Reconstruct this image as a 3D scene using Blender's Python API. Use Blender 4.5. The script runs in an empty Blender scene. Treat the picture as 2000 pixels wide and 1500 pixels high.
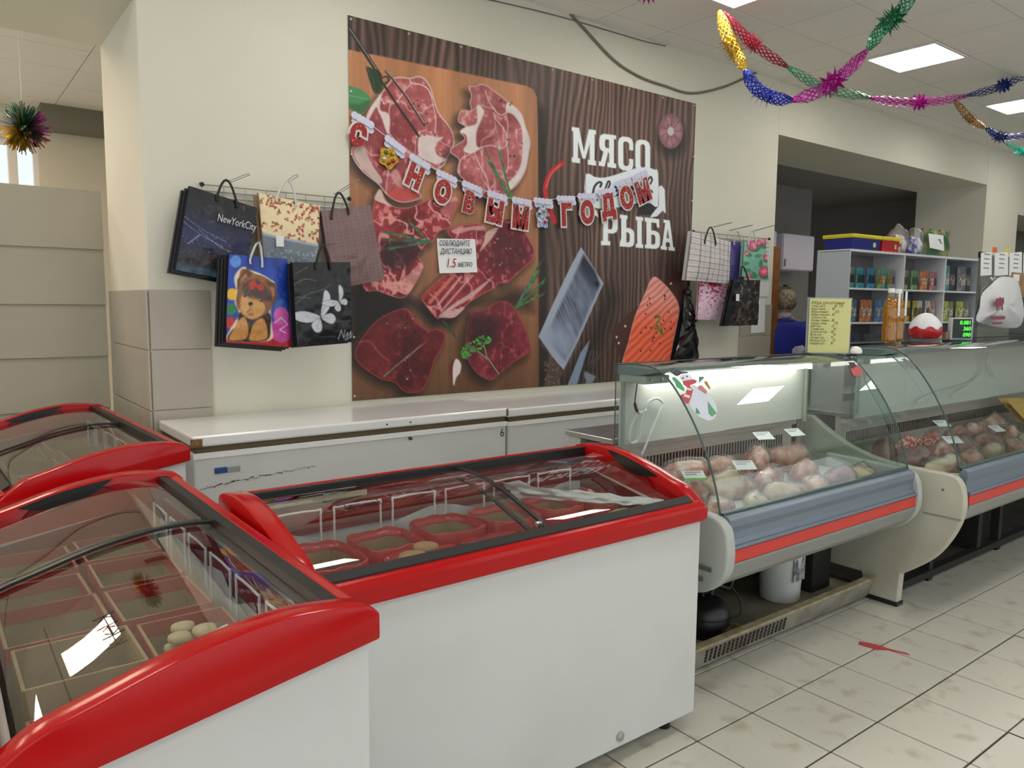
import bpy, bmesh, math, random
import numpy as np
from mathutils import Vector, Matrix, noise

random.seed(7)
scene = bpy.context.scene
COL = scene.collection
PI = math.pi

# ------------------------------------------------------------------ camera
F = 1500.0                       # focal length for a 2000 x 1500 frame
EYE = Vector((0.0, 0.0, 1.6))
RIGHT = Vector((0.79433717, -0.60740286, 0.0094987))
DOWN = Vector((-0.05521285, -0.0877591, -0.99461042))
FWD = Vector((0.60496281, 0.78953157, -0.10324676))
cam_data = bpy.data.cameras.new('camera')
cam_data.sensor_width = 36.0
cam_data.lens = 36.0 * F / 2000.0
cam_data.clip_start = 0.05
cam = bpy.data.objects.new('camera', cam_data)
COL.objects.link(cam)
UP = -DOWN
BACK = -FWD
cam.matrix_world = Matrix(((RIGHT.x, UP.x, BACK.x, EYE.x), (RIGHT.y, UP.y, BACK.y, EYE.y),
                           (RIGHT.z, UP.z, BACK.z, EYE.z), (0, 0, 0, 1)))
scene.camera = cam

# ------------------------------------------------------------------ world, exposure
world = bpy.data.worlds.new('overcast_sky')
scene.world = world
world.use_nodes = True
bgn = world.node_tree.nodes['Background']
bgn.inputs[0].default_value = (0.93, 0.97, 1.0, 1)
bgn.inputs[1].default_value = 1.35
vs = scene.view_settings
vs.view_transform = 'Standard'
vs.look = 'None'
vs.exposure = 0.1
vs.gamma = 1.0
vs.use_curve_mapping = False
cy = scene.cycles
cy.max_bounces = 9
cy.diffuse_bounces = 4
cy.glossy_bounces = 4
cy.transparent_max_bounces = 24
cy.transmission_bounces = 6
cy.caustics_reflective = False
cy.caustics_refractive = False
cy.sample_clamp_indirect = 6.0
CEILING_LAMP = 13.0               # emission of the ceiling light panels
TUBE_LAMP = 15.0                 # emission of the counters' lamp tubes


def measure(px, py, axis, val):
    """point of a plane x/y/z = val seen at a place of the 2000 x 1500 frame"""
    d = RIGHT * ((px - 1000) / F) + DOWN * ((py - 750) / F) + FWD
    i = 'xyz'.index(axis)
    t = (val - EYE[i]) / d[i]
    return EYE + d * t


def project(p):
    q = Vector(p) - EYE
    w = q.dot(FWD)
    if w <= 0.05:
        return None
    return (1000 + F * q.dot(RIGHT) / w, 750 + F * q.dot(DOWN) / w, w)


# ------------------------------------------------------------------ materials
def lin(c):
    out = []
    for v in c[:3]:
        v = v / 255.0
        out.append(v / 12.92 if v <= 0.04045 else ((v + 0.055) / 1.055) ** 2.4)
    return (*out, 1.0)


MATS = {}


def M(name, col=(200, 200, 200), rough=0.5, metal=0.0, var=None, col2=None, bump=None, coat=0.0, emit=None, spec=0.5,
      space='Object'):
    """var = (noise scale, contrast): blends col with col2; bump = (scale, strength)"""
    if name in MATS:
        return MATS[name]
    m = bpy.data.materials.new(name)
    m.use_nodes = True
    nt = m.node_tree
    b = nt.nodes['Principled BSDF']
    b.inputs['Base Color'].default_value = lin(col)
    b.inputs['Roughness'].default_value = rough
    b.inputs['Metallic'].default_value = metal
    b.inputs['Specular IOR Level'].default_value = spec
    b.inputs['Coat Weight'].default_value = coat
    b.inputs['Coat Roughness'].default_value = 0.08
    src = None
    if var or bump:
        if space == 'World':
            g = nt.nodes.new('ShaderNodeNewGeometry')
            src = g.outputs['Position']
        else:
            g = nt.nodes.new('ShaderNodeTexCoord')
            src = g.outputs['Object']
    if var:
        n = nt.nodes.new('ShaderNodeTexNoise')
        n.inputs['Scale'].default_value = var[0]
        n.inputs['Detail'].default_value = 5
        nt.links.new(src, n.inputs['Vector'])
        r = nt.nodes.new('ShaderNodeValToRGB')
        lo, hi = (var[1], var[2]) if len(var) > 2 else (0.35, 0.7)
        r.color_ramp.elements[0].position = lo
        r.color_ramp.elements[1].position = hi
        r.color_ramp.elements[0].color = lin(col)
        r.color_ramp.elements[1].color = lin(col2 or [c * 0.8 for c in col])
        nt.links.new(n.outputs['Fac'], r.inputs['Fac'])
        nt.links.new(r.outputs['Color'], b.inputs['Base Color'])
    if bump:
        n2 = nt.nodes.new('ShaderNodeTexNoise')
        n2.inputs['Scale'].default_value = bump[0]
        n2.inputs['Detail'].default_value = 3
        nt.links.new(src, n2.inputs['Vector'])
        bp = nt.nodes.new('ShaderNodeBump')
        bp.inputs['Strength'].default_value = bump[1]
        bp.inputs['Distance'].default_value = 0.01
        nt.links.new(n2.outputs['Fac'], bp.inputs['Height'])
        nt.links.new(bp.outputs['Normal'], b.inputs['Normal'])
    if emit:
        b.inputs['Emission Color'].default_value = lin(emit[0])
        b.inputs['Emission Strength'].default_value = emit[1]
    MATS[name] = m
    return m


def thin_glass(name, tint=(240, 248, 246), gloss=1.0, rough=0.0, haze=0.0, haze_col=(235, 240, 240), bump=None):
    """single-sheet glass or film: clear with Fresnel reflection, optional milky film"""
    if name in MATS:
        return MATS[name]
    m = bpy.data.materials.new(name)
    m.use_nodes = True
    nt = m.node_tree
    for n in list(nt.nodes):
        nt.nodes.remove(n)
    out = nt.nodes.new('ShaderNodeOutputMaterial')
    tr = nt.nodes.new('ShaderNodeBsdfTransparent')
    tr.inputs[0].default_value = lin(tint)
    gl = nt.nodes.new('ShaderNodeBsdfGlossy')
    gl.inputs['Roughness'].default_value = rough
    fr = nt.nodes.new('ShaderNodeLayerWeight')      # facing is the same from both sides of a thin sheet
    fr.inputs['Blend'].default_value = 0.5
    pw = nt.nodes.new('ShaderNodeMath')
    pw.operation = 'POWER'
    pw.inputs[1].default_value = 4.0
    nt.links.new(fr.outputs['Facing'], pw.inputs[0])
    mul = nt.nodes.new('ShaderNodeMath')
    mul.operation = 'MULTIPLY_ADD'
    mul.inputs[1].default_value = 0.9 * gloss
    mul.inputs[2].default_value = 0.065 * gloss
    mul.use_clamp = True
    nt.links.new(pw.outputs[0], mul.inputs[0])
    base = tr.outputs[0]
    if haze > 0:
        df = nt.nodes.new('ShaderNodeBsdfDiffuse')
        df.inputs[0].default_value = lin(haze_col)
        mx = nt.nodes.new('ShaderNodeMixShader')
        mx.inputs[0].default_value = haze
        nt.links.new(tr.outputs[0], mx.inputs[1])
        nt.links.new(df.outputs[0], mx.inputs[2])
        base = mx.outputs[0]
    mix = nt.nodes.new('ShaderNodeMixShader')
    nt.links.new(mul.outputs[0], mix.inputs[0])
    nt.links.new(base, mix.inputs[1])
    nt.links.new(gl.outputs[0], mix.inputs[2])
    nt.links.new(mix.outputs[0], out.inputs[0])
    if bump:
        tc = nt.nodes.new('ShaderNodeTexCoord')
        nz = nt.nodes.new('ShaderNodeTexNoise')
        nz.inputs['Scale'].default_value = bump[0]
        nz.inputs['Detail'].default_value = 4
        bp = nt.nodes.new('ShaderNodeBump')
        bp.inputs['Strength'].default_value = bump[1]
        bp.inputs['Distance'].default_value = 0.02
        nt.links.new(tc.outputs['Object'], nz.inputs['Vector'])
        nt.links.new(nz.outputs['Fac'], bp.inputs['Height'])
        nt.links.new(bp.outputs[0], gl.inputs['Normal'])
        nt.links.new(bp.outputs[0], fr.inputs['Normal'])
    MATS[name] = m
    return m


def print_mat(name, rough=0.45, coat=0.0):
    """flat print: colours come from the mesh's own colour attribute"""
    if name in MATS:
        return MATS[name]
    m = bpy.data.materials.new(name)
    m.use_nodes = True
    nt = m.node_tree
    b = nt.nodes['Principled BSDF']
    b.inputs['Roughness'].default_value = rough
    b.inputs['Coat Weight'].default_value = coat
    b.inputs['Coat Roughness'].default_value = 0.15
    a = nt.nodes.new('ShaderNodeAttribute')
    a.attribute_name = 'print'
    nt.links.new(a.outputs['Color'], b.inputs['Base Color'])
    MATS[name] = m
    return m


# ------------------------------------------------------------------ mesh helpers
class MB:
    def __init__(self):
        self.v, self.f, self.mi = [], [], []

    def add(self, vs_, fs_, mi=0):
        o = len(self.v)
        self.v += [tuple(p) for p in vs_]
        self.f += [tuple(i + o for i in q) for q in fs_]
        self.mi += [mi] * len(fs_)
        return self

    def box(self, x0, x1, y0, y1, z0, z1, mi=0, mat=None):
        vs_ = [(x, y, z) for z in (z0, z1) for y in (y0, y1) for x in (x0, x1)]
        if mat is not None:
            vs_ = [mat @ Vector(p) for p in vs_]
        return self.add(vs_, [(0, 2, 3, 1), (4, 5, 7, 6), (0, 1, 5, 4), (2, 6, 7, 3), (0, 4, 6, 2), (1, 3, 7, 5)], mi)

    def tube(self, pts, r, n=8, closed=False, mi=0):
        pts = [Vector(p) for p in pts]
        N = len(pts)
        if not isinstance(r, (list, tuple)):
            r = [r] * N
        rings = []
        prev = None
        for i, p in enumerate(pts):
            a = pts[i - 1] if (i > 0 or closed) else pts[i]
            c = pts[(i + 1) % N] if (i < N - 1 or closed) else pts[i]
            t = (c - a)
            if t.length < 1e-9:
                t = Vector((0, 0, 1))
            t.normalize()
            if prev is None:
                u = t.orthogonal().normalized()
            else:
                u = prev - t * prev.dot(t)
                u = u.normalized() if u.length > 1e-6 else t.orthogonal().normalized()
            prev = u
            w = t.cross(u)
            rings.append([p + (u * math.cos(2 * PI * k / n) + w * math.sin(2 * PI * k / n)) * r[i] for k in range(n)])
        vs_ = [q for ring in rings for q in ring]
        fs_ = []
        for i in range(N if closed else N - 1):
            j = (i + 1) % N
            for k in range(n):
                k2 = (k + 1) % n
                fs_.append((i * n + k, i * n + k2, j * n + k2, j * n + k))
        if not closed:
            fs_.append(tuple(range(n - 1, -1, -1)))
            fs_.append(tuple((N - 1) * n + k for k in range(n)))
        return self.add(vs_, fs_, mi)

    def lathe(self, prof, n=16, c=(0, 0, 0), mi=0):
        vs_, fs_ = [], []
        for r, z in prof:
            for k in range(n):
                a = 2 * PI * k / n
                vs_.append((c[0] + r * math.cos(a), c[1] + r * math.sin(a), c[2] + z))
        for i in range(len(prof) - 1):
            for k in range(n):
                k2 = (k + 1) % n
                fs_.append((i * n + k, i * n + k2, (i + 1) * n + k2, (i + 1) * n + k))
        fs_.append(tuple(range(n - 1, -1, -1)))
        fs_.append(tuple((len(prof) - 1) * n + k for k in range(n)))
        return self.add(vs_, fs_, mi)

    def prism(self, poly, axis, d0, d1, mi=0):
        """polygon (a, b) extruded along an axis from d0 to d1: x -> (d,a,b)  y -> (a,d,b)  z -> (a,b,d)"""
        def mk(a, b, d):
            return {'x': (d, a, b), 'y': (a, d, b), 'z': (a, b, d)}[axis]
        n = len(poly)
        vs_ = [mk(a, b, d0) for a, b in poly] + [mk(a, b, d1) for a, b in poly]
        fs_ = [tuple(range(n)), tuple(range(2 * n - 1, n - 1, -1))]
        fs_ += [(i, (i + 1) % n + 0, (i + 1) % n + n, i + n) for i in range(n)]
        return self.add(vs_, fs_, mi)

    def band(self, A, B, mi=0):
        """quads between two point rows"""
        n = len(A)
        return self.add(list(A) + list(B), [(i, i + 1, n + i + 1, n + i) for i in range(n - 1)], mi)

    def grid(self, fn, nu, nv, mi=0):
        vs_ = [fn(i / nu, j / nv) for j in range(nv + 1) for i in range(nu + 1)]
        fs_ = [(j * (nu + 1) + i, j * (nu + 1) + i + 1, (j + 1) * (nu + 1) + i + 1, (j + 1) * (nu + 1) + i)
               for j in range(nv) for i in range(nu)]
        return self.add(vs_, fs_, mi)

    def build(self, name, mat, parent=None, smooth=False, bevel=0.0, seg=2, fix=True):
        me = bpy.data.meshes.new(name)
        me.from_pydata(self.v, [], self.f)
        mats = mat if isinstance(mat, (list, tuple)) else [mat]
        for m in mats:
            me.materials.append(m)
        if len(mats) > 1:
            me.polygons.foreach_set('material_index', self.mi)
        if fix or bevel:
            bm = bmesh.new()
            bm.from_mesh(me)
            bmesh.ops.remove_doubles(bm, verts=bm.verts, dist=1e-6)
            if fix:
                bmesh.ops.recalc_face_normals(bm, faces=bm.faces)
            if bevel:
                es = [e for e in bm.edges if len(e.link_faces) == 2 and e.calc_face_angle(0) > 0.6]
                bmesh.ops.bevel(bm, geom=es, offset=bevel, segments=seg, affect='EDGES', profile=0.5,
                                clamp_overlap=True)
            bm.to_mesh(me)
            bm.free()
        if smooth:
            me.polygons.foreach_set('use_smooth', [True] * len(me.polygons))
            if smooth != 'all':
                try:
                    me.set_sharp_from_angle(angle=0.7)
                except Exception:
                    pass
        me.update()
        return link(name, me, parent)


def link(name, data, parent=None):
    o = bpy.data.objects.new(name, data)
    COL.objects.link(o)
    if parent is not None:
        o.parent = parent
    return o


def tag(o, label, cat, group=None):
    o['label'] = label
    o['category'] = cat
    if group:
        o['group'] = group
    return o


def thing(name, label, cat, loc=(0, 0, 0), rz=0.0, group=None):
    o = bpy.data.objects.new(name, None)
    o.empty_display_size = 0.1
    COL.objects.link(o)
    o.location = loc
    o.rotation_euler = (0, 0, rz)
    return tag(o, label, cat, group)


def structure(o):
    o['kind'] = 'structure'
    return o


def stuff(o):
    o['kind'] = 'stuff'
    return o


def smooth_path(pts, n=6, closed=False):
    """Catmull-Rom through the points (any dimension)"""
    P = [np.array(p, float) for p in pts]
    N = len(P)
    out = []
    for i in range(N if closed else N - 1):
        p0 = P[i - 1] if (i > 0 or closed) else 2 * P[0] - P[1]
        p1, p2 = P[i], P[(i + 1) % N]
        p3 = P[(i + 2) % N] if (i + 2 < N or closed) else 2 * P[-1] - P[-2]
        for k in range(n):
            t = k / n
            out.append(tuple(0.5 * ((2 * p1) + (-p0 + p2) * t + (2 * p0 - 5 * p1 + 4 * p2 - p3) * t * t
                                    + (-p0 + 3 * p1 - 3 * p2 + p3) * t ** 3)))
    if not closed:
        out.append(tuple(P[-1]))
    return out


def text_mesh(body, size, offset=0.0, extrude=0.0, shear=0.0, sx=1.0, align='LEFT', res=3, space=1.0):
    c = bpy.data.curves.new('lettering', 'FONT')
    c.body = body
    c.size = size
    c.offset = offset
    c.extrude = extrude
    c.shear = shear
    c.align_x = align
    c.resolution_u = res
    c.space_line = space
    o = bpy.data.objects.new('lettering', c)
    COL.objects.link(o)
    dg = bpy.context.evaluated_depsgraph_get()
    me = bpy.data.meshes.new_from_object(o.evaluated_get(dg))
    bpy.data.objects.remove(o)
    bpy.data.curves.remove(c)
    me.transform(Matrix.Diagonal((sx, 1, 1, 1)))
    return me


def text_obj(name, body, size, mat, parent, matrix, **kw):
    me = text_mesh(body, size, **kw)
    me.transform(matrix)
    me.materials.clear()
    me.materials.append(mat)
    return link(name, me, parent)


def face_matrix(origin, right, up):
    """flat things: local x along right, local y along up, local z out of the face"""
    r = Vector(right).normalized()
    u = Vector(up)
    u = (u - r * u.dot(r)).normalized()
    n = r.cross(u)
    o = Vector(origin)
    return Matrix(((r.x, u.x, n.x, o.x), (r.y, u.y, n.y, o.y), (r.z, u.z, n.z, o.z), (0, 0, 0, 1)))


def rebase(t, loc):
    """move a thing's origin to its base; its parts stay where they are"""
    d = Vector(loc) - Vector(t.location)
    t.location = loc
    for c in t.children:
        c.location = Vector(c.location) - d


ORD = ['first', 'second', 'third', 'fourth', 'fifth', 'sixth', 'seventh', 'eighth', 'ninth', 'tenth', 'eleventh',
       'twelfth', 'thirteenth', 'fourteenth', 'fifteenth', 'sixteenth', 'seventeenth', 'eighteenth', 'nineteenth',
       'twentieth']

# ================================================================== THE SETTING
WALL_Y, WALL_B, CEIL = 4.5, 5.5, 3.75
plaster = M('cream_plaster', (224, 222, 209), 0.75, var=(0.9, 0.3, 0.8), col2=(217, 214, 198), bump=(60, 0.08), space='World')
grout = M('dark_grout', (64, 60, 54), 0.9)
tile_m = M('white_floor_tile', (205, 203, 193), 0.28, var=(8.5, 0.56, 0.82), col2=(160, 150, 126), bump=(8, 0.02), space='World')
panel_m = M('ceiling_panel_white', (240, 238, 232), 0.9, bump=(120, 0.1))
grid_m = M('ceiling_grid_grey', (170, 168, 160), 0.8)

fl = structure(MB().box(-5, 19, -4.5, 12, -0.12, -0.006).build('floor', grout))
TS = 0.3335
tmesh = None
nt_ = 0
for j in range(-10, 4):
    for i in range(-12, 26):
        x0, y0 = 3.525 + TS * i, 1.712 + TS * j
        c = (x0 + TS / 2, y0 + TS / 2, 0)
        q = project(c)
        if q is None or not (-60 < q[0] < 2080 and 700 < q[1] < 1640) or c[0] > 9.5 or c[1] > 2.8:
            continue
        if tmesh is None:
            o = MB().box(-TS / 2 + .004, TS / 2 - .004, -TS / 2 + .004, TS / 2 - .004, -0.008, 0).build('tile', tile_m, fl, bevel=.0012, seg=1)
            tmesh = o.data
        else:
            o = link('tile', tmesh, fl)
        o.location = (c[0], c[1], random.uniform(-.0006, .0006))
        nt_ += 1
# tiling goes on as one sheet beyond the pieces one can tell apart
far_tile = MB()
for j in range(-18, 30):
    for i in range(-24, 46):
        x0, y0 = 3.525 + TS * i, 1.712 + TS * j
        c = (x0 + TS / 2, y0 + TS / 2, 0)
        q = project(c)
        if not (q is None or not (-60 < q[0] < 2080 and 700 < q[1] < 1640) or c[0] > 9.5 or c[1] > 2.8):
            continue
        far_tile.add([(x0 + .003, y0 + .003, 0), (x0 + TS - .003, y0 + .003, 0), (x0 + TS - .003, y0 + TS - .003, 0), (x0 + .003, y0 + TS - .003, 0)], [(0, 1, 2, 3)])
stuff(far_tile.build('floor_tiling', tile_m, fl))

ce = structure(MB().box(-5, 19, -4.5, WALL_Y, CEIL + .004, CEIL + .15).build('ceiling', grid_m))
GS = 0.61
LIGHTS = [(6.93, 3.36), (4.49, 3.36), (9.37, 3.36), (2.05, 3.36), (11.81, 3.36),
          (4.49, 0.92), (2.05, 0.92), (6.93, 0.92), (-0.39, 0.92), (9.37, 0.92), (-0.39, 3.36),
          (2.05, -1.52), (4.49, -1.52), (6.93, -1.52), (-0.39, -1.52), (-2.83, .92), (-2.83, -1.52)]
pm = None
far_panel = MB()
for i in range(-20, 20):
    for j in range(-13, 3):
        cx, cy_ = 6.93 + GS * i, 3.36 + GS * j
        if any(abs(cx - a) < .1 and abs(cy_ - b) < .1 for a, b in LIGHTS):
            continue
        y1 = min(cy_ + GS / 2 - .004, WALL_Y)
        q = project((cx, cy_, CEIL))
        if q and -80 < q[0] < 2100 and -140 < q[1] < 420 and cx < 12:
            if y1 < cy_ + GS / 2 - .005:
                o = MB().box(-GS / 2 + .004, GS / 2 - .004, -GS / 2 + .004, y1 - cy_, 0, .02).build('ceiling_panel', panel_m, ce)
            elif pm is None:
                o = MB().box(-GS / 2 + .004, GS / 2 - .004, -GS / 2 + .004, GS / 2 - .004, 0, .02).build('ceiling_panel', panel_m, ce)
                pm = o.data
            else:
                o = link('ceiling_panel', pm, ce)
            o.location = (cx, cy_, CEIL)
        else:
            far_panel.box(cx - GS / 2 + .004, cx + GS / 2 - .004, cy_ - GS / 2 + .004, y1, CEIL, CEIL + .02)
stuff(far_panel.build('ceiling_panels_beyond', panel_m, ce))

# back wall: the thick pillar with the banner, lintels over the two openings, the pier at the far right
structure(MB().box(.968, 6.67, WALL_Y, WALL_B, 0, CEIL + .1).build('wall_back', plaster, bevel=.012))
structure(MB().box(-5, .968, WALL_Y, WALL_B, 3.17, CEIL + .1).build('wall_lintel_left', plaster))
structure(MB().box(6.67, 11.45, WALL_Y + .004, WALL_B - .08, 3.256, CEIL + .1).build('wall_lintel_right', plaster))
structure(MB().box(11.45, 12.55, WALL_Y, WALL_B - .08, 0, CEIL + .1).build('wall_pier_right', plaster))
structure(MB().box(12.55, 19, WALL_Y + .004, WALL_B - .08, 2.95, CEIL + .1).build('wall_lintel_far_right', plaster))
# side walls of the shop
structure(MB().box(18.9, 19, -4.5, 12, 0, CEIL).build('wall_right', plaster))
structure(MB().box(-5, -4.9, -4.5, -3.6, 0, CEIL).box(-5, -4.9, -3.6, 4.2, 0, .7).box(-5, -4.9, -3.6, 4.2, 3.2, CEIL).box(-5, -4.9, 4.2, 6.2, 0, CEIL).box(-5, -4.9, 8.8, 12, 0, CEIL).box(-5, -4.9, 6.2, 8.8, 0, .8).box(-5, -4.9, 6.2, 8.8, 3.1, CEIL).build('wall_left', plaster))  # openings in the unseen side wall added to let in more daylight
# shop front behind the viewer: piers and wide glazing openings
sf = MB()
for a, b in ((-5, -4.2), (-.6, 0.0), (4.4, 5.0), (9.4, 10.0), (14.4, 19)):
    sf.box(a, b, -4.5, -4.4, 0, CEIL)
sf.box(-5, 19, -4.5, -4.4, 0, .5)
sf.box(-5, 19, -4.5, -4.4, 3.2, CEIL)
structure(sf.build('wall_front', plaster))

# room behind the left opening
structure(MB().box(-5, 7.5, WALL_B, 9, 3.47, 3.6).build('ceiling_left_room', grid_m))
cl = bpy.data.objects['ceiling_left_room']
for i in range(-3, 5):
    for j in range(6):
        x0, y0 = -.1 + .61 * i, WALL_B + .02 + .6 * j
        if x0 + .6 < 2.6:
            MB().box(x0 + .004, x0 + .606, y0 + .004, min(y0 + .596, 8.99), 3.462, 3.47).build('ceiling_panel', panel_m, cl)
wl = MB()
WX0, WX1, WZ0, WZ1 = -4.2, 1.0, .7, 3.15  # window widened out of view to brighten the room's ceiling
wl.box(-5, WX0, 9, 9.2, 0, 3.6).box(WX1, 7.5, 9, 9.2, 0, 3.6).box(WX0, WX1, 9, 9.2, 0, WZ0).box(WX0, WX1, 9, 9.2, WZ1, 3.6)
structure(wl.build('wall_left_room', plaster))
structure(MB().box(7.4, 7.5, WALL_B, 9, 0, 3.6).build('wall_divider', plaster))
dark_grey = M('grey_duct_paint', (128, 126, 116), 0.7)
structure(MB().box(1.0, 7.4, 8.7, 9, 3.25, 3.47).build('trim_1', dark_grey))
wn = structure(MB().box(WX0, WX1, 9.06, 9.065, WZ0, WZ1).build('window_1', thin_glass('window_glass')))
frame_w = M('window_frame_white', (238, 236, 232), 0.4)
for a, b in ((WX0, WX0 + .06), (WX1 - .05, WX1), (.74, .82), (.0, .06)):
    MB().box(a, b, 9.03, 9.1, WZ0, WZ1).build('window_frame', frame_w, wn, bevel=.006)
MB().box(WX0, WX1, 9.03, 9.1, WZ0, WZ0 + .06).build('window_frame', frame_w, wn, bevel=.006)
MB().box(WX0, WX1, 9.03, 9.1, WZ1 - .06, WZ1).build('window_frame', frame_w, wn, bevel=.006)

# room behind the right opening (dimness put into the grey of its walls and ceiling)
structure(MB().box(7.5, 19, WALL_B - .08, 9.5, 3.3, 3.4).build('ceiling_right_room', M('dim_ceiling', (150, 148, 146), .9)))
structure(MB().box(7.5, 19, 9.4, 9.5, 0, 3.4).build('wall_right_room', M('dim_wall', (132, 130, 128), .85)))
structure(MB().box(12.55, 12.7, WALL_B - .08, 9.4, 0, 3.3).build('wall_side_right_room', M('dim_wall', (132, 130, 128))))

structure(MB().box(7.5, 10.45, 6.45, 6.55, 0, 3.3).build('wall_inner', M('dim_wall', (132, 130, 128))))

# big grey wall tiles at the corner of the pillar, front and reveal
wt = M('grey_beige_wall_tile', (180, 173, 160), 0.35, var=(3, .3, .8), col2=(172, 166, 154))
wallb = bpy.data.objects['wall_back']
for x0, x1, z0, z1 in ((.974, 1.292, 1.336, 1.66), (.974, 1.292, 1.003, 1.331), (.974, 1.292, .67, .998), (.974, 1.292, .34, .665), (.974, 1.292, .01, .335)):
    MB().box(x0, x1, WALL_Y - .012, WALL_Y, z0, z1).build('tile', wt, wallb, bevel=.003)
for z0, z1 in ((1.336, 1.66), (1.003, 1.331), (.67, .998), (.34, .665), (.01, .335)):
    for y0, y1 in ((WALL_Y - .012, 4.715), (4.72, 5.045), (5.05, 5.375), (5.38, 5.51)):
        MB().box(.956, .968, y0, y1, z0, z1).build('tile', wt, wallb, bevel=.003)

# boarded partition standing in the left opening
bp_m = M('grey_board_paint', (186, 181, 166), .6, var=(2, .3, .8), col2=(178, 172, 156))
pt_ = thing('board_partition', 'grey partition of wide lapped boards standing across the left opening', 'partition', (-2.0, 5.62, 0))
zb = [2.30, 1.94, 1.585, 1.25, .91, .57, .24]
for k in range(6):
    o = MB()
    o.add([(-2, 0, zb[k + 1] - .012), (2.96, 0, zb[k + 1] - .012), (2.96, .022, zb[k]), (-2, .022, zb[k]),
           (-2, .03, zb[k + 1] - .012), (2.96, .03, zb[k + 1] - .012), (2.96, .04, zb[k]), (-2, .04, zb[k])],
          [(0, 1, 2, 3), (4, 7, 6, 5), (0, 4, 5, 1), (3, 2, 6, 7), (0, 3, 7, 4), (1, 5, 6, 2)])
    o.build('board', bp_m, pt_)
MB().box(-2, 2.96, .01, .04, 0, .235).build('board', bp_m, pt_)
MB().box(2.9, 2.96, .04, .1, 0, 2.28).build('post', bp_m, pt_)

# brown door post at the end of the banner wall
structure(MB().box(6.70, 6.875, WALL_Y + .06, WALL_Y + .16, 0, 2.2).build('trim_2', M('orange_brown_wood', (150, 98, 52), .5, var=(9, .3, .7), col2=(128, 78, 38)), bevel=.008))

# ================================================================== CEILING LIGHTS
lamp_frame = M('lamp_frame_white', (235, 236, 236), .4)
lamp_on = M('lit_diffuser', (255, 255, 255), .5, emit=((255, 250, 240), CEILING_LAMP))
lamp_proto = None
LIGHT_LABEL = {(6.93, 3.36): 'square ceiling light glowing above the yellow price sheet', (4.49, 3.36): 'square ceiling light cut off by the top edge of the picture',
               (9.37, 3.36): 'square ceiling light at the right edge of the picture'}
for n_, (a, b) in enumerate(LIGHTS):
    L = thing('ceiling_light', LIGHT_LABEL.get((a, b), '%s square louvred ceiling light of the shop, out of view' % ORD[n_]), 'ceiling light', (a, b, CEIL), group='ceiling lights')
    if lamp_proto is None:
        h = .297
        fr = MB()
        fr.box(-h, h, -h, -h + .02, -.012, .003).box(-h, h, h - .02, h, -.012, .003).box(-h, -h + .02, -h + .02, h - .02, -.012, .003).box(h - .02, h, -h + .02, h - .02, -.012, .003)
        frame_o = fr.build('frame', lamp_frame, L)
        diff_o = MB().box(-h + .02, h - .02, -h + .02, h - .02, -.005, .002).build('diffuser', lamp_on, L)
        lv = [MB().box(-h + .02, h - .02, y - .002, y + .002, -.011, -.0051).build('louver', lamp_frame, L) for y in (-.15, 0, .15)]
        lamp_proto = [frame_o, diff_o] + lv
    else:
        for p in lamp_proto:
            c = p.copy()
            COL.objects.link(c)
            c.parent = L

BL = thing('ceiling_light', 'added fill light of the dim back room, out of view', 'ceiling light', (8.2, 7.9, 3.3), group='ceiling lights')  # lamp added out of view to give the back room some light
left_fill_lamps = []  # warm fill lamps added out of view to brighten the left room
for k_, (x_, y_) in enumerate(((-.4, 6.2), (-.4, 7.7), (-1.62, 6.2), (-1.62, 7.7), (-2.84, 6.2), (-2.84, 7.7))):
    left_fill_lamps.append(thing('ceiling_light', '%s added fill light of the left room, out of view' % ORD[k_], 'ceiling light', (x_, y_, 3.462), group='ceiling lights'))
warm_me = lamp_proto[1].data.copy()
warm_me.materials.clear()
warm_me.materials.append(M('warm_fill_diffuser', (255, 255, 255), .5, emit=((255, 226, 198), CEILING_LAMP * 1.7)))
for b_ in [BL] + left_fill_lamps:
    for p in lamp_proto:
        c = p.copy()
        if b_ is not BL and p is lamp_proto[1]:
            c.data = warm_me
        COL.objects.link(c)
        c.parent = b_

# ================================================================== CURVED GLASS FREEZERS
red = M('red_plastic_rim', (178, 3, 9), .16, spec=.35)
white_enamel = M('white_enamel', (208, 211, 212), .35, var=(2.2, .45, .9), col2=(198, 200, 198))
liner_m = M('freezer_liner_white', (205, 208, 208), .4)
frost_m = M('frost_white', (222, 224, 226), .7, var=(12, .35, .65), col2=(190, 192, 196))
red_reflect = M('red_rim_reflection', (150, 26, 34), .4, var=(6, .35, .7), col2=(112, 20, 30))
black_rubber = M('black_rubber', (22, 24, 26), .4)
black_plastic = M('black_plastic', (16, 16, 18), .3)
steel = M('brushed_steel', (190, 192, 194), .3, 1.0)
white_wire = M('white_wire', (236, 236, 238), .3)
fglass = thin_glass('freezer_glass', (236, 240, 238), 1.25)
print_black = M('printed_black', (25, 25, 25), .5)

TOPP = smooth_path([(-.006, .852), (.010, .870), (.036, .890), (.09, .926), (.173, .952), (.30, .990), (.42, 1.012), (.51, 1.019), (.60, 1.013), (.66, 1.001), (.684, .982)], 4)
FD = .68


def top_z(y):
    for (a, za), (b, zb_) in zip(TOPP, TOPP[1:]):
        if a <= y <= b:
            return za + (zb_ - za) * (y - a) / max(b - a, 1e-9)
    return TOPP[-1][1]


def bot_z(y):
    return .818 + .11 * y / FD


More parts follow.
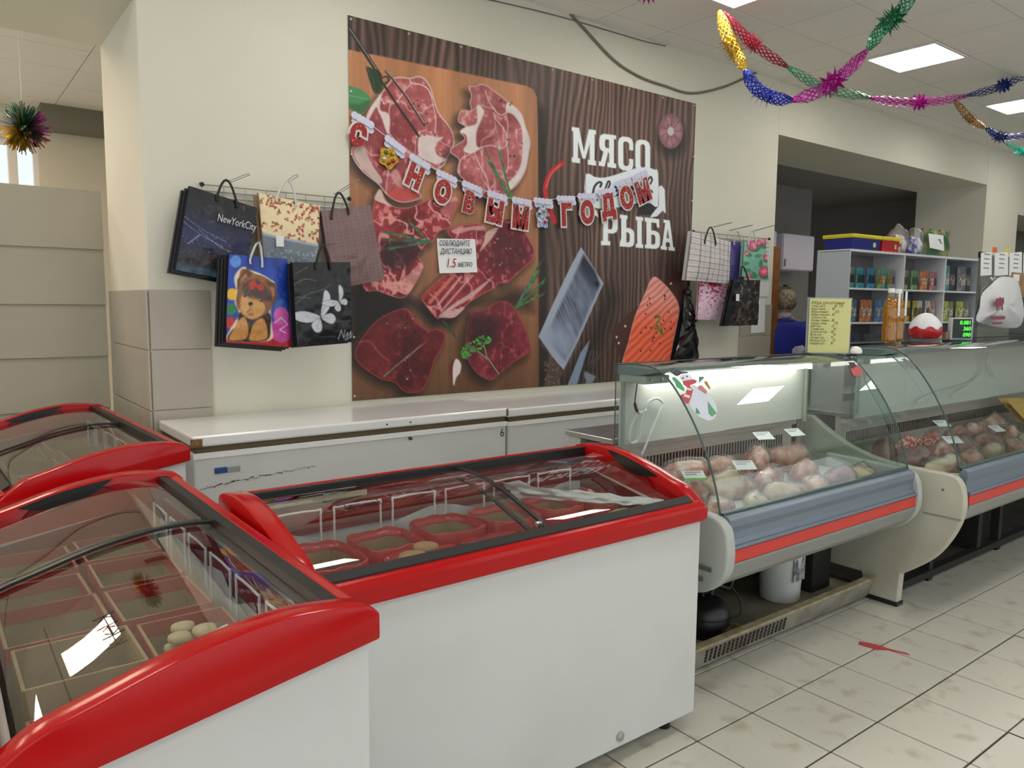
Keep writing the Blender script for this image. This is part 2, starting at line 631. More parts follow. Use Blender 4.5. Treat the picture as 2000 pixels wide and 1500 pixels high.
def make_freezer(label, loc, rz, L, handle_end, lock, arrow, seam_x):
    t = thing('curved_glass_freezer', label, 'freezer', loc, rz, 'red rimmed freezers')
    # body: outer shell open at the top, with the cavity
    e = .012
    o4 = [(e, e), (L - e, e), (L - e, FD - e), (e, FD - e)]
    i4 = [(.07, .07), (L - .07, .07), (L - .07, FD - .07), (.07, FD - .07)]
    vs_ = [(x, y, .07) for x, y in o4] + [(x, y, bot_z(y) + .004) for x, y in o4] + [(x, y, bot_z(y) + .004) for x, y in i4]
    fs_ = [(3, 2, 1, 0)] + [(i, (i + 1) % 4, 4 + (i + 1) % 4, 4 + i) for i in range(4)] + [(4 + i, 4 + (i + 1) % 4, 8 + (i + 1) % 4, 8 + i) for i in range(4)]
    MB().add(vs_, fs_).build('body', white_enamel, t)
    vs_ = [(x, y, bot_z(y) + .004) for x, y in i4] + [(x, y, .598) for x, y in i4]
    MB().add(vs_, [(4 + i, 4 + (i + 1) % 4, (i + 1) % 4, i) for i in range(4)] + [(4, 5, 6, 7)]).build('liner', liner_m, t, fix=False)
    # red rim's reflection painted as a band on the inner walls, frost sheet below
    MB().box(.071, L - .071, FD - .078, FD - .071, bot_z(FD) - .09, bot_z(FD)).build('reflection_band', red_reflect, t)
    for sx in (.071, L - .078):
        MB().prism([(.08, bot_z(.08) - .06), (FD - .08, bot_z(FD) - .09), (FD - .08, bot_z(FD)), (.08, bot_z(.08))], 'x', sx, sx + .007).build('reflection_band', red_reflect, t)
    n = 24
    fm = MB()
    fm.band([(.08 + (L - .16) * k / n, FD - .085 + .006 * math.sin(k * 1.7), .83 + .035 * math.sin(k * .55 + L)) for k in range(n + 1)],
            [(.08 + (L - .16) * k / n, FD - .095 + .004 * math.sin(k * .9), .62) for k in range(n + 1)])
    fm.build('frost_sheet', frost_m, t, smooth='all', fix=False)
    # red rim: two arched ends, front and back bars
    for x0, x1 in ((-.012, .05), (L - .05, L + .012)):
        poly = [(y, z) for y, z in TOPP] + [(.684, bot_z(.684)), (-.004, bot_z(0) - .002)]
        MB().prism(poly, 'x', x0, x1).build('end_frame', red, t, smooth=True, bevel=.01)
    MB().prism([(-.012, .815), (-.012, .862), (-.003, .878), (.018, .884), (.05, .884), (.05, .83)], 'x', 0.01, L - .01).build('front_frame', red, t, bevel=.006)
    MB().prism([(.632, .94), (.632, .995), (.66, .998), (.682, .975), (.684, bot_z(.68))], 'x', .01, L - .01).build('back_frame', red, t, bevel=.006)
    # black guide rails
    MB().prism([(.018, .878), (.018, .889), (.042, .905), (.045, .885)], 'x', .05, L - .05).build('front_rail', black_rubber, t)
    MB().prism([(.60, .972), (.60, 1.0), (.632, .998), (.632, .965)], 'x', .05, L - .05).build('back_rail', black_rubber, t)
    # two curved sliding panes
    ys = [.034 + (.62 - .034) * k / 20 for k in range(21)]
    for k, (a, b, dz) in enumerate(((.045, seam_x + .03, -.026), (seam_x - .03, L - .045, -.036))):
        A = [(a, y, top_z(y) + dz) for y in ys]
        B = [(b, y, top_z(y) + dz) for y in ys]
        g = MB().band(A, B).build('glass_pane', fglass, t, smooth='all', fix=False)
        xs = b if k == 0 else a
        MB().prism([(y, top_z(y) + dz + .003) for y in ys] + [(y, top_z(y) + dz - .005) for y in reversed(ys)], 'x', xs - .008, xs + .008).build('pane_edge', black_rubber, g)
        xo = a if k == 0 else b
        MB().prism([(y, top_z(y) + dz + .002) for y in ys] + [(y, top_z(y) + dz - .003) for y in reversed(ys)], 'x', xo - .004, xo + .004).build('pane_edge', black_rubber, g)
        if (handle_end == 'left') == (k == 0):
            hy = [.19 + .27 * q / 16 for q in range(17)]
            hx = .049 if k == 0 else L - .056
            lens = [(y, top_z(y) - .006) for y in hy] + [(y, top_z(y) - .007 - .048 * math.sin(PI * q / 16)) for q, y in reversed(list(enumerate(hy)))][1:-1]
            MB().prism(lens, 'x', hx, hx + .007).build('handle', black_plastic, g)
        if arrow and k == 0:
            ax, ay = arrow
            pr = MB()
            for (p, q) in (((-.05, 0), (.05, 0)), ((-.05, 0), (-.035, .012)), ((-.05, 0), (-.035, -.012)), ((.05, 0), (.035, .012)), ((.05, 0), (.035, -.012)),
                           ((-.055, -.02), (-.055, .02)), ((.055, -.02), (.055, .02))):
                pr.tube([(ax + p[0], ay + p[1], top_z(ay + p[1]) + dz + .002), (ax + q[0], ay + q[1], top_z(ay + q[1]) + dz + .002)], .0013, 5)
            pr.build('printed_arrow', print_black, g)
    if lock:
        MB().lathe([(.012, 0), (.012, .012), (.006, .016)], 14, (seam_x + .0, .075, top_z(.075) - .02)).build('lock', steel, t, smooth=True)
    # wire dividers hooked along the inner back wall
    npan = 6
    wsp = (L - .22) / npan
    for k in range(npan):
        x0 = .11 + wsp * k
        yb = FD - .108
        P = smooth_path([(x0, yb, .66), (x0, yb, .90), (x0 + .012, yb, .922), (x0 + wsp - .06, yb, .922), (x0 + wsp - .048, yb, .90), (x0 + wsp - .048, yb, .66)], 3)
        MB().tube(P, .004, 6).build('wire_divider', white_wire, t, smooth='all')
    if lock:
        MB().box(.09, .46, FD - .088, FD - .079, .945, .962).build('label_strip', M('aged_label', (206, 200, 176), .6), t)
    # drain plug and feet
    dp = MB().lathe([(.017, 0), (.017, .006), (.008, .009)], 14).build('drain_plug', steel, t, smooth=True)
    dp.rotation_euler = (PI / 2, 0, 0)
    dp.location = (L * .735, e, .106)
    for fx in (.09, L - .09):
        for fy in (.09, FD - .09):
            MB().lathe([(.026, 0), (.026, .035), (.012, .04), (.012, .072)], 12, (fx, fy, 0)).build('foot', black_plastic, t)
    return t


FZ_MID = make_freezer('red rimmed freezer with curved glass standing lengthwise in front of the white chest freezer', (.722, 1.765, 0), 0, 1.535, 'right', True, (.33, .36), .80)
FZ_NEAR = make_freezer('red rimmed freezer with curved glass nearest to the viewer, in the bottom left corner', (.012, 2.845, 0), -PI / 2, 1.50, 'left', False, (1.18, .25), .64)
FZ_FAR = make_freezer('red rimmed freezer with curved glass farthest back, beside the tiled pillar', (.13, 4.93, 0), -PI / 2 + .035, 1.58, 'left', False, None, .70)

# ================================================================== CHEST FREEZERS
lid_white = M('lid_white', (232, 235, 236), .22, coat=.3)
gasket_m = M('yellowed_gasket', (96, 84, 62), .7)
rust_m = M('rusty_corner', (150, 112, 60), .7, var=(60, .3, .7), col2=(92, 66, 36))
badge_b = M('badge_blue', (40, 76, 140), .4)
badge_s = M('badge_silver', (170, 176, 180), .35, .6)
grime_m = M('dark_scuff', (86, 88, 88), .9)


def chest(label, loc, W, D, H, detailed):
    t = thing('chest_freezer', label, 'freezer', loc, 0, 'white chest freezers')
    MB().box(0.004, W - .004, .006, D, .04, H - .085).build('body', white_enamel, t, bevel=.012)
    MB().box(.012, W - .012, .012, D - .01, H - .085, H - .052).build('gasket', gasket_m, t)
    MB().box(-.004, W + .004, -.004, D, H - .055, H).build('lid', lid_white, t, bevel=.012, seg=3)
    MB().box(0.0, W, 0.0, .006, H - .115, H - .085).build('top_trim', lid_white, t, bevel=.002)
    k = MB().lathe([(.009, 0), (.009, .02), (.005, .024)], 10).build('lock', M('dark_lock', (70, 70, 72), .4, .8), t)
    k.rotation_euler = (PI / 2, 0, 0)
    k.location = (W * .63, .006, H - .125)
    for fx in (.1, W - .1):
        for fy in (.08, D - .08):
            MB().lathe([(.02, 0), (.02, .045)], 10, (fx, fy, 0)).build('foot', black_plastic, t)
    for dx in (.55, .63):
        s = MB().lathe([(.005, 0), (.005, .004)], 8).build('screw', M('dark_lock'), t)
        s.rotation_euler = (PI / 2, 0, 0)
        s.location = (W * dx, -.004, H - .03)
    if detailed:
        MB().box(-.006, .045, -.0065, .02, H - .056, H - .012).build('worn_corner', rust_m, t, bevel=.003)
        MB().box(W - .012, W + .006, -.006, .012, H - .05, H - .006).build('worn_corner', rust_m, t, bevel=.003)
        MB().box(.10, .16, 0, .008, H - .195, H - .165).build('badge', badge_b, t, bevel=.003)
        MB().box(.16, .225, 0, .008, H - .195, H - .165).build('badge_plate', badge_s, t, bevel=.003)
        text_obj('number', '6', .075, M('number_black', (50, 52, 54), .6), t, face_matrix((W - .055, .004, H - .18), (1, 0, 0), (0, 0, 1)))
        sc = MB()
        rr = random.Random(3)
        for q in range(60):
            x = .03 + .60 * (q / 60) ** 1.1
            z = H - .262 + .045 * (q / 60) + rr.uniform(-.006, .006)
            w_ = rr.uniform(.006, .02) * (1 if .1 < q / 60 < .75 else .5)
            h_ = rr.uniform(.001, .005)
            sc.box(x, x + w_, .0045, .0062, z, z + h_)
        stuff(sc.build('scuff_mark', grime_m, t))
    return t


chest('long white chest freezer with a rusty lid corner and the number 6', (1.0, 3.83, 0), 1.9, .65, .95, True)
chest('white chest freezer standing right of the one numbered 6', (2.935, 3.87, 0), 1.75, .6, .935, False)

# ================================================================== GLASS DISPLAY COUNTERS
cglass = thin_glass('counter_glass', (232, 242, 240), 1.3)
edge_glass = M('glass_edge_green', (70, 92, 88), .2)
bump_blue = M('grey_blue_bumper', (120, 132, 148), .32, .25)
bump_grey = M('grey_aluminium', (150, 154, 152), .4, .3)
stripe_red = M('orange_red_stripe', (206, 58, 48), .4)
plastic_grey = M('light_grey_plastic', (176, 182, 178), .45)
cream_panel = M('cream_side_panel', (196, 194, 180), .45, var=(3, .4, .8), col2=(178, 174, 158))
inner_steel = M('inner_pinkish_steel', (205, 192, 184), .4, .2)
deck_m = M('white_deck', (214, 216, 214), .4)
rear_m = M('rear_panel_white', (226, 224, 218), .5)
slot_dark = M('slot_dark', (52, 40, 38), .8)
kick_m = M('dirty_grey_kick', (150, 148, 138), .6, var=(7, .4, .7), col2=(112, 106, 90))
dark_under = M('dark_underframe', (30, 30, 30), .7)
tube_on = M('lit_tube', (255, 255, 255), .5, emit=((255, 250, 238), TUBE_LAMP))
canopy_m = M('grey_canopy', (138, 152, 158), .35, .4)

GP = smooth_path([(.056, .785), (.086, .897), (.142, 1.031), (.225, 1.164), (.323, 1.28), (.41, 1.336), (.53, 1.348), (.65, 1.340)], 5)


def counter(label, x0, x1, yf, dz, has_lamp, rise=0.0, reach=0.0):
    t = thing('display_counter', label, 'display counter', (0, 0, 0), 0, 'glass display counters')
    g = [(yf + u, z + dz + rise * (z - .785) / .56) for u, z in GP]
    if reach:
        g.append((yf + reach, g[-1][1] - .004))
    dt = dz + rise
    # bumper in strips
    def strip(name, pts, m, a=.0, b=.0):
        MB().prism([(yf + u, z + dz) for u, z in pts], 'x', x0 + .03 + a, x1 - .03 - b).build(name, m, t, bevel=.003)
    strip('upper_bumper', [(.058, .785), (.03, .785), (.014, .772), (.012, .745), (.02, .72), (.018, .69), (.006, .672), (.058, .672)], bump_blue)
    strip('ridge', [(-.004, .672), (-.006, .662), (0, .654), (.05, .654), (.05, .672)], bump_blue)
    strip('red_stripe', [(.0, .653), (.0, .603), (.05, .603), (.05, .653)], stripe_red)
    strip('lower_bumper', [(-.003, .602), (.0, .588), (.022, .535), (.06, .50), (.12, .485), (.12, .602)], bump_grey)
    MB().box(x0 + .03, x1 - .03, yf + .12, yf + .9, .47 + dz, .60 + dz).build('tank', M('tank_grey', (110, 112, 110), .6), t)
    # display well
    wb = yf + .715
    MB().add([(x0 + .035, yf + .07, .72 + dz), (x1 - .035, yf + .07, .72 + dz), (x1 - .035, wb, .72 + dz), (x0 + .035, wb, .72 + dz),
              (x0 + .035, yf + .07, .60 + dz), (x1 - .035, yf + .07, .60 + dz), (x1 - .035, wb, .60 + dz), (x0 + .035, wb, .60 + dz)],
             [(0, 1, 2, 3), (4, 7, 6, 5), (0, 4, 5, 1), (2, 6, 7, 3), (0, 3, 7, 4), (1, 5, 6, 2)]).build('deck', deck_m, t)
    MB().box(x0 + .035, x1 - .035, wb, wb + .03, .60 + dz, .975 + dz).build('rear_wall', inner_steel, t)
    MB().box(x0 + .035, x1 - .035, wb - .03, wb, .935 + dz, .965 + dz).build('rear_ledge', inner_steel, t, bevel=.004)
    gr = MB().box(x0 + .06, x1 - .06, wb - .006, wb, .80 + dz, .895 + dz).build('air_grille', inner_steel, t)
    ns = int((x1 - x0 - .2) / .0235)
    sm = None
    for k in range(ns):
        if sm is None:
            s = MB().box(-.005, .005, -.003, .002, -.033, .033).build('grille_slot', slot_dark, gr)
            sm = s.data
        else:
            s = link('grille_slot', sm, gr)
        s.location = (x0 + .1 + .0235 * k, wb - .0065, .848 + dz)
    # rear sliding panels and staff worktop
    nP = 2
    for k in range(nP):
        a = x0 + .04 + (x1 - x0 - .08) * k / nP
        b = x0 + .04 + (x1 - x0 - .08) * (k + 1) / nP + (.03 if k == 0 else 0)
        MB().box(a, b, yf + .632 + .012 * k, yf + .638 + .012 * k, .972 + dz, 1.30 + dt).build('rear_sliding_panel', rear_m, t)
    MB().box(x0 + .02, x1 - .02, yf + .66, yf + .98, .975 + dz, 1.0 + dz).build('worktop', steel, t, bevel=.004)
    MB().box(x0 + .03, x1 - .03, yf + .88, yf + .96, .05 + dz * 0, .975 + dz).build('rear_body', plastic_grey, t)
    # canopy with lamp, held by the glass
    MB().prism([(yf + .43, 1.318 + dt), (yf + .43, 1.332 + dt), (yf + .655, 1.334 + dt), (yf + .655, 1.296 + dt), (yf + .50, 1.30 + dt)], 'x', x0 + .03, x1 - .03).build('canopy', canopy_m, t)
    if has_lamp:
        lam = MB().tube([(x0 + .12, yf + .57, 1.28 + dt), (x1 - .12, yf + .57, 1.28 + dt)], .013, 10).build('lamp_tube', tube_on, t, smooth=True)
        for xx in (x0 + .09, x1 - .12):
            MB().box(xx, xx + .03, yf + .555, yf + .585, 1.262 + dt, 1.30 + dt).build('lamp_holder', lid_white, t)
    MB().box(x0 + .035, x0 + .19, yf + .48, yf + .64, 1.262 + dt, 1.298 + dt).build('canopy_bracket', plastic_grey, t, bevel=.004)
    for q in (.07, .14):
        r = MB().lathe([(.011, 0), (.011, .006), (.005, .009)], 10).build('rivet', steel, t, smooth=True)
        r.rotation_euler = (PI / 2, 0, 0)
        r.location = (x0 + q, yf + .48, 1.28 + dt)
    for xx in (x0 + .045, x1 - .06):
        MB().box(xx, xx + .015, yf + .62, yf + .632, .96 + dt, 1.31 + dt).build('rear_post', plastic_grey, t)
    # glass: curved front, two flat ends
    A = [(x0 + .022, y, z) for y, z in g]
    B = [(x1 - .022, y, z) for y, z in g]
    gl = MB().band(A, B).build('curved_glass', cglass, t, smooth='all', fix=False)
    for xx in (x0 + .022, x1 - .022):
        MB().tube([(xx, y, z) for y, z in g], .0045, 6).build('glass_edge', edge_glass, gl, smooth='all')
    MB().tube([(x0 + .022, g[-1][0], g[-1][1]), (x1 - .022, g[-1][0], g[-1][1])], .004, 6).build('glass_edge', edge_glass, gl)
    for xx in (x0 + .026, x1 - .026):
        poly = [(y, z) for y, z in g if y < yf + .66] + [(yf + .65, .97 + dz), (yf + .65, .79 + dz)]
        n = len(poly)
        e = MB().add([(xx, y, z) for y, z in poly], [tuple(range(n))]).build('end_glass', cglass, t, fix=False)
        MB().tube([(xx, yf + .65, .97 + dz), (xx, yf + .65, 1.338 + dt)], .003, 6).build('glass_edge', edge_glass, e)
    # front lip that carries the glass
    MB().box(x0 + .03, x1 - .03, yf + .046, yf + .07, .775 + dz, .793 + dz).build('glass_channel', edge_glass, t)
    return t


def end_cap(t, xa, xb, yf, dz, m):
    poly = smooth_path([(yf + .50, .80 + dz), (yf + .14, .79 + dz), (yf + .05, .782 + dz), (yf + .004, .745 + dz), (yf - .012, .68 + dz), (yf - .014, .62 + dz),
                        (yf + .0, .56 + dz), (yf + .05, .50 + dz), (yf + .12, .462 + dz), (yf + .24, .45 + dz), (yf + .50, .45 + dz)], 4)
    MB().prism(poly, 'x', xa, xb).build('end_cap', m, t, bevel=.01)


C1 = counter('curved glass display counter of frozen meat with a snowman sticker', 2.415, 3.975, 1.775, 0, True)
end_cap(C1, 2.395, 2.45, 1.775, 0, plastic_grey)
end_cap(C1, 3.94, 3.985, 1.775, 0, plastic_grey)
MB().box(2.388, 2.396, 1.83, 1.99, .565, .585).build('cap_groove', M('groove_dark', (96, 102, 100), .6), C1, bevel=.003)
MB().box(2.388, 2.396, 1.87, 1.97, .515, .535).build('cap_groove', M('groove_dark'), C1, bevel=.006)
C2 = counter('curved glass display counter with a cream side panel at the right', 4.14, 7.9, 1.615, .0, False, .04, .95)
end_cap(C2, 7.87, 7.92, 1.615, 0, plastic_grey)
# big cream side panel of the right counter, with its foot
prof = smooth_path([(2.46, .97), (2.25, .845), (2.05, .785), (1.85, .768), (1.69, .762), (1.63, .73), (1.606, .64), (1.612, .55), (1.652, .44), (1.723, .325), (1.82, .235), (1.93, .165), (2.08, .135)], 4)
MB().prism(prof + [(2.50, .135), (2.50, .97)], 'x', 4.085, 4.135).build('side_panel', cream_panel, C2, bevel=.008)
MB().prism([(1.905, .02), (2.07, .02), (2.12, .17), (1.895, .20)], 'x', 4.083, 4.137).build('side_foot', cream_panel, C2, bevel=.006)
MB().box(4.075, 4.145, 1.90, 2.08, 0, .02).build('foot_pad', black_rubber, C2)
MB().box(4.082, 4.086, 1.615, 1.80, .538, .546).build('panel_groove', M('panel_line', (150, 146, 132), .6), C2)
s_ = MB().lathe([(.007, 0), (.007, .003)], 10).build('panel_screw', M('screw_grey', (120, 118, 108), .5), C2)
s_.rotation_euler = (0, -PI / 2, 0)
s_.location = (4.085, 1.71, .68)
# left counter: kick plate with vent slots, hanging lower than the body
kp = MB().add([(2.40, 2.02, .125), (4.06, 2.02, .125), (4.06, 2.055, .02), (2.40, 2.055, .02), (2.40, 2.035, .13), (4.06, 2.035, .13), (4.06, 2.07, .02), (2.40, 2.07, .02)],
              [(0, 3, 2, 1), (4, 5, 6, 7), (0, 1, 5, 4), (3, 7, 6, 2), (0, 4, 7, 3), (1, 2, 6, 5)]).build('kick_plate', kick_m, C1)
MB().box(2.40, 4.075, 2.012, 2.055, .124, .137).build('kick_edge', M('kick_edge_cream', (170, 160, 132), .7, var=(14, .4, .7), col2=(128, 114, 84)), C1, bevel=.003)
sm = None
for r_ in range(4):
    for k in range(20):
        zz = .102 - .018 * r_
        if sm is None:
            s = MB().box(-.007, .007, -.003, .003, -.0055, .0055).build('vent_slot', slot_dark, kp)
            sm = s.data
        else:
            s = link('vent_slot', sm, kp)
        s.location = (2.64 + .031 * k + .004 * r_, 2.0185 + (.125 - zz) / .105 * .035, zz)
# dark base under the counters
MB().box(2.45, 3.95, 2.62, 2.66, .05, .62).build('rear_baffle', dark_under, C1)
MB().box(2.40, 4.06, 2.07, 2.62, .03, .06).build('base_pan', M('base_pan_grey', (140, 136, 120), .7, var=(5, .4, .7), col2=(100, 96, 82)), C1)
for xx in (2.5, 3.9):
    MB().box(xx, xx + .05, 2.30, 2.35, 0, .5).build('frame_leg', dark_under, C1)
MB().box(3.74, 3.92, 2.20, 2.6, .06, .47).build('machine_box', dark_under, C1)
# compressor with its pipes
cx_, cy__ = 2.87, 2.22
cmp_ = MB().lathe([(.10, .06), (.115, .09), (.115, .13), (.11, .15), (.115, .152), (.115, .165), (.10, .20), (.07, .225), (.03, .237), (0.004, .239)], 22, (cx_, cy__, .0)).build('compressor', M('compressor_black', (26, 27, 28), .35), C1, smooth=True)
MB().box(cx_ - .02, cx_ + .1, cy__ - .15, cy__ - .10, .07, .115).build('terminal_box', M('terminal_yellow', (140, 118, 60), .7, var=(30, .4, .6), col2=(70, 60, 40)), cmp_)
MB().tube(smooth_path([(cx_ + .03, cy__, .22), (cx_ + .07, cy__, .33), (cx_ + .16, cy__ + .02, .36), (cx_ + .22, cy__ + .02, .30), (cx_ + .17, cy__, .24), (cx_ + .09, cy__, .27)], 5), .013, 8).build('hose', black_rubber, cmp_, smooth='all')
MB().tube(smooth_path([(cx_ + .18, cy__, .25), (cx_ + .22, cy__ - .03, .18), (cx_ + .2, cy__ - .05, .12), (cx_ + .11, cy__ - .03, .11)], 5), .005, 6).build('hose', black_rubber, cmp_, smooth='all')
MB().tube(smooth_path([(cx_ - .02, cy__, .23), (cx_ + .0, cy__ + .03, .30), (cx_ + .06, cy__ + .05, .36), (cx_ + .12, cy__ + .05, .42)], 5), .006, 6).build('hose', black_rubber, cmp_, smooth='all')
# right counter: black frame below
for xx in (4.62, 5.6, 6.8, 7.7):
    for yy in (1.98, 2.5):
        MB().box(xx, xx + .05, yy, yy + .05, 0, .5).build('frame_leg', dark_under, C2)
MB().box(4.14, 7.8, 1.97, 2.02, .03, .07).build('frame_rail', dark_under, C2)
MB().box(4.14, 7.8, 2.0, 2.55, .01, .05).build('base_pan', M('base_pan_dark', (86, 80, 72), .8, var=(6, .4, .7), col2=(56, 52, 48)), C2)
MB().box(4.14, 7.8, 2.58, 2.62, .05, .6).build('rear_baffle', dark_under, C2)
MB().box(5.30, 5.36, 1.99, 2.5, .05, .50).build('frame_panel', dark_under, C2)

rebase(C1, (3.19, 2.2, 0))
rebase(C2, (5.5, 2.1, 0))

# ================================================================== FLAT PRINT (colours kept on the mesh of the printed sheet)
class Print:
    """a printed sheet: a grid of points; every point knows where it lies in the frame's measure (X, Y)"""

    def __init__(self, X, Y, base=(128, 128, 128)):
        self.X, self.Y = X, Y
        self.I = np.empty(X.shape + (3,))
        self.I[:] = base
        self.h, self.w = X.shape

    def poly_a(self, pts, feather=1.0):
        P = np.array(pts, float)
        X, Y = self.X, self.Y
        pad = feather + 1
        m = (X >= P[:, 0].min() - pad) & (X <= P[:, 0].max() + pad) & (Y >= P[:, 1].min() - pad) & (Y <= P[:, 1].max() + pad)
        a = np.zeros(X.shape)
        if not m.any():
            return a
        x, y = X[m], Y[m]
        ins = np.zeros(x.shape, bool)
        d2 = np.full(x.shape, 1e18)
        n = len(P)
        for i in range(n):
            x1, y1 = P[i]
            x2, y2 = P[(i + 1) % n]
            c = ((y1 > y) != (y2 > y))
            with np.errstate(divide='ignore', invalid='ignore'):
                c &= x < (x2 - x1) * (y - y1) / (y2 - y1 + 1e-12) + x1
            ins ^= c
            dx, dy = x2 - x1, y2 - y1
            t = np.clip(((x - x1) * dx + (y - y1) * dy) / (dx * dx + dy * dy + 1e-12), 0, 1)
            d2 = np.minimum(d2, (x - x1 - t * dx) ** 2 + (y - y1 - t * dy) ** 2)
        sd = np.sqrt(d2) * np.where(ins, 1, -1)
        a[m] = np.clip(sd / feather + 0.5, 0, 1)
        return a

    def put(self, a, col):
        col = np.asarray(col, float)
        self.I = self.I * (1 - a[..., None]) + col * a[..., None]

    def poly(self, pts, col, feather=1.0, op=1.0):
        a = self.poly_a(pts, feather) * op
        self.put(a, col)
        return a

    def line_a(self, pts, width, feather=1.0, taper=False):
        X, Y = self.X, self.Y
        P = np.array(pts, float)
        pad = width + feather + 1
        m = (X >= P[:, 0].min() - pad) & (X <= P[:, 0].max() + pad) & (Y >= P[:, 1].min() - pad) & (Y <= P[:, 1].max() + pad)
        a = np.zeros(X.shape)
        if not m.any():
            return a
        x, y = X[m], Y[m]
        best = np.full(x.shape, -1e9)
        n = len(P)
        for i in range(n - 1):
            x1, y1 = P[i]
            dx, dy = P[i + 1] - P[i]
            t = np.clip(((x - x1) * dx + (y - y1) * dy) / (dx * dx + dy * dy + 1e-12), 0, 1)
            d = np.sqrt((x - x1 - t * dx) ** 2 + (y - y1 - t * dy) ** 2)
            w = width / 2 * (1 - 0.8 * (i + t) / (n - 1)) if taper else width / 2
            best = np.maximum(best, w - d)
        a[m] = np.clip(best / feather + 0.5, 0, 1)
        return a

    def line(self, pts, width, col, feather=1.0, op=1.0, taper=False):
        self.put(self.line_a(pts, width, feather, taper) * op, col)

    def dot(self, c, rx, ry, col, feather=1.0, op=1.0, ang=0.0):
        dx, dy = self.X - c[0], self.Y - c[1]
        ca, sa = math.cos(ang), math.sin(ang)
        u, v = (dx * ca + dy * sa) / rx, (-dx * sa + dy * ca) / ry
        d = (1 - np.sqrt(u * u + v * v)) * min(rx, ry)
        a = np.clip(d / feather + .5, 0, 1) * op
        self.put(a, col)
        return a


def vnoise(u, v, seed=0, octaves=4, gain=0.55):
    """value noise, 0..1"""
    out = np.zeros(u.shape)
    amp, tot = 1.0, 0.0
    for o in range(octaves):
        rng = np.random.RandomState(seed * 31 + o)
        T = rng.rand(64, 64)
        x, y = u * 2 ** o + 17.3 * o, v * 2 ** o + 9.1 * o
        xi, yi = np.floor(x).astype(int), np.floor(y).astype(int)
        fx, fy = x - xi, y - yi
        fx, fy = fx * fx * (3 - 2 * fx), fy * fy * (3 - 2 * fy)
        g = lambda a, b: T[a % 64, b % 64]
        n = (g(xi, yi) * (1 - fx) + g(xi + 1, yi) * fx) * (1 - fy) + (g(xi, yi + 1) * (1 - fx) + g(xi + 1, yi + 1) * fx) * fy
        out += n * amp
        tot += amp
        amp *= gain
    return out / tot


def srgb_lin(a):
    a = np.clip(a / 255.0, 0, 1)
    return np.where(a <= 0.04045, a / 12.92, ((a + 0.055) / 1.055) ** 2.4)


def print_mesh(name, P, pos, mat, parent=None, gain=1.0, back=0.0, smooth=True):
    """pos: (h, w, 3) array of points; P: Print with the colours"""
    h, w = P.h, P.w
    me = bpy.data.meshes.new(name)
    nv, nf = h * w, (h - 1) * (w - 1)
    me.vertices.add(nv)
    me.vertices.foreach_set('co', pos.reshape(-1).astype(np.float32))
    idx = np.arange(nv).reshape(h, w)
    q = np.stack([idx[:-1, :-1], idx[1:, :-1], idx[1:, 1:], idx[:-1, 1:]], -1).reshape(-1)
    me.loops.add(nf * 4)
    me.loops.foreach_set('vertex_index', q.astype(np.int32))
    me.polygons.add(nf)
    me.polygons.foreach_set('loop_start', (np.arange(nf) * 4).astype(np.int32))
    me.update(calc_edges=True)
    at = me.color_attributes.new('print', 'FLOAT_COLOR', 'POINT')
    c = np.ones((nv, 4), np.float32)
    c[:, :3] = srgb_lin(np.clip(P.I * gain, 0, 255)).reshape(-1, 3)
    at.data.foreach_set('color', c.reshape(-1))
    me.materials.append(mat)
    if smooth:
        me.polygons.foreach_set('use_smooth', [True] * nf)
    return link(name, me, parent)


def frame_of(pos):
    """frame measure (X, Y) of an array of points"""
    d = pos - np.array(EYE)
    w = d @ np.array(FWD)
    return 1000 + F * (d @ np.array(RIGHT)) / w, 750 + F * (d @ np.array(DOWN)) / w


# ------------------------------------------------------------------ the wall banner
BX0, BX1, BZ0, BZ1, BY = 2.155, 5.415, .975, 3.34, WALL_Y - .008
banner = thing('wall_banner', 'big printed banner of raw steaks, cleaver and salmon on the wall', 'banner', ((BX0 + BX1) / 2, BY, BZ0))
NW, NH = 640, 460
u_, v_ = np.meshgrid(np.linspace(0, 1, NW), np.linspace(0, 1, NH))
pos = np.stack([BX0 + (BX1 - BX0) * u_, np.full(u_.shape, BY) - .003 * vnoise(u_ * 5, v_ * 4, 5, 2), BZ1 + (BZ0 - BZ1) * v_], -1)
PX, PY = frame_of(pos)
B = Print(PX, PY)
uu, vv = u_ * 3.26, v_ * 2.365                      # metres on the sheet
# dark zebra wood
warp = vnoise(uu * 1.6, vv * .55, 1, 4)
g1 = .5 + .5 * np.sin((uu * 16 + warp * 7) * 2 * PI)
g2 = vnoise(uu * 30, vv * 1.3, 2, 3)
wood = .55 * g1 * (.4 + vnoise(uu * 3, vv * .8, 3, 2)) + .45 * g2
B.I = np.array((40, 31, 29)) + np.clip(wood, 0, 1)[..., None] * np.array((88, 70, 62))
broad = vnoise(uu * 1.4, vv * .35, 4, 2)
B.I *= (.72 + .62 * broad)[..., None]
# cutting board
tone = .82 + .36 * vnoise(uu * 9, vv * .5, 6, 3) + .12 * (vnoise(uu * 60, vv * 2, 7, 2) - .5)
dark_low = np.clip(1.12 - .52 * v_ ** 1.6, .5, 1.2)
board_col = np.array((160, 110, 78)) * (tone * dark_low)[..., None]
bd = [(676, 96), (860, 133), (1030, 168), (1042, 176), (1049, 190), (1052, 300), (1053, 600), (1052, 790), (676, 800)]
B.poly([(1040, 190), (1066, 215), (1068, 770), (1040, 770)], (18, 14, 14), 16, .7)
a_ = B.poly_a(bd, 2)
B.I = B.I * (1 - a_[..., None]) + board_col * a_[..., None]
B.line([(1051, 195), (1053, 770)], 1.6, (70, 44, 32), 1)


def A5(pts):
    return [(680 + x * .2, 120 + y * .2) for x, y in pts]


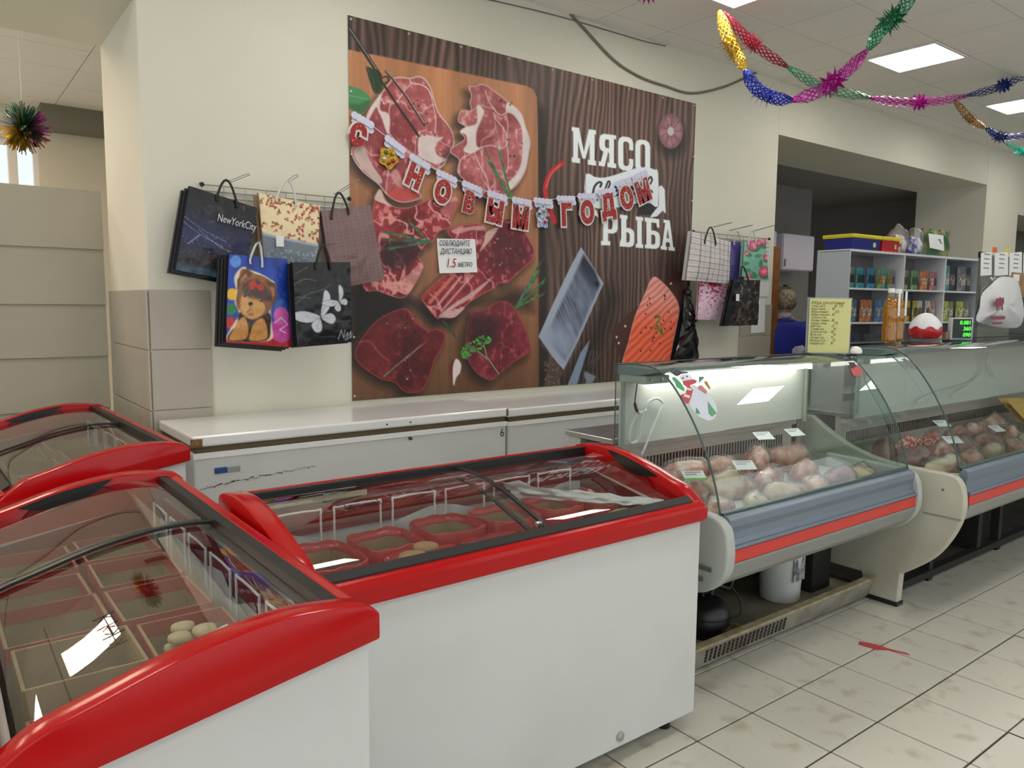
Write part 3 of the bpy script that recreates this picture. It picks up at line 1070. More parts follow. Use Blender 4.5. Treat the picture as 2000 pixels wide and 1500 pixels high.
def B5(pts):
    return [(680 + x * .19, 370 + y * .19) for x, y in pts]


def C5(pts):
    return [(680 + x * .19, 560 + y * .19) for x, y in pts]


def D5(pts):
    return [(1040 + x * .2133, 460 + y * .2133) for x, y in pts]


def E5(pts):
    return [(1080 + x * .19337, 210 + y * .19337) for x, y in pts]


def shift(pts, dx, dy):
    return [(x + dx, y + dy) for x, y in pts]


def steak(pts, dark, mid, light, seed, marble, rim=None, rimw=2.0, shade=(14, 10)):
    pts = smooth_path(pts, 4, True)
    B.poly(shift(pts, -shade[0] * .6, shade[1]), (14, 12, 12), 26, .85)
    a = B.poly_a(pts, 1.6)
    n1 = vnoise(uu * 5, vv * 5, seed, 4)
    n2 = vnoise(uu * 26, vv * 26, seed + 1, 3)
    col = np.array(dark) + (np.array(mid) - np.array(dark)) * np.clip(n1 * 1.9 - .45, 0, 1)[..., None]
    col = col * (.78 + .44 * n2)[..., None]
    rd = 1 - np.abs(2 * vnoise(uu * 5.5, vv * 5.5, seed + 2, 3) - 1)
    ma = np.clip((rd - .93) / .05, 0, 1) * marble
    sp = np.clip((n2 - (.74 - .14 * marble)) / .08, 0, 1) * (.25 + .45 * marble)
    ma = np.clip(ma + sp, 0, 1)[..., None]
    col = col * (1 - ma) + np.array(light) * ma
    B.I = B.I * (1 - a[..., None]) + col * a[..., None]
    if rim:
        B.line(pts + [pts[0]], rimw, rim, 1.5, .85)
    return pts


def fat(pts, col=(214, 202, 200), seed=0, n=True, op=.95, feather=3.0):
    p = smooth_path(pts, 4, True)
    a = B.poly_a(p, feather) * op
    k = (.9 + .16 * vnoise(uu * 9, vv * 9, 40 + seed, 3))[..., None]
    B.I = B.I * (1 - a[..., None]) + np.array(col) * k * a[..., None]


# dark pool of shade printed between the cuts on the board
B.poly(C5([(0, 0), (330, 40), (640, 150), (560, 300), (260, 420), (60, 620), (0, 800)]), (14, 15, 14), 30, .9)
B.poly(C5([(620, 150), (900, 240), (1180, 250), (1060, 430), (860, 420)]), (30, 18, 16), 26, .8)
B.poly(C5([(1180, 200), (1700, 20), (1900, 60), (1900, 260), (1500, 180)]), (28, 18, 16), 24, .7)
# upper left steak with its tail
steak(A5([(450, 165), (600, 165), (680, 148), (740, 170), (800, 250), (840, 380), (880, 500), (1000, 660), (1035, 780), (1010, 860), (960, 950), (930, 1010), (860, 1050),
          (780, 990), (690, 970), (600, 1030), (560, 1090), (600, 1200), (710, 1310), (630, 1360), (500, 1370), (380, 1300), (300, 1200), (150, 1080), (60, 960), (40, 850),
          (170, 720), (175, 560), (230, 440), (330, 310)]), (126, 52, 58), (170, 92, 94), (214, 172, 168), 11, .55, (214, 196, 192), 2.2)
fat(A5([(690, 740), (760, 715), (860, 740), (930, 740), (865, 800), (850, 860), (880, 920), (960, 950), (940, 975), (860, 1000), (770, 970), (690, 910)]), seed=1)
fat(A5([(330, 310), (230, 440), (180, 560), (200, 570), (270, 450), (300, 500), (330, 560), (390, 720), (410, 570), (380, 500), (320, 480), (310, 400)]), seed=2)
fat(A5([(60, 850), (150, 830), (230, 1000), (330, 1150), (300, 1190), (160, 1070), (70, 950)]), (190, 168, 164), 3)
fat(A5([(420, 1080), (480, 1060), (540, 1180), (620, 1260), (560, 1260), (480, 1220)]), (206, 160, 156), 4, op=.7)
for l in ([(600, 170), (610, 220), (560, 270), (520, 330), (470, 400), (410, 430), (395, 560), (400, 690), (470, 780), (600, 880), (700, 950)],
          [(610, 220), (720, 230), (800, 300), (830, 430), (855, 560), (850, 680), (870, 740)], [(610, 200), (760, 250), (820, 360)], [(300, 330), (310, 420)]):
    B.line(smooth_path(A5(l), 4), 2.2, (214, 188, 184), 1.6, .8)
B.poly(smooth_path(A5([(380, 1300), (500, 1230), (600, 1250), (700, 1310), (630, 1358), (500, 1368)]), 3, True), (186, 72, 66), 8, .8)
# upper right steak
steak(A5([(1180, 250), (1240, 245), (1320, 225), (1440, 300), (1560, 400), (1680, 500), (1730, 640), (1775, 780), (1760, 900), (1730, 1060), (1660, 1190), (1590, 1250),
          (1520, 1310), (1400, 1350), (1280, 1290), (1150, 1170), (1070, 1080), (1085, 960), (1005, 890), (1020, 840), (1140, 760), (1095, 685), (1150, 640), (1090, 600),
          (1075, 560), (1110, 480), (1200, 480), (1190, 400), (1205, 330)]), (134, 58, 64), (176, 102, 104), (216, 176, 172), 21, .5, (206, 176, 172), 1.8)
fat(A5([(1560, 400), (1680, 500), (1730, 640), (1773, 780), (1758, 900), (1720, 1080), (1600, 1240), (1560, 1190), (1640, 1100), (1690, 980), (1700, 800), (1690, 640), (1610, 520), (1540, 490)]), (216, 208, 208), 5)
fat(A5([(1150, 640), (1255, 600), (1260, 430), (1325, 480), (1300, 570), (1255, 690), (1255, 820), (1290, 850), (1200, 900), (1125, 870), (1160, 800), (1150, 720), (1098, 686)]), (218, 208, 206), 6)
for l in ([(1290, 840), (1400, 820), (1500, 850), (1560, 780), (1520, 660), (1440, 560), (1420, 500)], [(1200, 900), (1100, 960), (1085, 1080)], [(1230, 880), (1280, 1000), (1350, 1130), (1380, 1260)],
          [(1380, 1260), (1300, 1280)], [(1380, 1260), (1440, 1180)], [(1380, 1260), (1480, 1270)], [(1380, 1260), (1340, 1180)], [(1520, 1120), (1560, 1040), (1560, 880), (1540, 780)],
          [(1540, 500), (1560, 640), (1540, 780)], [(1340, 290), (1380, 400), (1480, 520), (1560, 490)]):
    B.line(smooth_path(A5(l), 4), 2.0, (220, 196, 192), 1.6, .75)
# middle left chop
steak(B5([(320, 0), (390, 120), (470, 180), (620, 190), (800, 120), (880, 110), (960, 150), (1080, 60), (1130, 130), (1060, 300), (1040, 390), (930, 430), (870, 530), (800, 560),
          (720, 690), (770, 790), (690, 960), (600, 1090), (500, 1110), (300, 1040), (160, 1010), (150, 600), (260, 500), (250, 250)]), (92, 22, 30), (158, 52, 58), (206, 140, 136), 31, .95, (190, 110, 108), 1.6)
B.poly(B5([(330, 560), (460, 520), (700, 560), (760, 640), (620, 800), (420, 820), (340, 760)]), (38, 20, 24), 14, .75)
fat(B5([(330, 0), (380, 110), (450, 170), (400, 160), (280, 110), (280, 60)]), (206, 184, 172), 7)
fat(B5([(740, 760), (770, 800), (690, 960), (620, 1060), (560, 1000), (420, 960), (560, 930), (660, 830)]), (206, 150, 146), 8, op=.75)
fat(B5([(960, 200), (1060, 120), (1120, 130), (1050, 290), (960, 240)]), (196, 130, 118), 9, op=.6)
# middle right rib steak
steak(B5([(1040, 410), (1180, 370), (1370, 360), (1420, 440), (1540, 380), (1640, 300), (1780, 380), (1840, 480), (1910, 620), (1890, 720), (1760, 840), (1640, 950), (1540, 960),
          (1500, 1010), (1300, 1120), (1180, 1220), (1090, 1310), (960, 1310), (910, 1320), (800, 1190), (760, 1110), (860, 1000), (1000, 880), (1200, 760), (1080, 520), (1030, 450)]),
      (104, 30, 40), (164, 56, 66), (206, 132, 132), 41, .8, (188, 84, 84), 1.8)
B.poly(smooth_path(B5([(1440, 560), (1560, 440), (1720, 440), (1840, 560), (1840, 700), (1700, 820), (1560, 860), (1450, 740)]), 3, True), (66, 22, 30), 20, .65)
for k, (p, q, w, c) in enumerate(((((1090, 880)), (840, 1160), 7, (196, 112, 92)), (((1160, 900)), (930, 1180), 5, (206, 150, 140)), (((1010, 900)), (770, 1110), 7, (150, 52, 46)),
                                  (((1280, 880)), (960, 1250), 4, (196, 150, 148)))):
    B.line(B5([p, q]), w, c, 3, .85)
fat(B5([(1490, 900), (1400, 960), (1260, 1060), (1080, 1180), (930, 1300), (1000, 1320), (1100, 1310), (1200, 1210), (1060, 1240), (1300, 1090)]), (204, 170, 166), 10, op=.85)
fat(B5([(1060, 420), (1200, 390), (1380, 370), (1400, 420), (1260, 420), (1120, 460)]), (206, 160, 154), 11, op=.8)
fat(B5([(1420, 440), (1540, 390), (1500, 470), (1430, 560), (1350, 640), (1400, 520)]), (206, 178, 168), 12, op=.9)
# lower steaks
steak(C5([(600, 230), (660, 290), (720, 370), (830, 450), (900, 440), (985, 480), (985, 560), (930, 680), (890, 740), (860, 840), (800, 1000), (740, 1070), (640, 1090), (560, 1060),
          (480, 980), (350, 950), (200, 860), (110, 780), (70, 690), (130, 560), (230, 420), (340, 320), (480, 250)]), (70, 20, 26), (104, 32, 38), (150, 74, 74), 51, .22, (150, 52, 54), 2.2)
for l in ([(110, 570), (220, 560), (270, 620), (340, 700), (420, 760)], [(620, 250), (700, 370), (830, 470)]):
    B.line(smooth_path(C5(l), 4), 2.4, (168, 84, 82), 2.4, .7)
steak(C5([(1280, 250), (1330, 260), (1420, 230), (1540, 160), (1640, 160), (1720, 250), (1790, 370), (1840, 500), (1872, 620), (1840, 690), (1720, 760), (1620, 840), (1560, 890),
          (1470, 960), (1340, 900), (1260, 800), (1220, 700), (1210, 560), (1230, 400)]), (84, 26, 36), (130, 44, 58), (176, 96, 100), 61, .35, (150, 60, 66), 1.8)
B.poly(C5([(1240, 300), (1480, 290), (1560, 420), (1480, 640), (1300, 700), (1230, 560)]), (40, 22, 28), 22, .7)
rg = random.Random(5)
for _ in range(70):                                   # peppercorns
    bx = rg.choice([A5([(rg.uniform(560, 860), rg.uniform(260, 820))])[0], A5([(rg.uniform(1350, 1700), rg.uniform(350, 950))])[0], C5([(rg.uniform(380, 700), rg.uniform(300, 560))])[0],
                    B5([(rg.uniform(1480, 1760), rg.uniform(500, 800))])[0], C5([(rg.uniform(480, 720), rg.uniform(700, 960))])[0]])
    B.dot(bx, rg.uniform(1, 2.2), rg.uniform(1, 2.2), rg.choice([(28, 20, 20), (50, 26, 26), (160, 140, 130)]), 1, .9)
# serving fork
B.line([(680, 52), (706, 92), (742, 148)], 8, (36, 33, 30), 2)
B.line([(683, 56), (708, 93), (735, 135)], 2.2, (150, 146, 138), 1.2, .8)
B.line(A5([(300, 120), (330, 200), (480, 430), (690, 730)]), 4.2, (40, 34, 34), 1.5)
B.line(A5([(370, 100), (420, 150), (560, 330), (745, 620)]), 4.6, (52, 44, 44), 1.5)
B.line(A5([(375, 95), (430, 150), (570, 330), (740, 600)]), 1.4, (176, 166, 160), 1)
B.line(A5([(325, 170), (350, 150), (390, 150), (400, 190), (360, 215)]), 3, (30, 34, 28), 1.5)
# leaves and herbs
B.poly(smooth_path(A5([(-20, 250), (60, 250), (150, 290), (225, 370), (195, 430), (130, 510), (60, 480), (-20, 420)]), 3, True), (66, 128, 82), 3)
B.poly(smooth_path(A5([(-20, 400), (100, 420), (220, 370), (195, 430), (130, 510), (60, 485), (-20, 430)]), 3, True), (44, 92, 56), 6, .8)
B.line(A5([(-10, 330), (100, 350), (220, 375)]), 1, (120, 168, 126), 1, .7)
B.poly(smooth_path(A5([(180, 50), (290, 110), (335, 260), (262, 315), (212, 200), (190, 120)]), 3, True), (34, 56, 36), 3)
B.line(A5([(190, 60), (240, 180), (265, 310)]), 1, (74, 100, 74), 1, .8)


def sprig(base, tips, col, w=2.4, n=7, jit=3):
    w, n = w * 1.5, n + 4
    for tip in tips:
        B.line(smooth_path([base, ((base[0] + tip[0]) / 2 + rg.uniform(-2, 2), (base[1] + tip[1]) / 2), tip], 3), w, col, 1.2, .95, True)
        for k in range(n):
            f = .25 + .75 * k / n
            c = (base[0] + (tip[0] - base[0]) * f, base[1] + (tip[1] - base[1]) * f)
            t2 = (c[0] + (tip[0] - base[0]) * .22 + rg.uniform(-jit, jit), c[1] + (tip[1] - base[1]) * .22 + rg.uniform(-jit, jit))
            cc = [v * rg.uniform(.6, 1.35) for v in col]
            B.line([c, t2], w * .8, cc, 1, .9, True)


sprig(A5([(1600, 1370)])[0], A5([(1360, 915), (1480, 890), (1390, 1010)]), (66, 110, 66), 3.2)
sprig(B5([(840, 540)])[0], B5([(390, 440), (390, 510), (430, 610), (640, 350)]), (54, 96, 66), 3, 8, 4)
sprig(B5([(1725, 1215)])[0], B5([(1975, 760), (2010, 950), (1960, 860), (1990, 1080)]), (62, 110, 70), 3, 7, 4)
sprig(C5([(370, 920)])[0], C5([(770, 590), (640, 690)]), (112, 118, 84), 1.8, 5, 3)
sprig(C5([(980, 360)])[0], C5([(1110, 520), (1060, 440)]), (40, 66, 44), 2.6, 6, 3)
for l in ([(1390, 580), (1425, 720), (1545, 890)], [(1330, 660), (1425, 740)]):
    B.line(C5(l), 2.4, (126, 140, 104), 1.2)
for _ in range(110):
    th, rr_ = rg.uniform(0, 2 * PI), rg.random() ** .5
    cx, cy2, rx, ry = rg.choice([(1290, 610, 90, 60), (1230, 660, 60, 50), (1395, 545, 75, 40), (1205, 700, 40, 36)])
    p = C5([(cx + rx * rr_ * math.cos(th), cy2 + ry * rr_ * math.sin(th))])[0]
    B.dot(p, rg.uniform(1.5, 3.2), rg.uniform(1.2, 2.4), [v * rg.uniform(.6, 1.3) for v in (70, 150, 62)], 1.2)
# garlic clove and bulb
B.poly(smooth_path(C5([(1085, 745), (1040, 820), (1040, 900), (1080, 960)]), 3, True), (96, 44, 42), 2)
B.poly(smooth_path(C5([(1110, 740), (1160, 790), (1152, 880), (1112, 935), (1085, 1020), (1075, 940), (1078, 820)]), 3, True), (206, 194, 194), 1.6)
gc = E5([(1190, 240)])[0]
B.dot((gc[0] + 2, gc[1] + 14), 28, 36, (20, 16, 18), 20, .8)
B.dot(gc, 24, 34, (132, 92, 100), 2.5)
for k in range(9):
    an = 2 * PI * k / 9
    e = (gc[0] + 22 * math.cos(an), gc[1] + 31 * math.sin(an))
    m_ = (gc[0] + 14 * math.cos(an + .2), gc[1] + 20 * math.sin(an + .2))
    B.dot(m_, 7, 8, (166 - 20 * (k % 2), 120 - 20 * (k % 2), 128 - 20 * (k % 2)), 4, .9)
    B.line([gc, e], 1.4, (92, 58, 66), 1.4, .8)
B.dot(gc, 6.5, 9, (196, 184, 182), 2)
# chilli
B.line(smooth_path([(1098, 319), (1076, 337), (1065, 367), (1070, 397), (1083, 433)], 5), 9, (178, 34, 36), 2)
B.line(smooth_path([(1094, 322), (1075, 342), (1067, 367)], 5), 2.4, (232, 120, 116), 2, .8)
# cleaver, knife and fork, salmon on its board
B.poly(D5([(500, 1000), (700, 480), (760, 560), (560, 1100), (380, 1420), (200, 1420)]), (16, 14, 14), 40, .7)
clv = D5([(445, 105), (560, 290), (650, 440), (540, 690), (420, 960), (285, 1230), (190, 1120), (100, 990), (55, 925), (200, 600), (340, 300)])
B.poly(D5([(175, 1120), (290, 1250), (170, 1440), (90, 1440)]), (78, 62, 50), 3)
for _ in range(60):
    B.dot(D5([(rg.uniform(110, 260), rg.uniform(1150, 1400))])[0], 2, 1.6, (rg.uniform(60, 150),) * 3, 1, .5)
B.poly(clv, (150, 160, 178), 1.5)
aa = B.poly_a(D5([(468, 175), (575, 330), (620, 450), (500, 720), (390, 980), (300, 1150), (180, 1010), (150, 860), (330, 480)]), 6)
met = vnoise(uu * 6 - vv * 3, vv * 3, 71, 4)
B.I = B.I * (1 - aa[..., None]) + (np.array((34, 40, 56)) + np.array((110, 114, 122)) * np.clip(met * 1.7 - .45, 0, 1)[..., None]) * aa[..., None]
B.poly(D5([(150, 860), (260, 860), (390, 980), (300, 1150), (120, 990)]), (136, 146, 170), 26, .75)
for k in range(7):
    B.line(D5([(190 + 20 * k, 700 - 30 * k), (240 + 26 * k, 820 - 20 * k)]), 2.2, (150, 156, 170), 2, .4)
B.dot(D5([(592, 440)])[0], 3.4, 5, (16, 18, 22), 1)
B.poly(D5([(525, 955), (500, 1060), (400, 1390), (310, 1400), (440, 1070)]), (118, 134, 158), 1.5)
for k in range(4):
    B.line(D5([(540 + 28 * k, 1050 + 6 * k), (510 + 24 * k, 1180)]), 1.6, (84, 84, 88), 1.2)
B.poly(D5([(480, 1240), (580, 1290), (560, 1330), (500, 1400), (470, 1400), (490, 1330), (470, 1280)]), (112, 122, 136), 3)
B.poly(D5([(1000, 620), (850, 740), (718, 880), (730, 960), (840, 1180), (900, 1150), (950, 720)]), (72, 44, 38), 2)
B.poly(D5([(1190, 430), (1260, 370), (1280, 320), (1312, 300), (1350, 345), (1410, 520), (1385, 650), (1340, 670)]), (70, 42, 40), 2)
sal = smooth_path(D5([(1100, 385), (1180, 420), (1280, 530), (1340, 650), (1325, 800), (1280, 1000), (1240, 1200), (845, 1210), (880, 980), (940, 740), (1020, 560)]), 3, True)
a_ = B.poly_a(sal, 1.6)
st = .5 + .5 * np.sin((uu * 1.4 + vv * 2.2 + .18 * vnoise(uu * 5, vv * 5, 80, 2)) * 2 * PI * 7)
topm = np.clip((640 - PY) / 60, 0, 1)[..., None]
sc_ = (np.array((208, 82, 54)) * (1 - topm) + np.array((204, 128, 116)) * topm) + (st * 34)[..., None]
B.I = B.I * (1 - a_[..., None]) + sc_ * a_[..., None]
B.line(sal + [sal[0]], 1.6, (226, 170, 156), 1.2, .7)
for _ in range(22):
    B.dot(D5([(rg.uniform(980, 1290), rg.uniform(520, 1100))])[0], 1.4, 1.8, (40, 18, 18), 1)
for _ in range(16):
    B.dot(D5([(rg.uniform(1110, 1190), rg.uniform(720, 900))])[0], 2, 2.6, (60, 120, 50), 1)
for p in ((850, 830), (770, 930), (790, 985), (1268, 440)):
    B.dot(D5([p])[0], 2, 2.4, (214, 200, 176), 1)
B.poly(D5([(1400, 540), (1480, 700), (1560, 800), (1560, 1300), (1230, 1300), (1290, 980), (1350, 700)]), (26, 28, 30), 2)
# lettering
GL = {
    'М': ([[(0, .86), (.34, .86), (.34, 1), (0, 1)], [(.06, 0), (.26, 0), (.26, 1), (.06, 1)], [(0, 0), (.3, 0), (.3, .12), (0, .12)], [(.1, 0), (.3, 0), (.56, .85), (.44, .85)],
           [(.7, 0), (.9, 0), (.56, .85), (.44, .85)], [(.74, 0), (.94, 0), (.94, 1), (.74, 1)], [(.7, 0), (1, 0), (1, .12), (.7, .12)], [(.66, .86), (1, .86), (1, 1), (.66, 1)]], []),
    'Я': ([[(.6, 0), (.88, 0), (.88, 1), (.6, 1)], [(.5, .86), (1, .86), (1, 1), (.5, 1)], [(.6, 0), (1, 0), (1, .12), (.6, .12)],
           [(.7, 0), (.3, 0), (.1, .06), (.04, .18), (.04, .4), (.1, .5), (.3, .56), (.7, .56)], [(.3, .5), (.56, .5), (.34, 1), (0, 1), (0, .86), (.12, .86)]],
          [[(.6, .16), (.42, .16), (.36, .22), (.36, .36), (.42, .42), (.6, .42)]]),
    'С': ([[(.3, 0), (.7, 0), (.92, .06), (1, .18), (1, .38), (.72, .38), (.72, .2), (.62, .14), (.42, .14), (.34, .2), (.34, .8), (.42, .86), (.62, .86), (.72, .8), (.72, .64), (1, .64),
            (1, .82), (.92, .94), (.7, 1), (.3, 1), (.08, .94), (0, .82), (0, .18), (.08, .06)]], []),
    'О': ([[(.3, 0), (.7, 0), (.92, .06), (1, .18), (1, .82), (.92, .94), (.7, 1), (.3, 1), (.08, .94), (0, .82), (0, .18), (.08, .06)]],
          [[(.34, .2), (.42, .14), (.58, .14), (.66, .2), (.66, .8), (.58, .86), (.42, .86), (.34, .8)]]),
    'Р': ([[(.12, 0), (.42, 0), (.42, 1), (.12, 1)], [(0, .86), (.55, .86), (.55, 1), (0, 1)], [(0, 0), (.4, 0), (.4, .12), (0, .12)],
           [(.3, 0), (.7, 0), (.92, .06), (1, .18), (1, .42), (.92, .54), (.7, .6), (.3, .6)]], [[(.42, .14), (.6, .14), (.68, .2), (.68, .4), (.6, .46), (.42, .46)]]),
    'Ы': ([[(.06, 0), (.28, 0), (.28, 1), (.06, 1)], [(0, 0), (.33, 0), (.33, .12), (0, .12)], [(.2, .4), (.44, .4), (.58, .46), (.62, .56), (.62, .84), (.58, .94), (.44, 1), (0, 1), (0, .88)],
           [(.74, 0), (.94, 0), (.94, 1), (.74, 1)], [(.68, 0), (1, 0), (1, .12), (.68, .12)], [(.68, .88), (1, .88), (1, 1), (.68, 1)]],
          [[(.28, .54), (.36, .54), (.42, .6), (.42, .8), (.36, .86), (.28, .86)]]),
    'Б': ([[(.1, 0), (.42, 0), (.42, 1), (.1, 1)], [(0, 0), (.95, 0), (.95, .28), (.8, .28), (.75, .14), (0, .14)],
           [(.3, .4), (.7, .4), (.92, .46), (1, .58), (1, .82), (.92, .94), (.7, 1), (0, 1), (0, .88), (.3, .88)]], [[(.42, .54), (.6, .54), (.68, .6), (.68, .8), (.6, .86), (.42, .86)]]),
    'А': ([[(.35, 0), (.65, 0), (.9, .88), (1, .88), (1, 1), (.55, 1), (.55, .88), (.66, .88), (.62, .74), (.38, .74), (.34, .88), (.45, .88), (.45, 1), (0, 1), (0, .88), (.1, .88)],
           [(.2, 0), (.65, 0), (.65, .1), (.2, .1)]], [[(.5, .28), (.585, .6), (.415, .6)]]),
}


def letter(ch, x0, x1, yt0, yt1, yb0, yb1, col=(222, 230, 236)):
    def mp(p):
        x, y = p
        top, bot = yt0 + (yt1 - yt0) * x, yb0 + (yb1 - yb0) * x
        return (x0 + (x1 - x0) * x, top + (bot - top) * y)
    outs, holes = GL[ch]
    a = np.zeros(PX.shape)
    for o in outs:
        a = np.maximum(a, B.poly_a(E5([mp(p) for p in o]), 1.1))
    for h in holes:
        a *= 1 - B.poly_a(E5([mp(p) for p in h]), 1.1)
    B.put(a, col)


for ch, x0, x1, t0, t1, b0, b1 in (('М', 190, 435, 195, 230, 552, 588), ('Я', 462, 638, 258, 282, 588, 614), ('С', 658, 812, 288, 304, 628, 645), ('О', 832, 982, 318, 336, 645, 662),
                                   ('Р', 485, 655, 1080, 1100, 1390, 1395), ('Ы', 675, 912, 1080, 1108, 1402, 1420), ('Б', 928, 1082, 1108, 1130, 1420, 1432), ('А', 1088, 1230, 1128, 1148, 1432, 1450)):
    letter(ch, x0, x1, t0, t1, b0, b1)
W_ = (216, 224, 230)
B.poly(E5([(245, 905), (300, 915), (340, 900), (400, 1000), (440, 1040), (462, 1108), (400, 1080), (310, 1130), (255, 1085), (272, 1000)]), W_, 1.2)
B.poly(E5([(1070, 795), (1100, 788), (1130, 830), (1140, 1072), (1108, 1042), (1050, 1100), (978, 1112), (1040, 1020), (1068, 990)]), W_, 1.2)
B.poly(E5([(850, 1085), (990, 1085), (1062, 1000), (980, 965), (880, 965)]), (34, 34, 36), 1.5)
B.poly(smooth_path(E5([(330, 672), (420, 700), (520, 708), (660, 670), (820, 618), (940, 604), (1030, 628), (1062, 660), (1062, 1000), (985, 966), (860, 966), (700, 1000), (560, 1020), (430, 1015), (330, 962)]), 2, True), W_, 1.2)
B.line(E5([(330, 672), (330, 962)]), 1, (90, 90, 90), 1, .5)
# script word on the ribbon, written by hand in strokes
for l, w in (([(478, 800), (490, 765), (465, 755), (425, 790), (405, 860), (412, 915), (445, 935)], 4.2), ([(505, 890), (540, 790), (560, 745), (575, 770), (545, 850), (530, 900), (575, 850), (600, 880), (580, 905)], 3.4),
             ([(610, 870), (650, 830), (640, 800), (612, 830), (620, 890), (655, 880)], 3.4), ([(665, 870), (700, 800), (735, 780), (720, 850), (760, 790), (765, 860)], 3.4),
             ([(790, 840), (835, 790), (820, 750), (795, 790), (805, 870), (850, 860)], 3.6), ([(870, 830), (900, 770), (880, 860), (930, 840)], 3.4),
             ([(985, 770), (1000, 730), (985, 700), (960, 740), (965, 810), (1000, 850), (985, 865)], 3.4)):
    B.line(smooth_path(E5(l), 5), w, (30, 34, 36), 1.2)
print_mesh('printed_sheet', B, pos - np.array(banner.location), print_mat('banner_print', .5), banner, gain=1.1)
MB().box(BX0 - banner.location.x, BX1 - banner.location.x, .001, .006, 0, BZ1 - BZ0).build('sheet_back', M('banner_back', (230, 230, 228), .6), banner)
nail = M('nail_grey', (190, 190, 186), .4, .7)
for k in range(9):
    xx = BX0 + .02 + (BX1 - BX0 - .04) * k / 8
    o = MB().lathe([(.008, 0), (.008, .003), (.003, .005)], 8).build('nail', nail, banner)
    o.rotation_euler = (PI / 2, 0, 0)
    o.location = (xx - banner.location.x, -.003, BZ1 - BZ0 - .02)
for k in range(6):
    for xx in (BX0 + .015, BX1 - .015):
        c = bpy.data.objects.new('nail', o.data)
        COL.objects.link(c)
        c.parent = banner
        c.rotation_euler = (PI / 2, 0, 0)
        c.location = (xx - banner.location.x, -.003, .03 + (BZ1 - BZ0 - .1) * k / 6)

# ================================================================== WALL: NOTICE, RACKS, BAGS, GARLANDS, CABLES
paper = M('white_paper', (236, 238, 240), .7)
ink_blue = M('ink_dark', (46, 48, 62), .6)
ink_red = M('ink_red', (168, 34, 60), .6)


def sheet(name, label, cat, pts, y, mat, th=.0012, group=None, curl=0.0):
    """a thin sheet hung flat on a wall plane y"""
    P = [measure(px, py, 'y', y) for px, py in pts]
    t = thing(name, label, cat, (sum((p for p in P), Vector()) / 4), group=group)
    c = Vector(t.location)
    n = 6
    mb = MB()

    def f(u, v):
        a = P[0].lerp(P[1], u)
        b = P[3].lerp(P[2], u)
        q = a.lerp(b, v) - c
        q.y -= curl * (v ** 2)
        return tuple(q)
    mb.grid(f, n, n)
    mb.grid(lambda u, v: tuple(Vector(f(u, v)) + Vector((0, th, 0))), n, n)
    mb.build('sheet', mat, t, smooth='all')
    return t, P


nt1, P = sheet('paper_notice', 'white handwritten distance notice on the banner reading 1.5', 'notice', [(853, 466), (928, 467), (931, 532), (857, 534)], WALL_Y - .017, paper, curl=.01)
R_ = (P[1] - P[0]).normalized()
U_ = (P[0] - P[3]).normalized()
loc = Vector(nt1.location)
for body, dx, dz, size, m, sx in (('СОБЛЮДАЙТЕ', .008, .185, .05, ink_blue, .68), ('ДИСТАНЦИЮ', .012, .13, .05, ink_blue, .76), ('1.5', .05, .04, .085, ink_red, .8), ('МЕТРО', .15, .042, .042, ink_blue, .8)):
    o_ = P[3] + R_ * dx + U_ * dz + Vector((0, -.012, 0)) - loc
    text_obj('lettering', body, size, m, nt1, face_matrix(o_, R_, U_), shear=.25, sx=sx, offset=.0005)

rack_wire = M('rack_wire', (168, 168, 162), .35, .7)


def rack(label, L, Rr, n, drop, hooks):
    """wire grid on the wall between two places of the frame, with hooks; hooks = (base, tip, reach)"""
    A, B_ = measure(L[0], L[1], 'y', WALL_Y - .03), measure(Rr[0], Rr[1], 'y', WALL_Y - .03)
    B_.z = A.z
    t = thing('wire_rack', label, 'rack', A, group='wire bag racks')
    w = (B_ - A).x
    for k in range(n):
        z = -drop * k / (n - 1)
        MB().tube([(0, 0, z), (w, 0, z)], .0032, 6).build('rack_bar', rack_wire, t)
    for k in range(int(w / .12) + 1):
        MB().tube([(.12 * k, .004, .0), (.12 * k, .004, -drop)], .0022, 5).build('rack_cross_wire', rack_wire, t)
    for x in (0, w):
        MB().lathe([(.001, -.014), (.012, -.008), (.014, 0), (.012, .008), (.001, .014)], 10, (x, -.002, 0)).build('rack_end', black_plastic, t, smooth=True)
    for b, tip, yt in hooks:
        p0 = measure(b[0], b[1], 'y', WALL_Y - .035)
        p1 = measure(tip[0], tip[1], 'y', yt)
        s = Vector((.011, 0, 0))
        path = [p0 - s - A, p1 - s - A, p1 + Vector((0, -.012, .004)) - A, p1 + s - A, p0 + s - A]
        MB().tube(path, .0022, 6).build('hook', rack_wire, t)
    return t


rack('wire rack with shopping bags left of the banner', (394, 360), (682, 388), 7, .20, [((446, 356), (484, 341), 4.18), ((560, 356), (579, 343), 4.18), ((655, 380), (700, 352), 4.18), ((490, 478), (508, 473), 4.10), ((630, 480), (660, 474), 4.05)])
rack('wire rack with shopping bags right of the banner', (1354, 452), (1502, 468), 5, .16, [((1392, 444), (1428, 435), 4.25), ((1425, 450), (1468, 440), 4.25), ((1470, 452), (1510, 441), 4.25)])


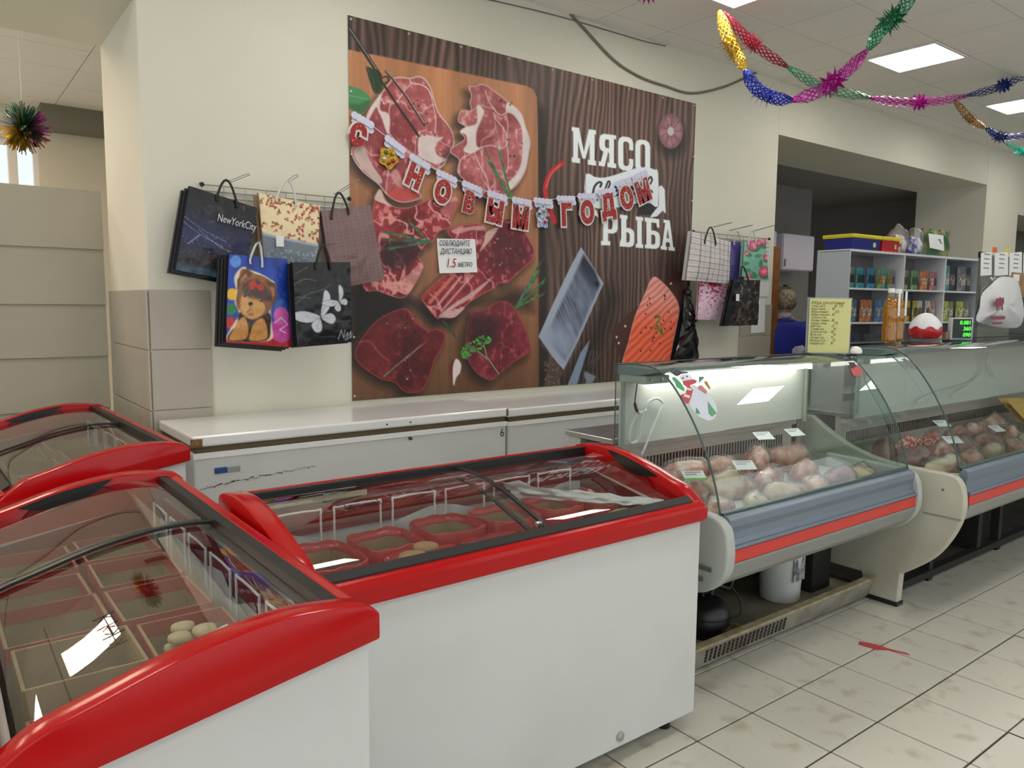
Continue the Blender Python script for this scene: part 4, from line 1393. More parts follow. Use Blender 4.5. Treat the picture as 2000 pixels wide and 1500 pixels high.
def bag(label, C, y, paint, handle=None, depth=.03, gloss=.35, hcol=None, nb=0, bulge=.02, body_col=(40, 40, 46), res=(90, 110), tagpt=None, coat=.12):
    """C = four corners TL TR BR BL in the frame; y = plane of the front; handle = (left foot, right foot, top) in the frame"""
    K = [measure(px, py, 'y', y) for px, py in C]
    t = thing('shopping_bag', label, 'bag', (K[2] + K[3]) / 2, group='hanging shopping bags')
    c0 = np.array(t.location)
    u, v = np.meshgrid(np.linspace(0, 1, res[0]), np.linspace(0, 1, res[1]))
    Kn = [np.array(k) for k in K]
    u3, v3 = u[..., None], v[..., None]
    pos = (Kn[0] * (1 - u3) + Kn[1] * u3) * (1 - v3) + (Kn[3] * (1 - u3) + Kn[2] * u3) * v3
    X, Y = frame_of(pos)
    pr = Print(X, Y)
    pr.u, pr.v = u, v
    paint(pr)
    cr = vnoise(u * 5, v * 6, int(C[0][0]) % 50, 3)
    pos[..., 1] -= bulge * np.sin(PI * u) * np.sin(PI * v) + .012 * (cr - .5)
    print_mesh('printed_front', pr, pos - c0, print_mat('bag_print_%d' % int(gloss * 100), gloss, coat), t, gain=1.05)
    bm_ = M('bag_%d_%d_%d' % body_col, body_col, gloss)
    for k in range(1 + nb):
        off = .012 + k * (depth + .006)
        sh = Vector((-.012 * k, 0, -.008 * k))
        F4 = [k_ + Vector((0, off, 0)) + sh - Vector(c0) for k_ in K]
        B4 = [k_ + Vector((0, off + depth, 0)) + sh - Vector(c0) for k_ in K]
        MB().add(F4 + B4, [(0, 3, 2, 1), (4, 5, 6, 7), (0, 1, 5, 4), (1, 2, 6, 5), (2, 3, 7, 6), (3, 0, 4, 7)]).build('bag_back' if k == 0 else 'bag_behind', bm_, t)
    if handle:
        hm = M('handle_%d_%d_%d' % (hcol or (24, 24, 26)), hcol or (24, 24, 26), .45)
        for k in range(2):
            a, b, top = [measure(px, py, 'y', y - .012 + .045 * k) - Vector(c0) for px, py in handle]
            path = smooth_path([a + Vector((0, 0, -.03)), a, a.lerp(top, .75) + (a - b) * .12, top, b.lerp(top, .75) + (b - a) * .12, b, b + Vector((0, 0, -.03))], 5)
            MB().tube(path, .0065, 7).build('handle', hm, t, smooth='all')
    if tagpt:
        q = measure(tagpt[0], tagpt[1], 'y', y - .04) - Vector(c0)
        MB().box(q.x - .022, q.x + .022, q.y, q.y + .002, q.z - .03, q.z + .03).build('price_tag', paper, t)
    return t


def L2(pts):
    return [(300 + x * .26667, 300 + y * .26667) for x, y in pts]


def R2(pts):
    return [(1300 + x * .21333, 400 + y * .21333) for x, y in pts]


rb = random.Random(11)


def p_city(p):
    p.I[:] = (10, 12, 22)
    k = np.clip(1 - np.abs(p.v - .55) * 2.4, 0, 1)[..., None]
    p.I = p.I * (1 - k * .8) + np.array((34, 44, 96)) * k * .8
    n = vnoise(p.u * 9, p.v * 7, 91, 4)
    low = np.clip((p.v - .62 + .18 * p.u - .1) * 6, 0, 1)
    p.I = p.I * (1 - .75 * low[..., None]) + (np.array((24, 16, 16)) + 40 * n[..., None]) * .75 * low[..., None]
    lw = np.clip((p.v - .88) * 14, 0, 1)[..., None]
    p.I = p.I * (1 - lw) + np.array((52, 76, 96)) * lw * (.5 + n[..., None])
    for a, b in (((215, 450), (520, 640)), ((225, 500), (500, 680)), ((330, 560), (560, 720))):
        for q in range(22):
            f = q / 21
            c = L2([(a[0] + (b[0] - a[0]) * f + rb.uniform(-4, 4), a[1] + (b[1] - a[1]) * f + 20 * math.sin(f * 3))])[0]
            p.dot(c, .9, .9, (190, 200, 236), .8, .8)
    for _ in range(60):
        p.dot(L2([(rb.uniform(200, 600), rb.uniform(600, 800))])[0], .8, .8, rb.choice([(200, 90, 70), (160, 170, 210), (220, 180, 120)]), .8, .7)
    p.line(L2([(250, 660), (330, 600)]), 1.6, (190, 196, 206), 1, .8)


def p_floral(p):
    p.I[:] = (226, 210, 170)
    for _ in range(95):
        c = L2([(rb.uniform(740, 1240), rb.uniform(280, 660))])[0]
        for q in range(4):
            p.dot((c[0] + rb.uniform(-3, 3), c[1] + rb.uniform(-3, 3)), rb.uniform(1, 2.4), rb.uniform(1, 2.2), rb.choice([(150, 44, 40), (176, 62, 56), (120, 84, 50)]), 1)
    split = p.poly_a(L2([(780, 575), (900, 610), (1100, 650), (1260, 680), (1260, 1100), (760, 1100)]), 1.5)
    p.put(split, (112, 124, 136))
    p.line(L2([(790, 580), (900, 615), (1100, 655), (1240, 680)]), 5, (170, 180, 196), 1.5, .8)
    for _ in range(130):
        c = L2([(rb.uniform(820, 1200), rb.uniform(690, 930))])[0]
        p.dot(c, rb.uniform(1, 2.6), rb.uniform(.8, 2), (186, 196, 206), 1, .85)
        p.dot(c, .8, .8, (80, 92, 106), .8, .8)


def p_brown(p):
    ch = .5 + .25 * np.sign(np.sin(p.u * 2 * PI * 34)) * 1 + .25 * np.sign(np.sin(p.v * 2 * PI * 44))
    p.I = np.array((104, 80, 80)) + 30 * ch[..., None] * np.array((1, .9, .9))


def p_dog(p):
    k = p.v[..., None]
    n = vnoise(p.u * 5, p.v * 5, 95, 3)[..., None]
    p.I = np.array((28, 66, 168)) * (.7 + .6 * n)
    p.poly(L2([(530, 1340), (1030, 1360), (1030, 1440), (520, 1440)]), (168, 30, 34), 1)
    for c, r, col in (((575, 1030), 40, (226, 176, 40)), ((565, 1140), 38, (40, 120, 70)), ((560, 1240), 40, (176, 36, 40)), ((930, 1120), 50, (46, 90, 176)), ((935, 1290), 85, (196, 70, 160)), ((930, 1190), 60, (206, 96, 176)),
                      ((600, 790), 40, (90, 140, 220))):
        p.dot(L2([c])[0], r * .26667, r * .26667 * 1.1, col, 2)
    p.line(L2([(880, 1240), (930, 1200), (980, 1250), (920, 1290), (960, 1310)]), 2, (236, 200, 230), 1.2)
    halo = smooth_path(L2([(600, 1000), (590, 900), (650, 830), (700, 850), (780, 880), (850, 920), (890, 960), (880, 1080), (850, 1140), (860, 1250), (850, 1370), (560, 1370), (550, 1300), (620, 1180), (590, 1090)]), 4, True)
    p.poly(halo, (220, 206, 180), 3)
    body = smooth_path(L2([(640, 1150), (830, 1160), (850, 1260), (820, 1370), (560, 1370), (560, 1310), (610, 1250)]), 4, True)
    p.poly(body, (44, 32, 28), 3)
    for leg in ([(640, 1200), (680, 1230), (680, 1350), (560, 1365), (570, 1310)], [(730, 1240), (800, 1210), (830, 1350), (710, 1370), (700, 1330)]):
        p.poly(smooth_path(L2(leg), 4, True), (196, 140, 78), 2.5)
    head = smooth_path(L2([(610, 1000), (620, 920), (640, 850), (690, 850), (740, 880), (800, 900), (860, 940), (885, 1000), (870, 1100), (810, 1180), (700, 1200), (620, 1140), (600, 1080)]), 4, True)
    p.poly(head, (128, 84, 50), 2.5)
    p.poly(smooth_path(L2([(640, 1040), (700, 1060), (780, 1080), (810, 1140), (760, 1200), (690, 1210), (630, 1150)]), 4, True), (206, 156, 96), 4)
    p.poly(smooth_path(L2([(650, 960), (740, 920), (830, 1000), (850, 1080), (760, 1060), (660, 1030)]), 4, True), (74, 56, 52), 4)
    for _ in range(150):
        c = (rb.uniform(600, 880), rb.uniform(880, 1340))
        d = (rb.uniform(-14, 14), rb.uniform(20, 46))
        p.line(L2([c, (c[0] + d[0], c[1] + d[1])]), 1, [v * rb.uniform(.5, 1.4) for v in (140, 96, 58)], 1, .35 if c[1] < 1190 else .25)
    p.poly(smooth_path(L2([(690, 960), (730, 920), (750, 960), (790, 950), (800, 1000), (760, 1000), (740, 975), (710, 1000)]), 3, True), (176, 50, 44), 1.5)
    for ear in ([(606, 1000), (612, 920), (686, 832), (716, 890), (660, 930)], [(820, 930), (890, 950), (896, 1060), (860, 1130), (850, 1010)]):
        p.poly(L2(ear), (96, 60, 38), 2)
        m = np.mean(np.array(ear), 0)
        p.poly(L2([tuple(m + (np.array(e) - m) * .5) for e in ear]), (186, 130, 96), 3, .8)
    for c in ((660, 1040), (775, 1075)):
        p.dot(L2([c])[0], 3, 3, (18, 12, 12), 1)
        p.dot(L2([(c[0] - 4, c[1] - 5)])[0], 1, 1, (230, 230, 230), .8)
    p.dot(L2([(702, 1100)])[0], 4.4, 3.6, (22, 16, 16), 1)
    p.line(L2([(700, 1120), (698, 1145), (675, 1160)]), 1.2, (60, 30, 24), 1)
    p.poly(smooth_path(L2([(685, 1170), (730, 1170), (705, 1195)]), 3, True), (176, 84, 76), 1.5, .7)


def butterfly(p, c, s, ang, col=(190, 196, 206)):
    ca, sa = math.cos(ang), math.sin(ang)

    def tr(pts):
        return [(c[0] + s * (x * ca - y * sa), c[1] + s * (x * sa + y * ca)) for x, y in pts]
    for w in ([(0, 0), (.3, -.6), (.6, -1.1), (.75, -.8), (.55, -.3), (.15, 0)], [(0, 0), (-.6, -.5), (-1.2, -.55), (-1.0, -.15), (-.5, .1)], [(0.05, 0), (.5, .0), (.65, .3), (.4, .5), (.1, .25)], [(-.05, .05), (-.5, .2), (-.45, .6), (-.15, .6)]):
        q = smooth_path(tr(w), 4, True)
        p.poly(q, col, 1.2)
        p.line(q + [q[0]], .9, (70, 74, 84), .8, .6)
        m = np.mean(np.array(q), 0)
        p.line([tr([(0, 0)])[0], tuple(m)], .8, (90, 94, 104), .8, .7)
    p.line(tr([(0, -.2), (0, .35)]), 1.8, (60, 64, 72), 1)


def p_butter(p):
    n = vnoise(p.u * 6, p.v * 7, 97, 4)
    p.I = np.array((11, 13, 18)) + 16 * np.clip(n - .45, 0, 1)[..., None]
    for l in ([(1030, 960), (1100, 920), (1180, 930)], [(1040, 1100), (1120, 1030), (1220, 1000), (1290, 960)], [(1050, 1050), (1140, 1060)], [(1310, 1230), (1440, 1225)], [(1040, 880), (1130, 830)]):
        p.line(smooth_path(L2(l), 4), 1.2, (120, 128, 138), 1.2, .8)
    butterfly(p, L2([(1215, 1195)])[0], 42, -.35)
    butterfly(p, L2([(1350, 1085)])[0], 26, -.5)
    for l in ([(1350, 1360), (1370, 1290), (1390, 1350), (1400, 1290)], [(1405, 1340), (1420, 1310), (1425, 1350), (1400, 1365)], [(1430, 1330), (1445, 1300), (1440, 1350)], [(1445, 1350), (1462, 1300)]):
        p.line(L2(l), 1.3, (176, 180, 190), 1)
    p.line(L2([(1190, 1345), (1330, 1335)]), 1.2, (120, 124, 134), 1, .7)


bag('dark night skyline bag lettered NewYorkCity, leftmost on the left rack', [(370, 363), (503, 406), (476, 552), (343, 527)], 4.34, p_city, ((424, 383), (462, 395), (443, 352)), nb=2, depth=.022, body_col=(26, 28, 34))
ny = bpy.data.objects['shopping_bag']
o_ = measure(424, 431, 'y', 4.30) - Vector(ny.location)
d_ = measure(492, 449, 'y', 4.30) - measure(424, 431, 'y', 4.30)
text_obj('lettering', 'NewYorkCity', .058, M('silver_letters', (214, 216, 222), .5), ny, face_matrix(o_, d_, (0, 0, 1)), sx=.64)
bag('cream and grey bag with small red flowers, in the middle of the left rack', [(505, 376), (625, 403), (618, 556), (519, 538)], 4.36, p_floral, ((541, 385), (578, 393), (562, 352)), hcol=(214, 216, 214), nb=1, depth=.02, body_col=(176, 150, 120), tagpt=(547, 471))
bag('brown checked bag hanging over the edge of the banner', [(627, 412), (724, 401), (751, 546), (650, 566)], 4.36, p_brown, ((648, 419), (680, 410), (661, 377)), body_col=(96, 74, 74), coat=.8)
bag('bright blue bag printed with a terrier puppy', [(447, 496), (561, 506), (572, 679), (441, 669)], 4.19, p_dog, ((489, 505), (512, 512), (505, 474)), hcol=(206, 206, 210), nb=3, depth=.014, body_col=(28, 26, 28))
bag('black bag with two silver butterflies', [(571, 512), (684, 512), (689, 668), (580, 677)], 4.11, p_butter, ((617, 516), (645, 516), (631, 480)), nb=1, depth=.02, body_col=(18, 20, 24), coat=.3)


def p_plaid(p):
    p.I[:] = (214, 212, 212)
    for k in range(9):
        c = k / 8.5
        for dv in (-.012, .0, .012):
            p.put(np.clip(1 - np.abs(p.u - c - dv) / .006, 0, 1) * .55, (60, 84, 130))
            p.put(np.clip(1 - np.abs(p.v - c - dv) / .006, 0, 1) * .5, (50, 60, 84))
        p.put(np.clip(1 - np.abs(p.v - c - .055) / .02, 0, 1) * .5, (214, 150, 110))
        p.put(np.clip(1 - np.abs(p.u - c - .055) / .015, 0, 1) * .35, (206, 160, 130))


def p_purple(p):
    p.I = np.array((76, 70, 132)) * (.8 + .4 * np.abs(np.sin(p.v * 40 + np.abs(p.u - .5) * 12)))[..., None]


def p_rose(p):
    p.I[:] = (128, 182, 164)
    for c, r in (((790, 370), 45), ((880, 340), 45), ((895, 610), 50), ((910, 480), 30), ((760, 660), 30), ((740, 440), 20), ((850, 350), 24)):
        c = R2([c])[0]
        r = r * .213
        p.dot((c[0] + 3, c[1] + 4), r * 1.3, r, (60, 120, 84), 2)
        p.dot(c, r, r, (206, 84, 120), 1.5)
        for q in range(3):
            p.dot((c[0] + rb.uniform(-r, r) * .4, c[1] + rb.uniform(-r, r) * .4), r * .45, r * .3, (236, 150, 172), 1.5, .8, rb.uniform(0, 3))
    for c in ((720, 540), (830, 470), (860, 540), (810, 640), (740, 600)):
        p.dot(R2([c])[0], 4, 8, (66, 130, 92), 1.5, .8, rb.uniform(0, 3))


def p_pink(p):
    p.I = np.array((224, 196, 214)) * np.ones(p.u.shape + (1,))
    for _ in range(140):
        v = rb.random() ** 1.7
        c = (1362 + rb.random() * 58, 550 + v * 76)
        p.dot(c, rb.uniform(.8, 2.8) * (1.2 - v), rb.uniform(.8, 2.8) * (1.2 - v), rb.choice([(196, 40, 84), (214, 84, 130), (110, 20, 50), (160, 30, 70)]), 1, .9)


def p_black(p):
    n = vnoise(p.u * 14, p.v * 14, 99, 3)
    p.I = np.array((30, 26, 26)) + np.clip((n - .5) * 5, 0, 1)[..., None] * np.array((70, 58, 50))
    side = np.clip((.16 + .25 * (1 - p.v) - p.u) * 14, 0, 1)
    p.put(side, (14, 14, 16))
    p.line(R2([(660, 680), (700, 760), (680, 800)]), 1.4, (150, 150, 150), 1)
    p.line(R2([(660, 860), (740, 960)]), 1, (120, 116, 112), 1)


bag('bag with blue and orange tartan check on the right rack', [(1351, 451), (1427, 472), (1424, 554), (1339, 547)], 4.30, p_plaid, ((1377, 470), (1398, 473), (1388, 444)), body_col=(200, 198, 196))
bag('plain purple bag behind the tartan and rose bags', [(1428, 471), (1456, 473), (1452, 556), (1421, 552)], 4.41, p_purple, ((1434, 472), (1448, 473), (1440, 452)), body_col=(70, 64, 120), hcol=(200, 200, 204), res=(40, 80))
bag('mint green bag with pink roses on the right rack', [(1454, 472), (1495, 466), (1501, 547), (1449, 540)], 4.32, p_rose, ((1462, 472), (1476, 470), (1469, 450)), body_col=(150, 190, 176), hcol=(206, 208, 206), res=(60, 90), depth=.02)
bag('pale pink bag strewn with crimson petals below the tartan bag', [(1366, 550), (1420, 553), (1416, 626), (1362, 624)], 4.36, p_pink, None, body_col=(206, 170, 190), depth=.01, res=(70, 90))
bag('black and bronze patterned bag hanging lowest on the right rack', [(1432, 547), (1485, 547), (1480, 635), (1412, 637)], 4.22, p_black, ((1446, 548), (1462, 548), (1450, 520)), body_col=(18, 18, 20), tagpt=(1441, 581), coat=.6, res=(70, 90))
# black folded bag pinned at the banner's lower right corner
bk = thing('black_plastic_bag', 'crumpled black plastic bag pinned by the lower right corner of the banner', 'bag', measure(1335, 706, 'y', WALL_Y - .05))
cB = Vector(bk.location)
ptsB = smooth_path(D5([(1402, 500), (1440, 520), (1420, 580), (1490, 730), (1500, 770), (1468, 800), (1500, 960), (1512, 1160), (1300, 1170), (1330, 1000), (1370, 800), (1385, 620)]), 3, True)
q3 = [measure(x, y, 'y', WALL_Y - .05) for x, y in ptsB]
mb_ = MB()
cen = sum(q3, Vector()) / len(q3)
vsB = [tuple(cen - cB + Vector((0, -.05, 0)))]
rings = 5
for r in range(1, rings + 1):
    for k, q in enumerate(q3):
        f = r / rings
        w = cen.lerp(q, f)
        vsB.append((w.x - cB.x, w.y - cB.y - .05 * (1 - f ** 2) - .018 * math.sin(k * 1.9 + r) * (r < rings), w.z - cB.z))
nq = len(q3)
fsB = [(0, 1 + k, 1 + (k + 1) % nq) for k in range(nq)]
for r in range(rings - 1):
    for k in range(nq):
        a, b = 1 + r * nq + k, 1 + r * nq + (k + 1) % nq
        fsB.append((a, a + nq, b + nq, b))
mb_.add(vsB, fsB)
mb_.build('bag_film', M('black_film', (20, 23, 24), .3, coat=.3), bk)
MB().lathe([(.002, -.03), (.03, -.02), (.036, 0), (.028, .02), (.004, .032)], 12, tuple(measure(1343, 571, 'y', WALL_Y - .06) - cB)).build('knot', black_plastic, bk, smooth=True)

# sheets pinned at the end of the wall
sheet('wall_paper_sheet', 'small white sheet pinned above the longer one at the wall end', 'notice', [(1484, 551), (1503, 551), (1501, 579), (1481, 579)], WALL_Y - .006, paper, group='sheets at the wall end')
sheet('wall_paper_sheet', 'long white sheet pinned lowest at the wall end', 'notice', [(1471, 583), (1495, 583), (1493, 649), (1466, 651)], WALL_Y - .016, paper, group='sheets at the wall end')
for x0, x1, z0, z1 in ((6.16, 6.66, 1.32, 1.62), (6.16, 6.66, .99, 1.315), (6.16, 6.66, .66, .985), (6.16, 6.66, .33, .655), (6.16, 6.66, .01, .325)):
    MB().box(x0, x1, WALL_Y - .012, WALL_Y, z0, z1).build('tile', wt, wallb, bevel=.003)

# ------------------------------------------------------------------ letter garland
lg = thing('letter_garland', 'paper letter garland of red Cyrillic letters strung across the banner', 'garland', measure(1017, 400, 'y', WALL_Y - .035))
gl0 = Vector(lg.location)
card_white = M('card_white', (226, 218, 214), .6)
card_red = M('card_red', (156, 26, 30), .45, var=(90, .62, .66), col2=(226, 180, 170))
snow_m = M('snow_lace', (214, 214, 236), .6)
gold_m = M('ornament_gold', (206, 170, 60), .35, .4, var=(60, .4, .6), col2=(150, 110, 30))
teal_m = M('ornament_blue', (92, 130, 190), .5, var=(50, .4, .6), col2=(220, 220, 226))
cards = [('С', 699, 263, 20), (None, 759, 308, 28), ('Н', 810, 344, 22), ('О', 865, 374, 16), ('В', 916, 395, 13), ('Ы', 967, 413, 9), ('М', 1017, 424, 4), ('F', 1060, 424, 0),
         ('Г', 1106, 419, -4), ('О', 1147, 414, -5), ('Д', 1188, 404, -12), ('О', 1224, 386, -18), ('М', 1256, 373, -24)]
string_pts = []
for ch, px, py, deg in cards:
    c = measure(px, py, 'y', WALL_Y - .035)
    w = project(c)[2]
    mpp = w / F
    size = 44 * mpp
    a = math.radians(-deg)
    rt = Vector((math.cos(a), 0, math.sin(a)))
    up = Vector((-math.sin(a), 0, math.cos(a)))
    o0 = c - gl0
    card = MB()
    top = o0 + up * size * .62
    string_pts.append(tuple(top + up * .02))
    if ch in (None, 'F'):
        pm_ = gold_m if ch is None else teal_m
        mb = MB()
        n = 26
        ring = []
        for k in range(n):
            an = 2 * PI * k / n
            rr_ = size * (.46 + .06 * math.sin(5 * an)) * (1.0 if ch is None else (.8 if abs(math.cos(an)) > .7 else 1.05))
            ring.append((rr_ * math.cos(an), rr_ * math.sin(an)))
        vs_ = [tuple(o0 + rt * x + up * y) for x, y in ring]
        vs_ += [tuple(Vector(v) + Vector((0, .0025, 0))) for v in vs_]
        mb.add(vs_, [tuple(range(n)), tuple(range(2 * n - 1, n - 1, -1))] + [(k, (k + 1) % n, n + (k + 1) % n, n + k) for k in range(n)])
        pc = mb.build('picture_card', pm_, lg)
        for q in range(5):
            an = q * 1.3
            MB().lathe([(.001, -.012), (.012, -.006), (.014, 0), (.012, .006), (.001, .012)], 8, tuple(o0 + rt * (.25 * size * math.cos(an)) + up * (.25 * size * math.sin(an)) + Vector((0, -.006, 0)))).build('ornament', [card_red, gold_m, M('ornament_green', (70, 120, 60), .5), card_white][q % 4], pc, smooth=True)
    else:
        for nm, off, dy, m_ in (('letter_card', .050, .002, card_white), ('red_letter', .024, -.003, card_red)):
            if ch == 'В':
                off *= .4
            me = text_mesh('B' if ch == 'В' else ch, size * (1.34 if ch == 'В' else 1.18), offset=off * .55, extrude=.001, align='CENTER', res=4, sx=.86)
            zs = [v.co.y for v in me.vertices]
            mid = (min(zs) + max(zs)) / 2
            me.transform(face_matrix(o0 + Vector((0, dy, 0)) - up * mid, rt, up))
            me.materials.clear()
            me.materials.append(m_)
            link(nm, me, lg)
    # lace of snow above each card
    tr_ = MB()
    for q in range(-2, 3):
        for row in range(2):
            cc = top + rt * (size * .21 * (q + .5 * row)) + up * (.012 - .028 * row) + Vector((0, (-.004 if row == 0 else .006) - .002 * (q % 2), 0))
            r = .024 if row == 0 else .022
            vs_ = [tuple(cc + rt * r * math.cos(2 * PI * k / 9) + up * r * math.sin(2 * PI * k / 9) + Vector((0, d, 0))) for d in (0, .003) for k in range(9)]
            tr_.add(vs_, [tuple(range(8, -1, -1)), tuple(range(9, 18))] + [(k, (k + 1) % 9, 9 + (k + 1) % 9, 9 + k) for k in range(9)])
    tr_.build('snow_trim', snow_m, lg)
MB().tube(smooth_path(string_pts, 4), .002, 5).build('string', paper, lg)

# ------------------------------------------------------------------ cables on the wall
cable_m = M('grey_cable', (120, 116, 98), .6)
pth = [measure(x, y, 'y', WALL_Y - .012) for x, y in [(1112, 24), (1145, 60), (1200, 118), (1250, 150), (1300, 168), (1350, 182), (1410, 171), (1460, 150), (1488, 136)]]
tag(MB().tube(smooth_path(pth, 5), .010, 8).build('wall_cable', cable_m, smooth='all'), 'grey cable sagging along the wall above the banner', 'cable')
pth = [measure(x, y, 'y', WALL_Y - .006) for x, y in [(900, -12), (985, 6), (1100, 34), (1250, 78), (1300, 90)]]
tag(MB().tube(smooth_path(pth, 4), .004, 6).build('thin_wall_cable', M('thin_cable', (110, 112, 108), .6), smooth='all'), 'thin dark cable along the top of the wall under the ceiling', 'cable')

# ------------------------------------------------------------------ foil garlands under the ceiling
foil = {k: M('foil_' + k, c, .28, .6) for k, c in dict(gold=(222, 180, 50), blue=(40, 60, 190), magenta=(190, 40, 160), green=(40, 130, 90), mint=(90, 170, 130), red=(176, 40, 70), navy=(50, 60, 140), bronze=(176, 130, 50), teal=(60, 190, 160), silver=(220, 222, 226)).items()}


def lattice(path, r, m, parent, flower=True):
    path = [Vector(p) for p in path]
    mb = MB()
    n, mm = len(path), 8
    rings = []
    for i, p in enumerate(path):
        t = (path[min(i + 1, n - 1)] - path[max(i - 1, 0)]).normalized()
        u = t.cross(Vector((0, 0, 1)))
        u = u.normalized() if u.length > 1e-4 else Vector((1, 0, 0))
        w = t.cross(u)
        f = i / (n - 1)
        rr_ = r * (.35 + .65 * min(1, 6 * f, 6 * (1 - f)))
        rings.append([p + (u * math.cos(2 * PI * (k + .5 * (i % 2)) / mm) + w * math.sin(2 * PI * (k + .5 * (i % 2)) / mm)) * rr_ for k in range(mm)])
    hw = r * .09
    for i in range(n - 1):
        for k in range(mm):
            for k2 in ((k, (k - 1) % mm) if i % 2 == 0 else (k, (k + 1) % mm)):
                a, b = rings[i][k], rings[i + 1][k2]
                d = (b - a)
                s = d.cross(a - path[i]).normalized() * hw
                mb.add([tuple(a - s), tuple(a + s), tuple(b + s), tuple(b - s)], [(0, 1, 2, 3)])
    seg = stuff(mb.build('foil_segment', m, parent, fix=False))
    if flower:
        c = path[n // 2]
        t = (path[n // 2 + 1] - path[n // 2 - 1]).normalized()
        u = t.cross(Vector((0, 0, 1))).normalized()
        w = t.cross(u)
        fm_ = MB()
        for lay, off in enumerate((-.9, -.3, .3, .9)):
            for k in range(7):
                an = 2 * PI * (k + .5 * lay) / 7
                d = u * math.cos(an) + w * math.sin(an)
                e = u * -math.sin(an) + w * math.cos(an)
                o = c + t * r * off
                fm_.add([tuple(o + d * r * .5 + e * r * .4), tuple(o + d * r * .5 - e * r * .4), tuple(o + d * r * 2.1 + t * r * off * .5)], [(0, 1, 2)])
        stuff(fm_.build('foil_flower', m, parent, fix=False))
    return seg


def foil_garland(label, segs, y0, y1, r):
    allp = [q for _, s in segs for q in s]
    total = len(allp)
    t = thing('foil_garland', label, 'garland', measure(allp[0][0], allp[0][1], 'y', y0), group='foil garlands')
    b0 = Vector(t.location)
    i = 0
    for col, s in segs:
        pp = []
        for q in s:
            f = i / (total - 1)
            pp.append(tuple(measure(q[0], q[1], 'y', y0 + (y1 - y0) * f) - b0))
            i += 1
        lattice(smooth_path(pp, 8), r, foil[col], t)
    return t


foil_garland('gold, blue, magenta and green foil garland hanging lowest from the ceiling', [('gold', [(1405, 22), (1420, 70), (1440, 108), (1455, 136)]), ('blue', [(1455, 138), (1476, 172), (1510, 191), (1548, 196)]),
             ('magenta', [(1549, 196), (1600, 178), (1650, 142), (1693, 99)]), ('green', [(1695, 97), (1722, 58), (1760, 20), (1790, -25)])], 3.6, 2.5, .042)
foil_garland('red, green, magenta and navy foil garland behind the lowest one', [('red', [(1411, 24), (1450, 66), (1490, 100), (1537, 130)]), ('mint', [(1539, 131), (1590, 163), (1640, 180), (1699, 191)]),
             ('magenta', [(1701, 192), (1760, 199), (1830, 198), (1889, 187)]), ('navy', [(1891, 186), (1940, 174), (1980, 158), (2030, 135)])], 3.62, 3.0, .036)
foil_garland('short gold, blue and teal foil garland at the right edge', [('bronze', [(1864, 196), (1885, 222), (1902, 238), (1924, 250)]), ('navy', [(1926, 250), (1945, 264), (1968, 268), (2030, 262)])], 3.7, 3.3, .036)
foil_garland('teal end of a foil garland below the short gold and blue one', [('teal', [(1966, 280), (1985, 291), (2005, 300), (2040, 312)])], 3.5, 3.4, .03)
foil_garland('magenta foil garland just peeping in at the top edge', [('magenta', [(1225, -22), (1250, -12), (1280, -12), (1305, -24)])], 3.4, 3.4, .028)

# tinsel ball in the left opening
tb = thing('tinsel_ball', 'round tinsel ball of magenta, green, gold and silver hanging in the left opening', 'ornament', measure(45, 250, 'y', 6.2))
rt_ = random.Random(21)
for nm, col, dirv in (('magenta', 'magenta', (.8, -.3, .1)), ('green', 'green', (.1, -1, -.1)), ('gold', 'gold', (-.5, -.5, -.7)), ('silver', 'silver', (-.6, -.4, .6)), ('bronze', 'bronze', (.2, -.3, -1)), ('mint', 'mint', (.2, -.4, .8))):
    mb = MB()
    dv = Vector(dirv).normalized()
    for _ in range(80):
        d = (dv + Vector((rt_.gauss(0, .45), rt_.gauss(0, .45), rt_.gauss(0, .45)))).normalized()
        e = d.orthogonal().normalized() * .006
        L_ = rt_.uniform(.11, .175)
        mb.add([tuple(d * .03 + e), tuple(d * .03 - e), tuple(d * L_ - e * .8), tuple(d * L_ + e * .8)], [(0, 1, 2, 3)])
    stuff(mb.build('tinsel_tuft', foil[col], tb, fix=False))
MB().tube([(0, 0, .05), (0, 0, 3.44 - tb.location.z)], .0015, 5).build('string', paper, tb)

# ================================================================== FREEZER CONTENTS
card_in = M('cardboard_inside', (176, 152, 118), .8, var=(6, .3, .8), col2=(138, 114, 86))
card_red_out = M('red_printed_card', (176, 44, 46), .55)
red_film = M('red_bag_film', (186, 40, 46), .35, coat=.4)
patty_m = [M('pale_patty', (222, 204, 170), .7, bump=(60, .3)), M('brown_patty', (176, 138, 108), .7, bump=(60, .4)), M('cream_cutlet', (214, 196, 160), .7, bump=(40, .3))]
rf = random.Random(17)


def in_freezer(fz, p):
    c, s = math.cos(fz.rotation_euler[2]), math.sin(fz.rotation_euler[2])
    return Vector((fz.location.x + c * p[0] - s * p[1], fz.location.y + s * p[0] + c * p[1], p[2]))


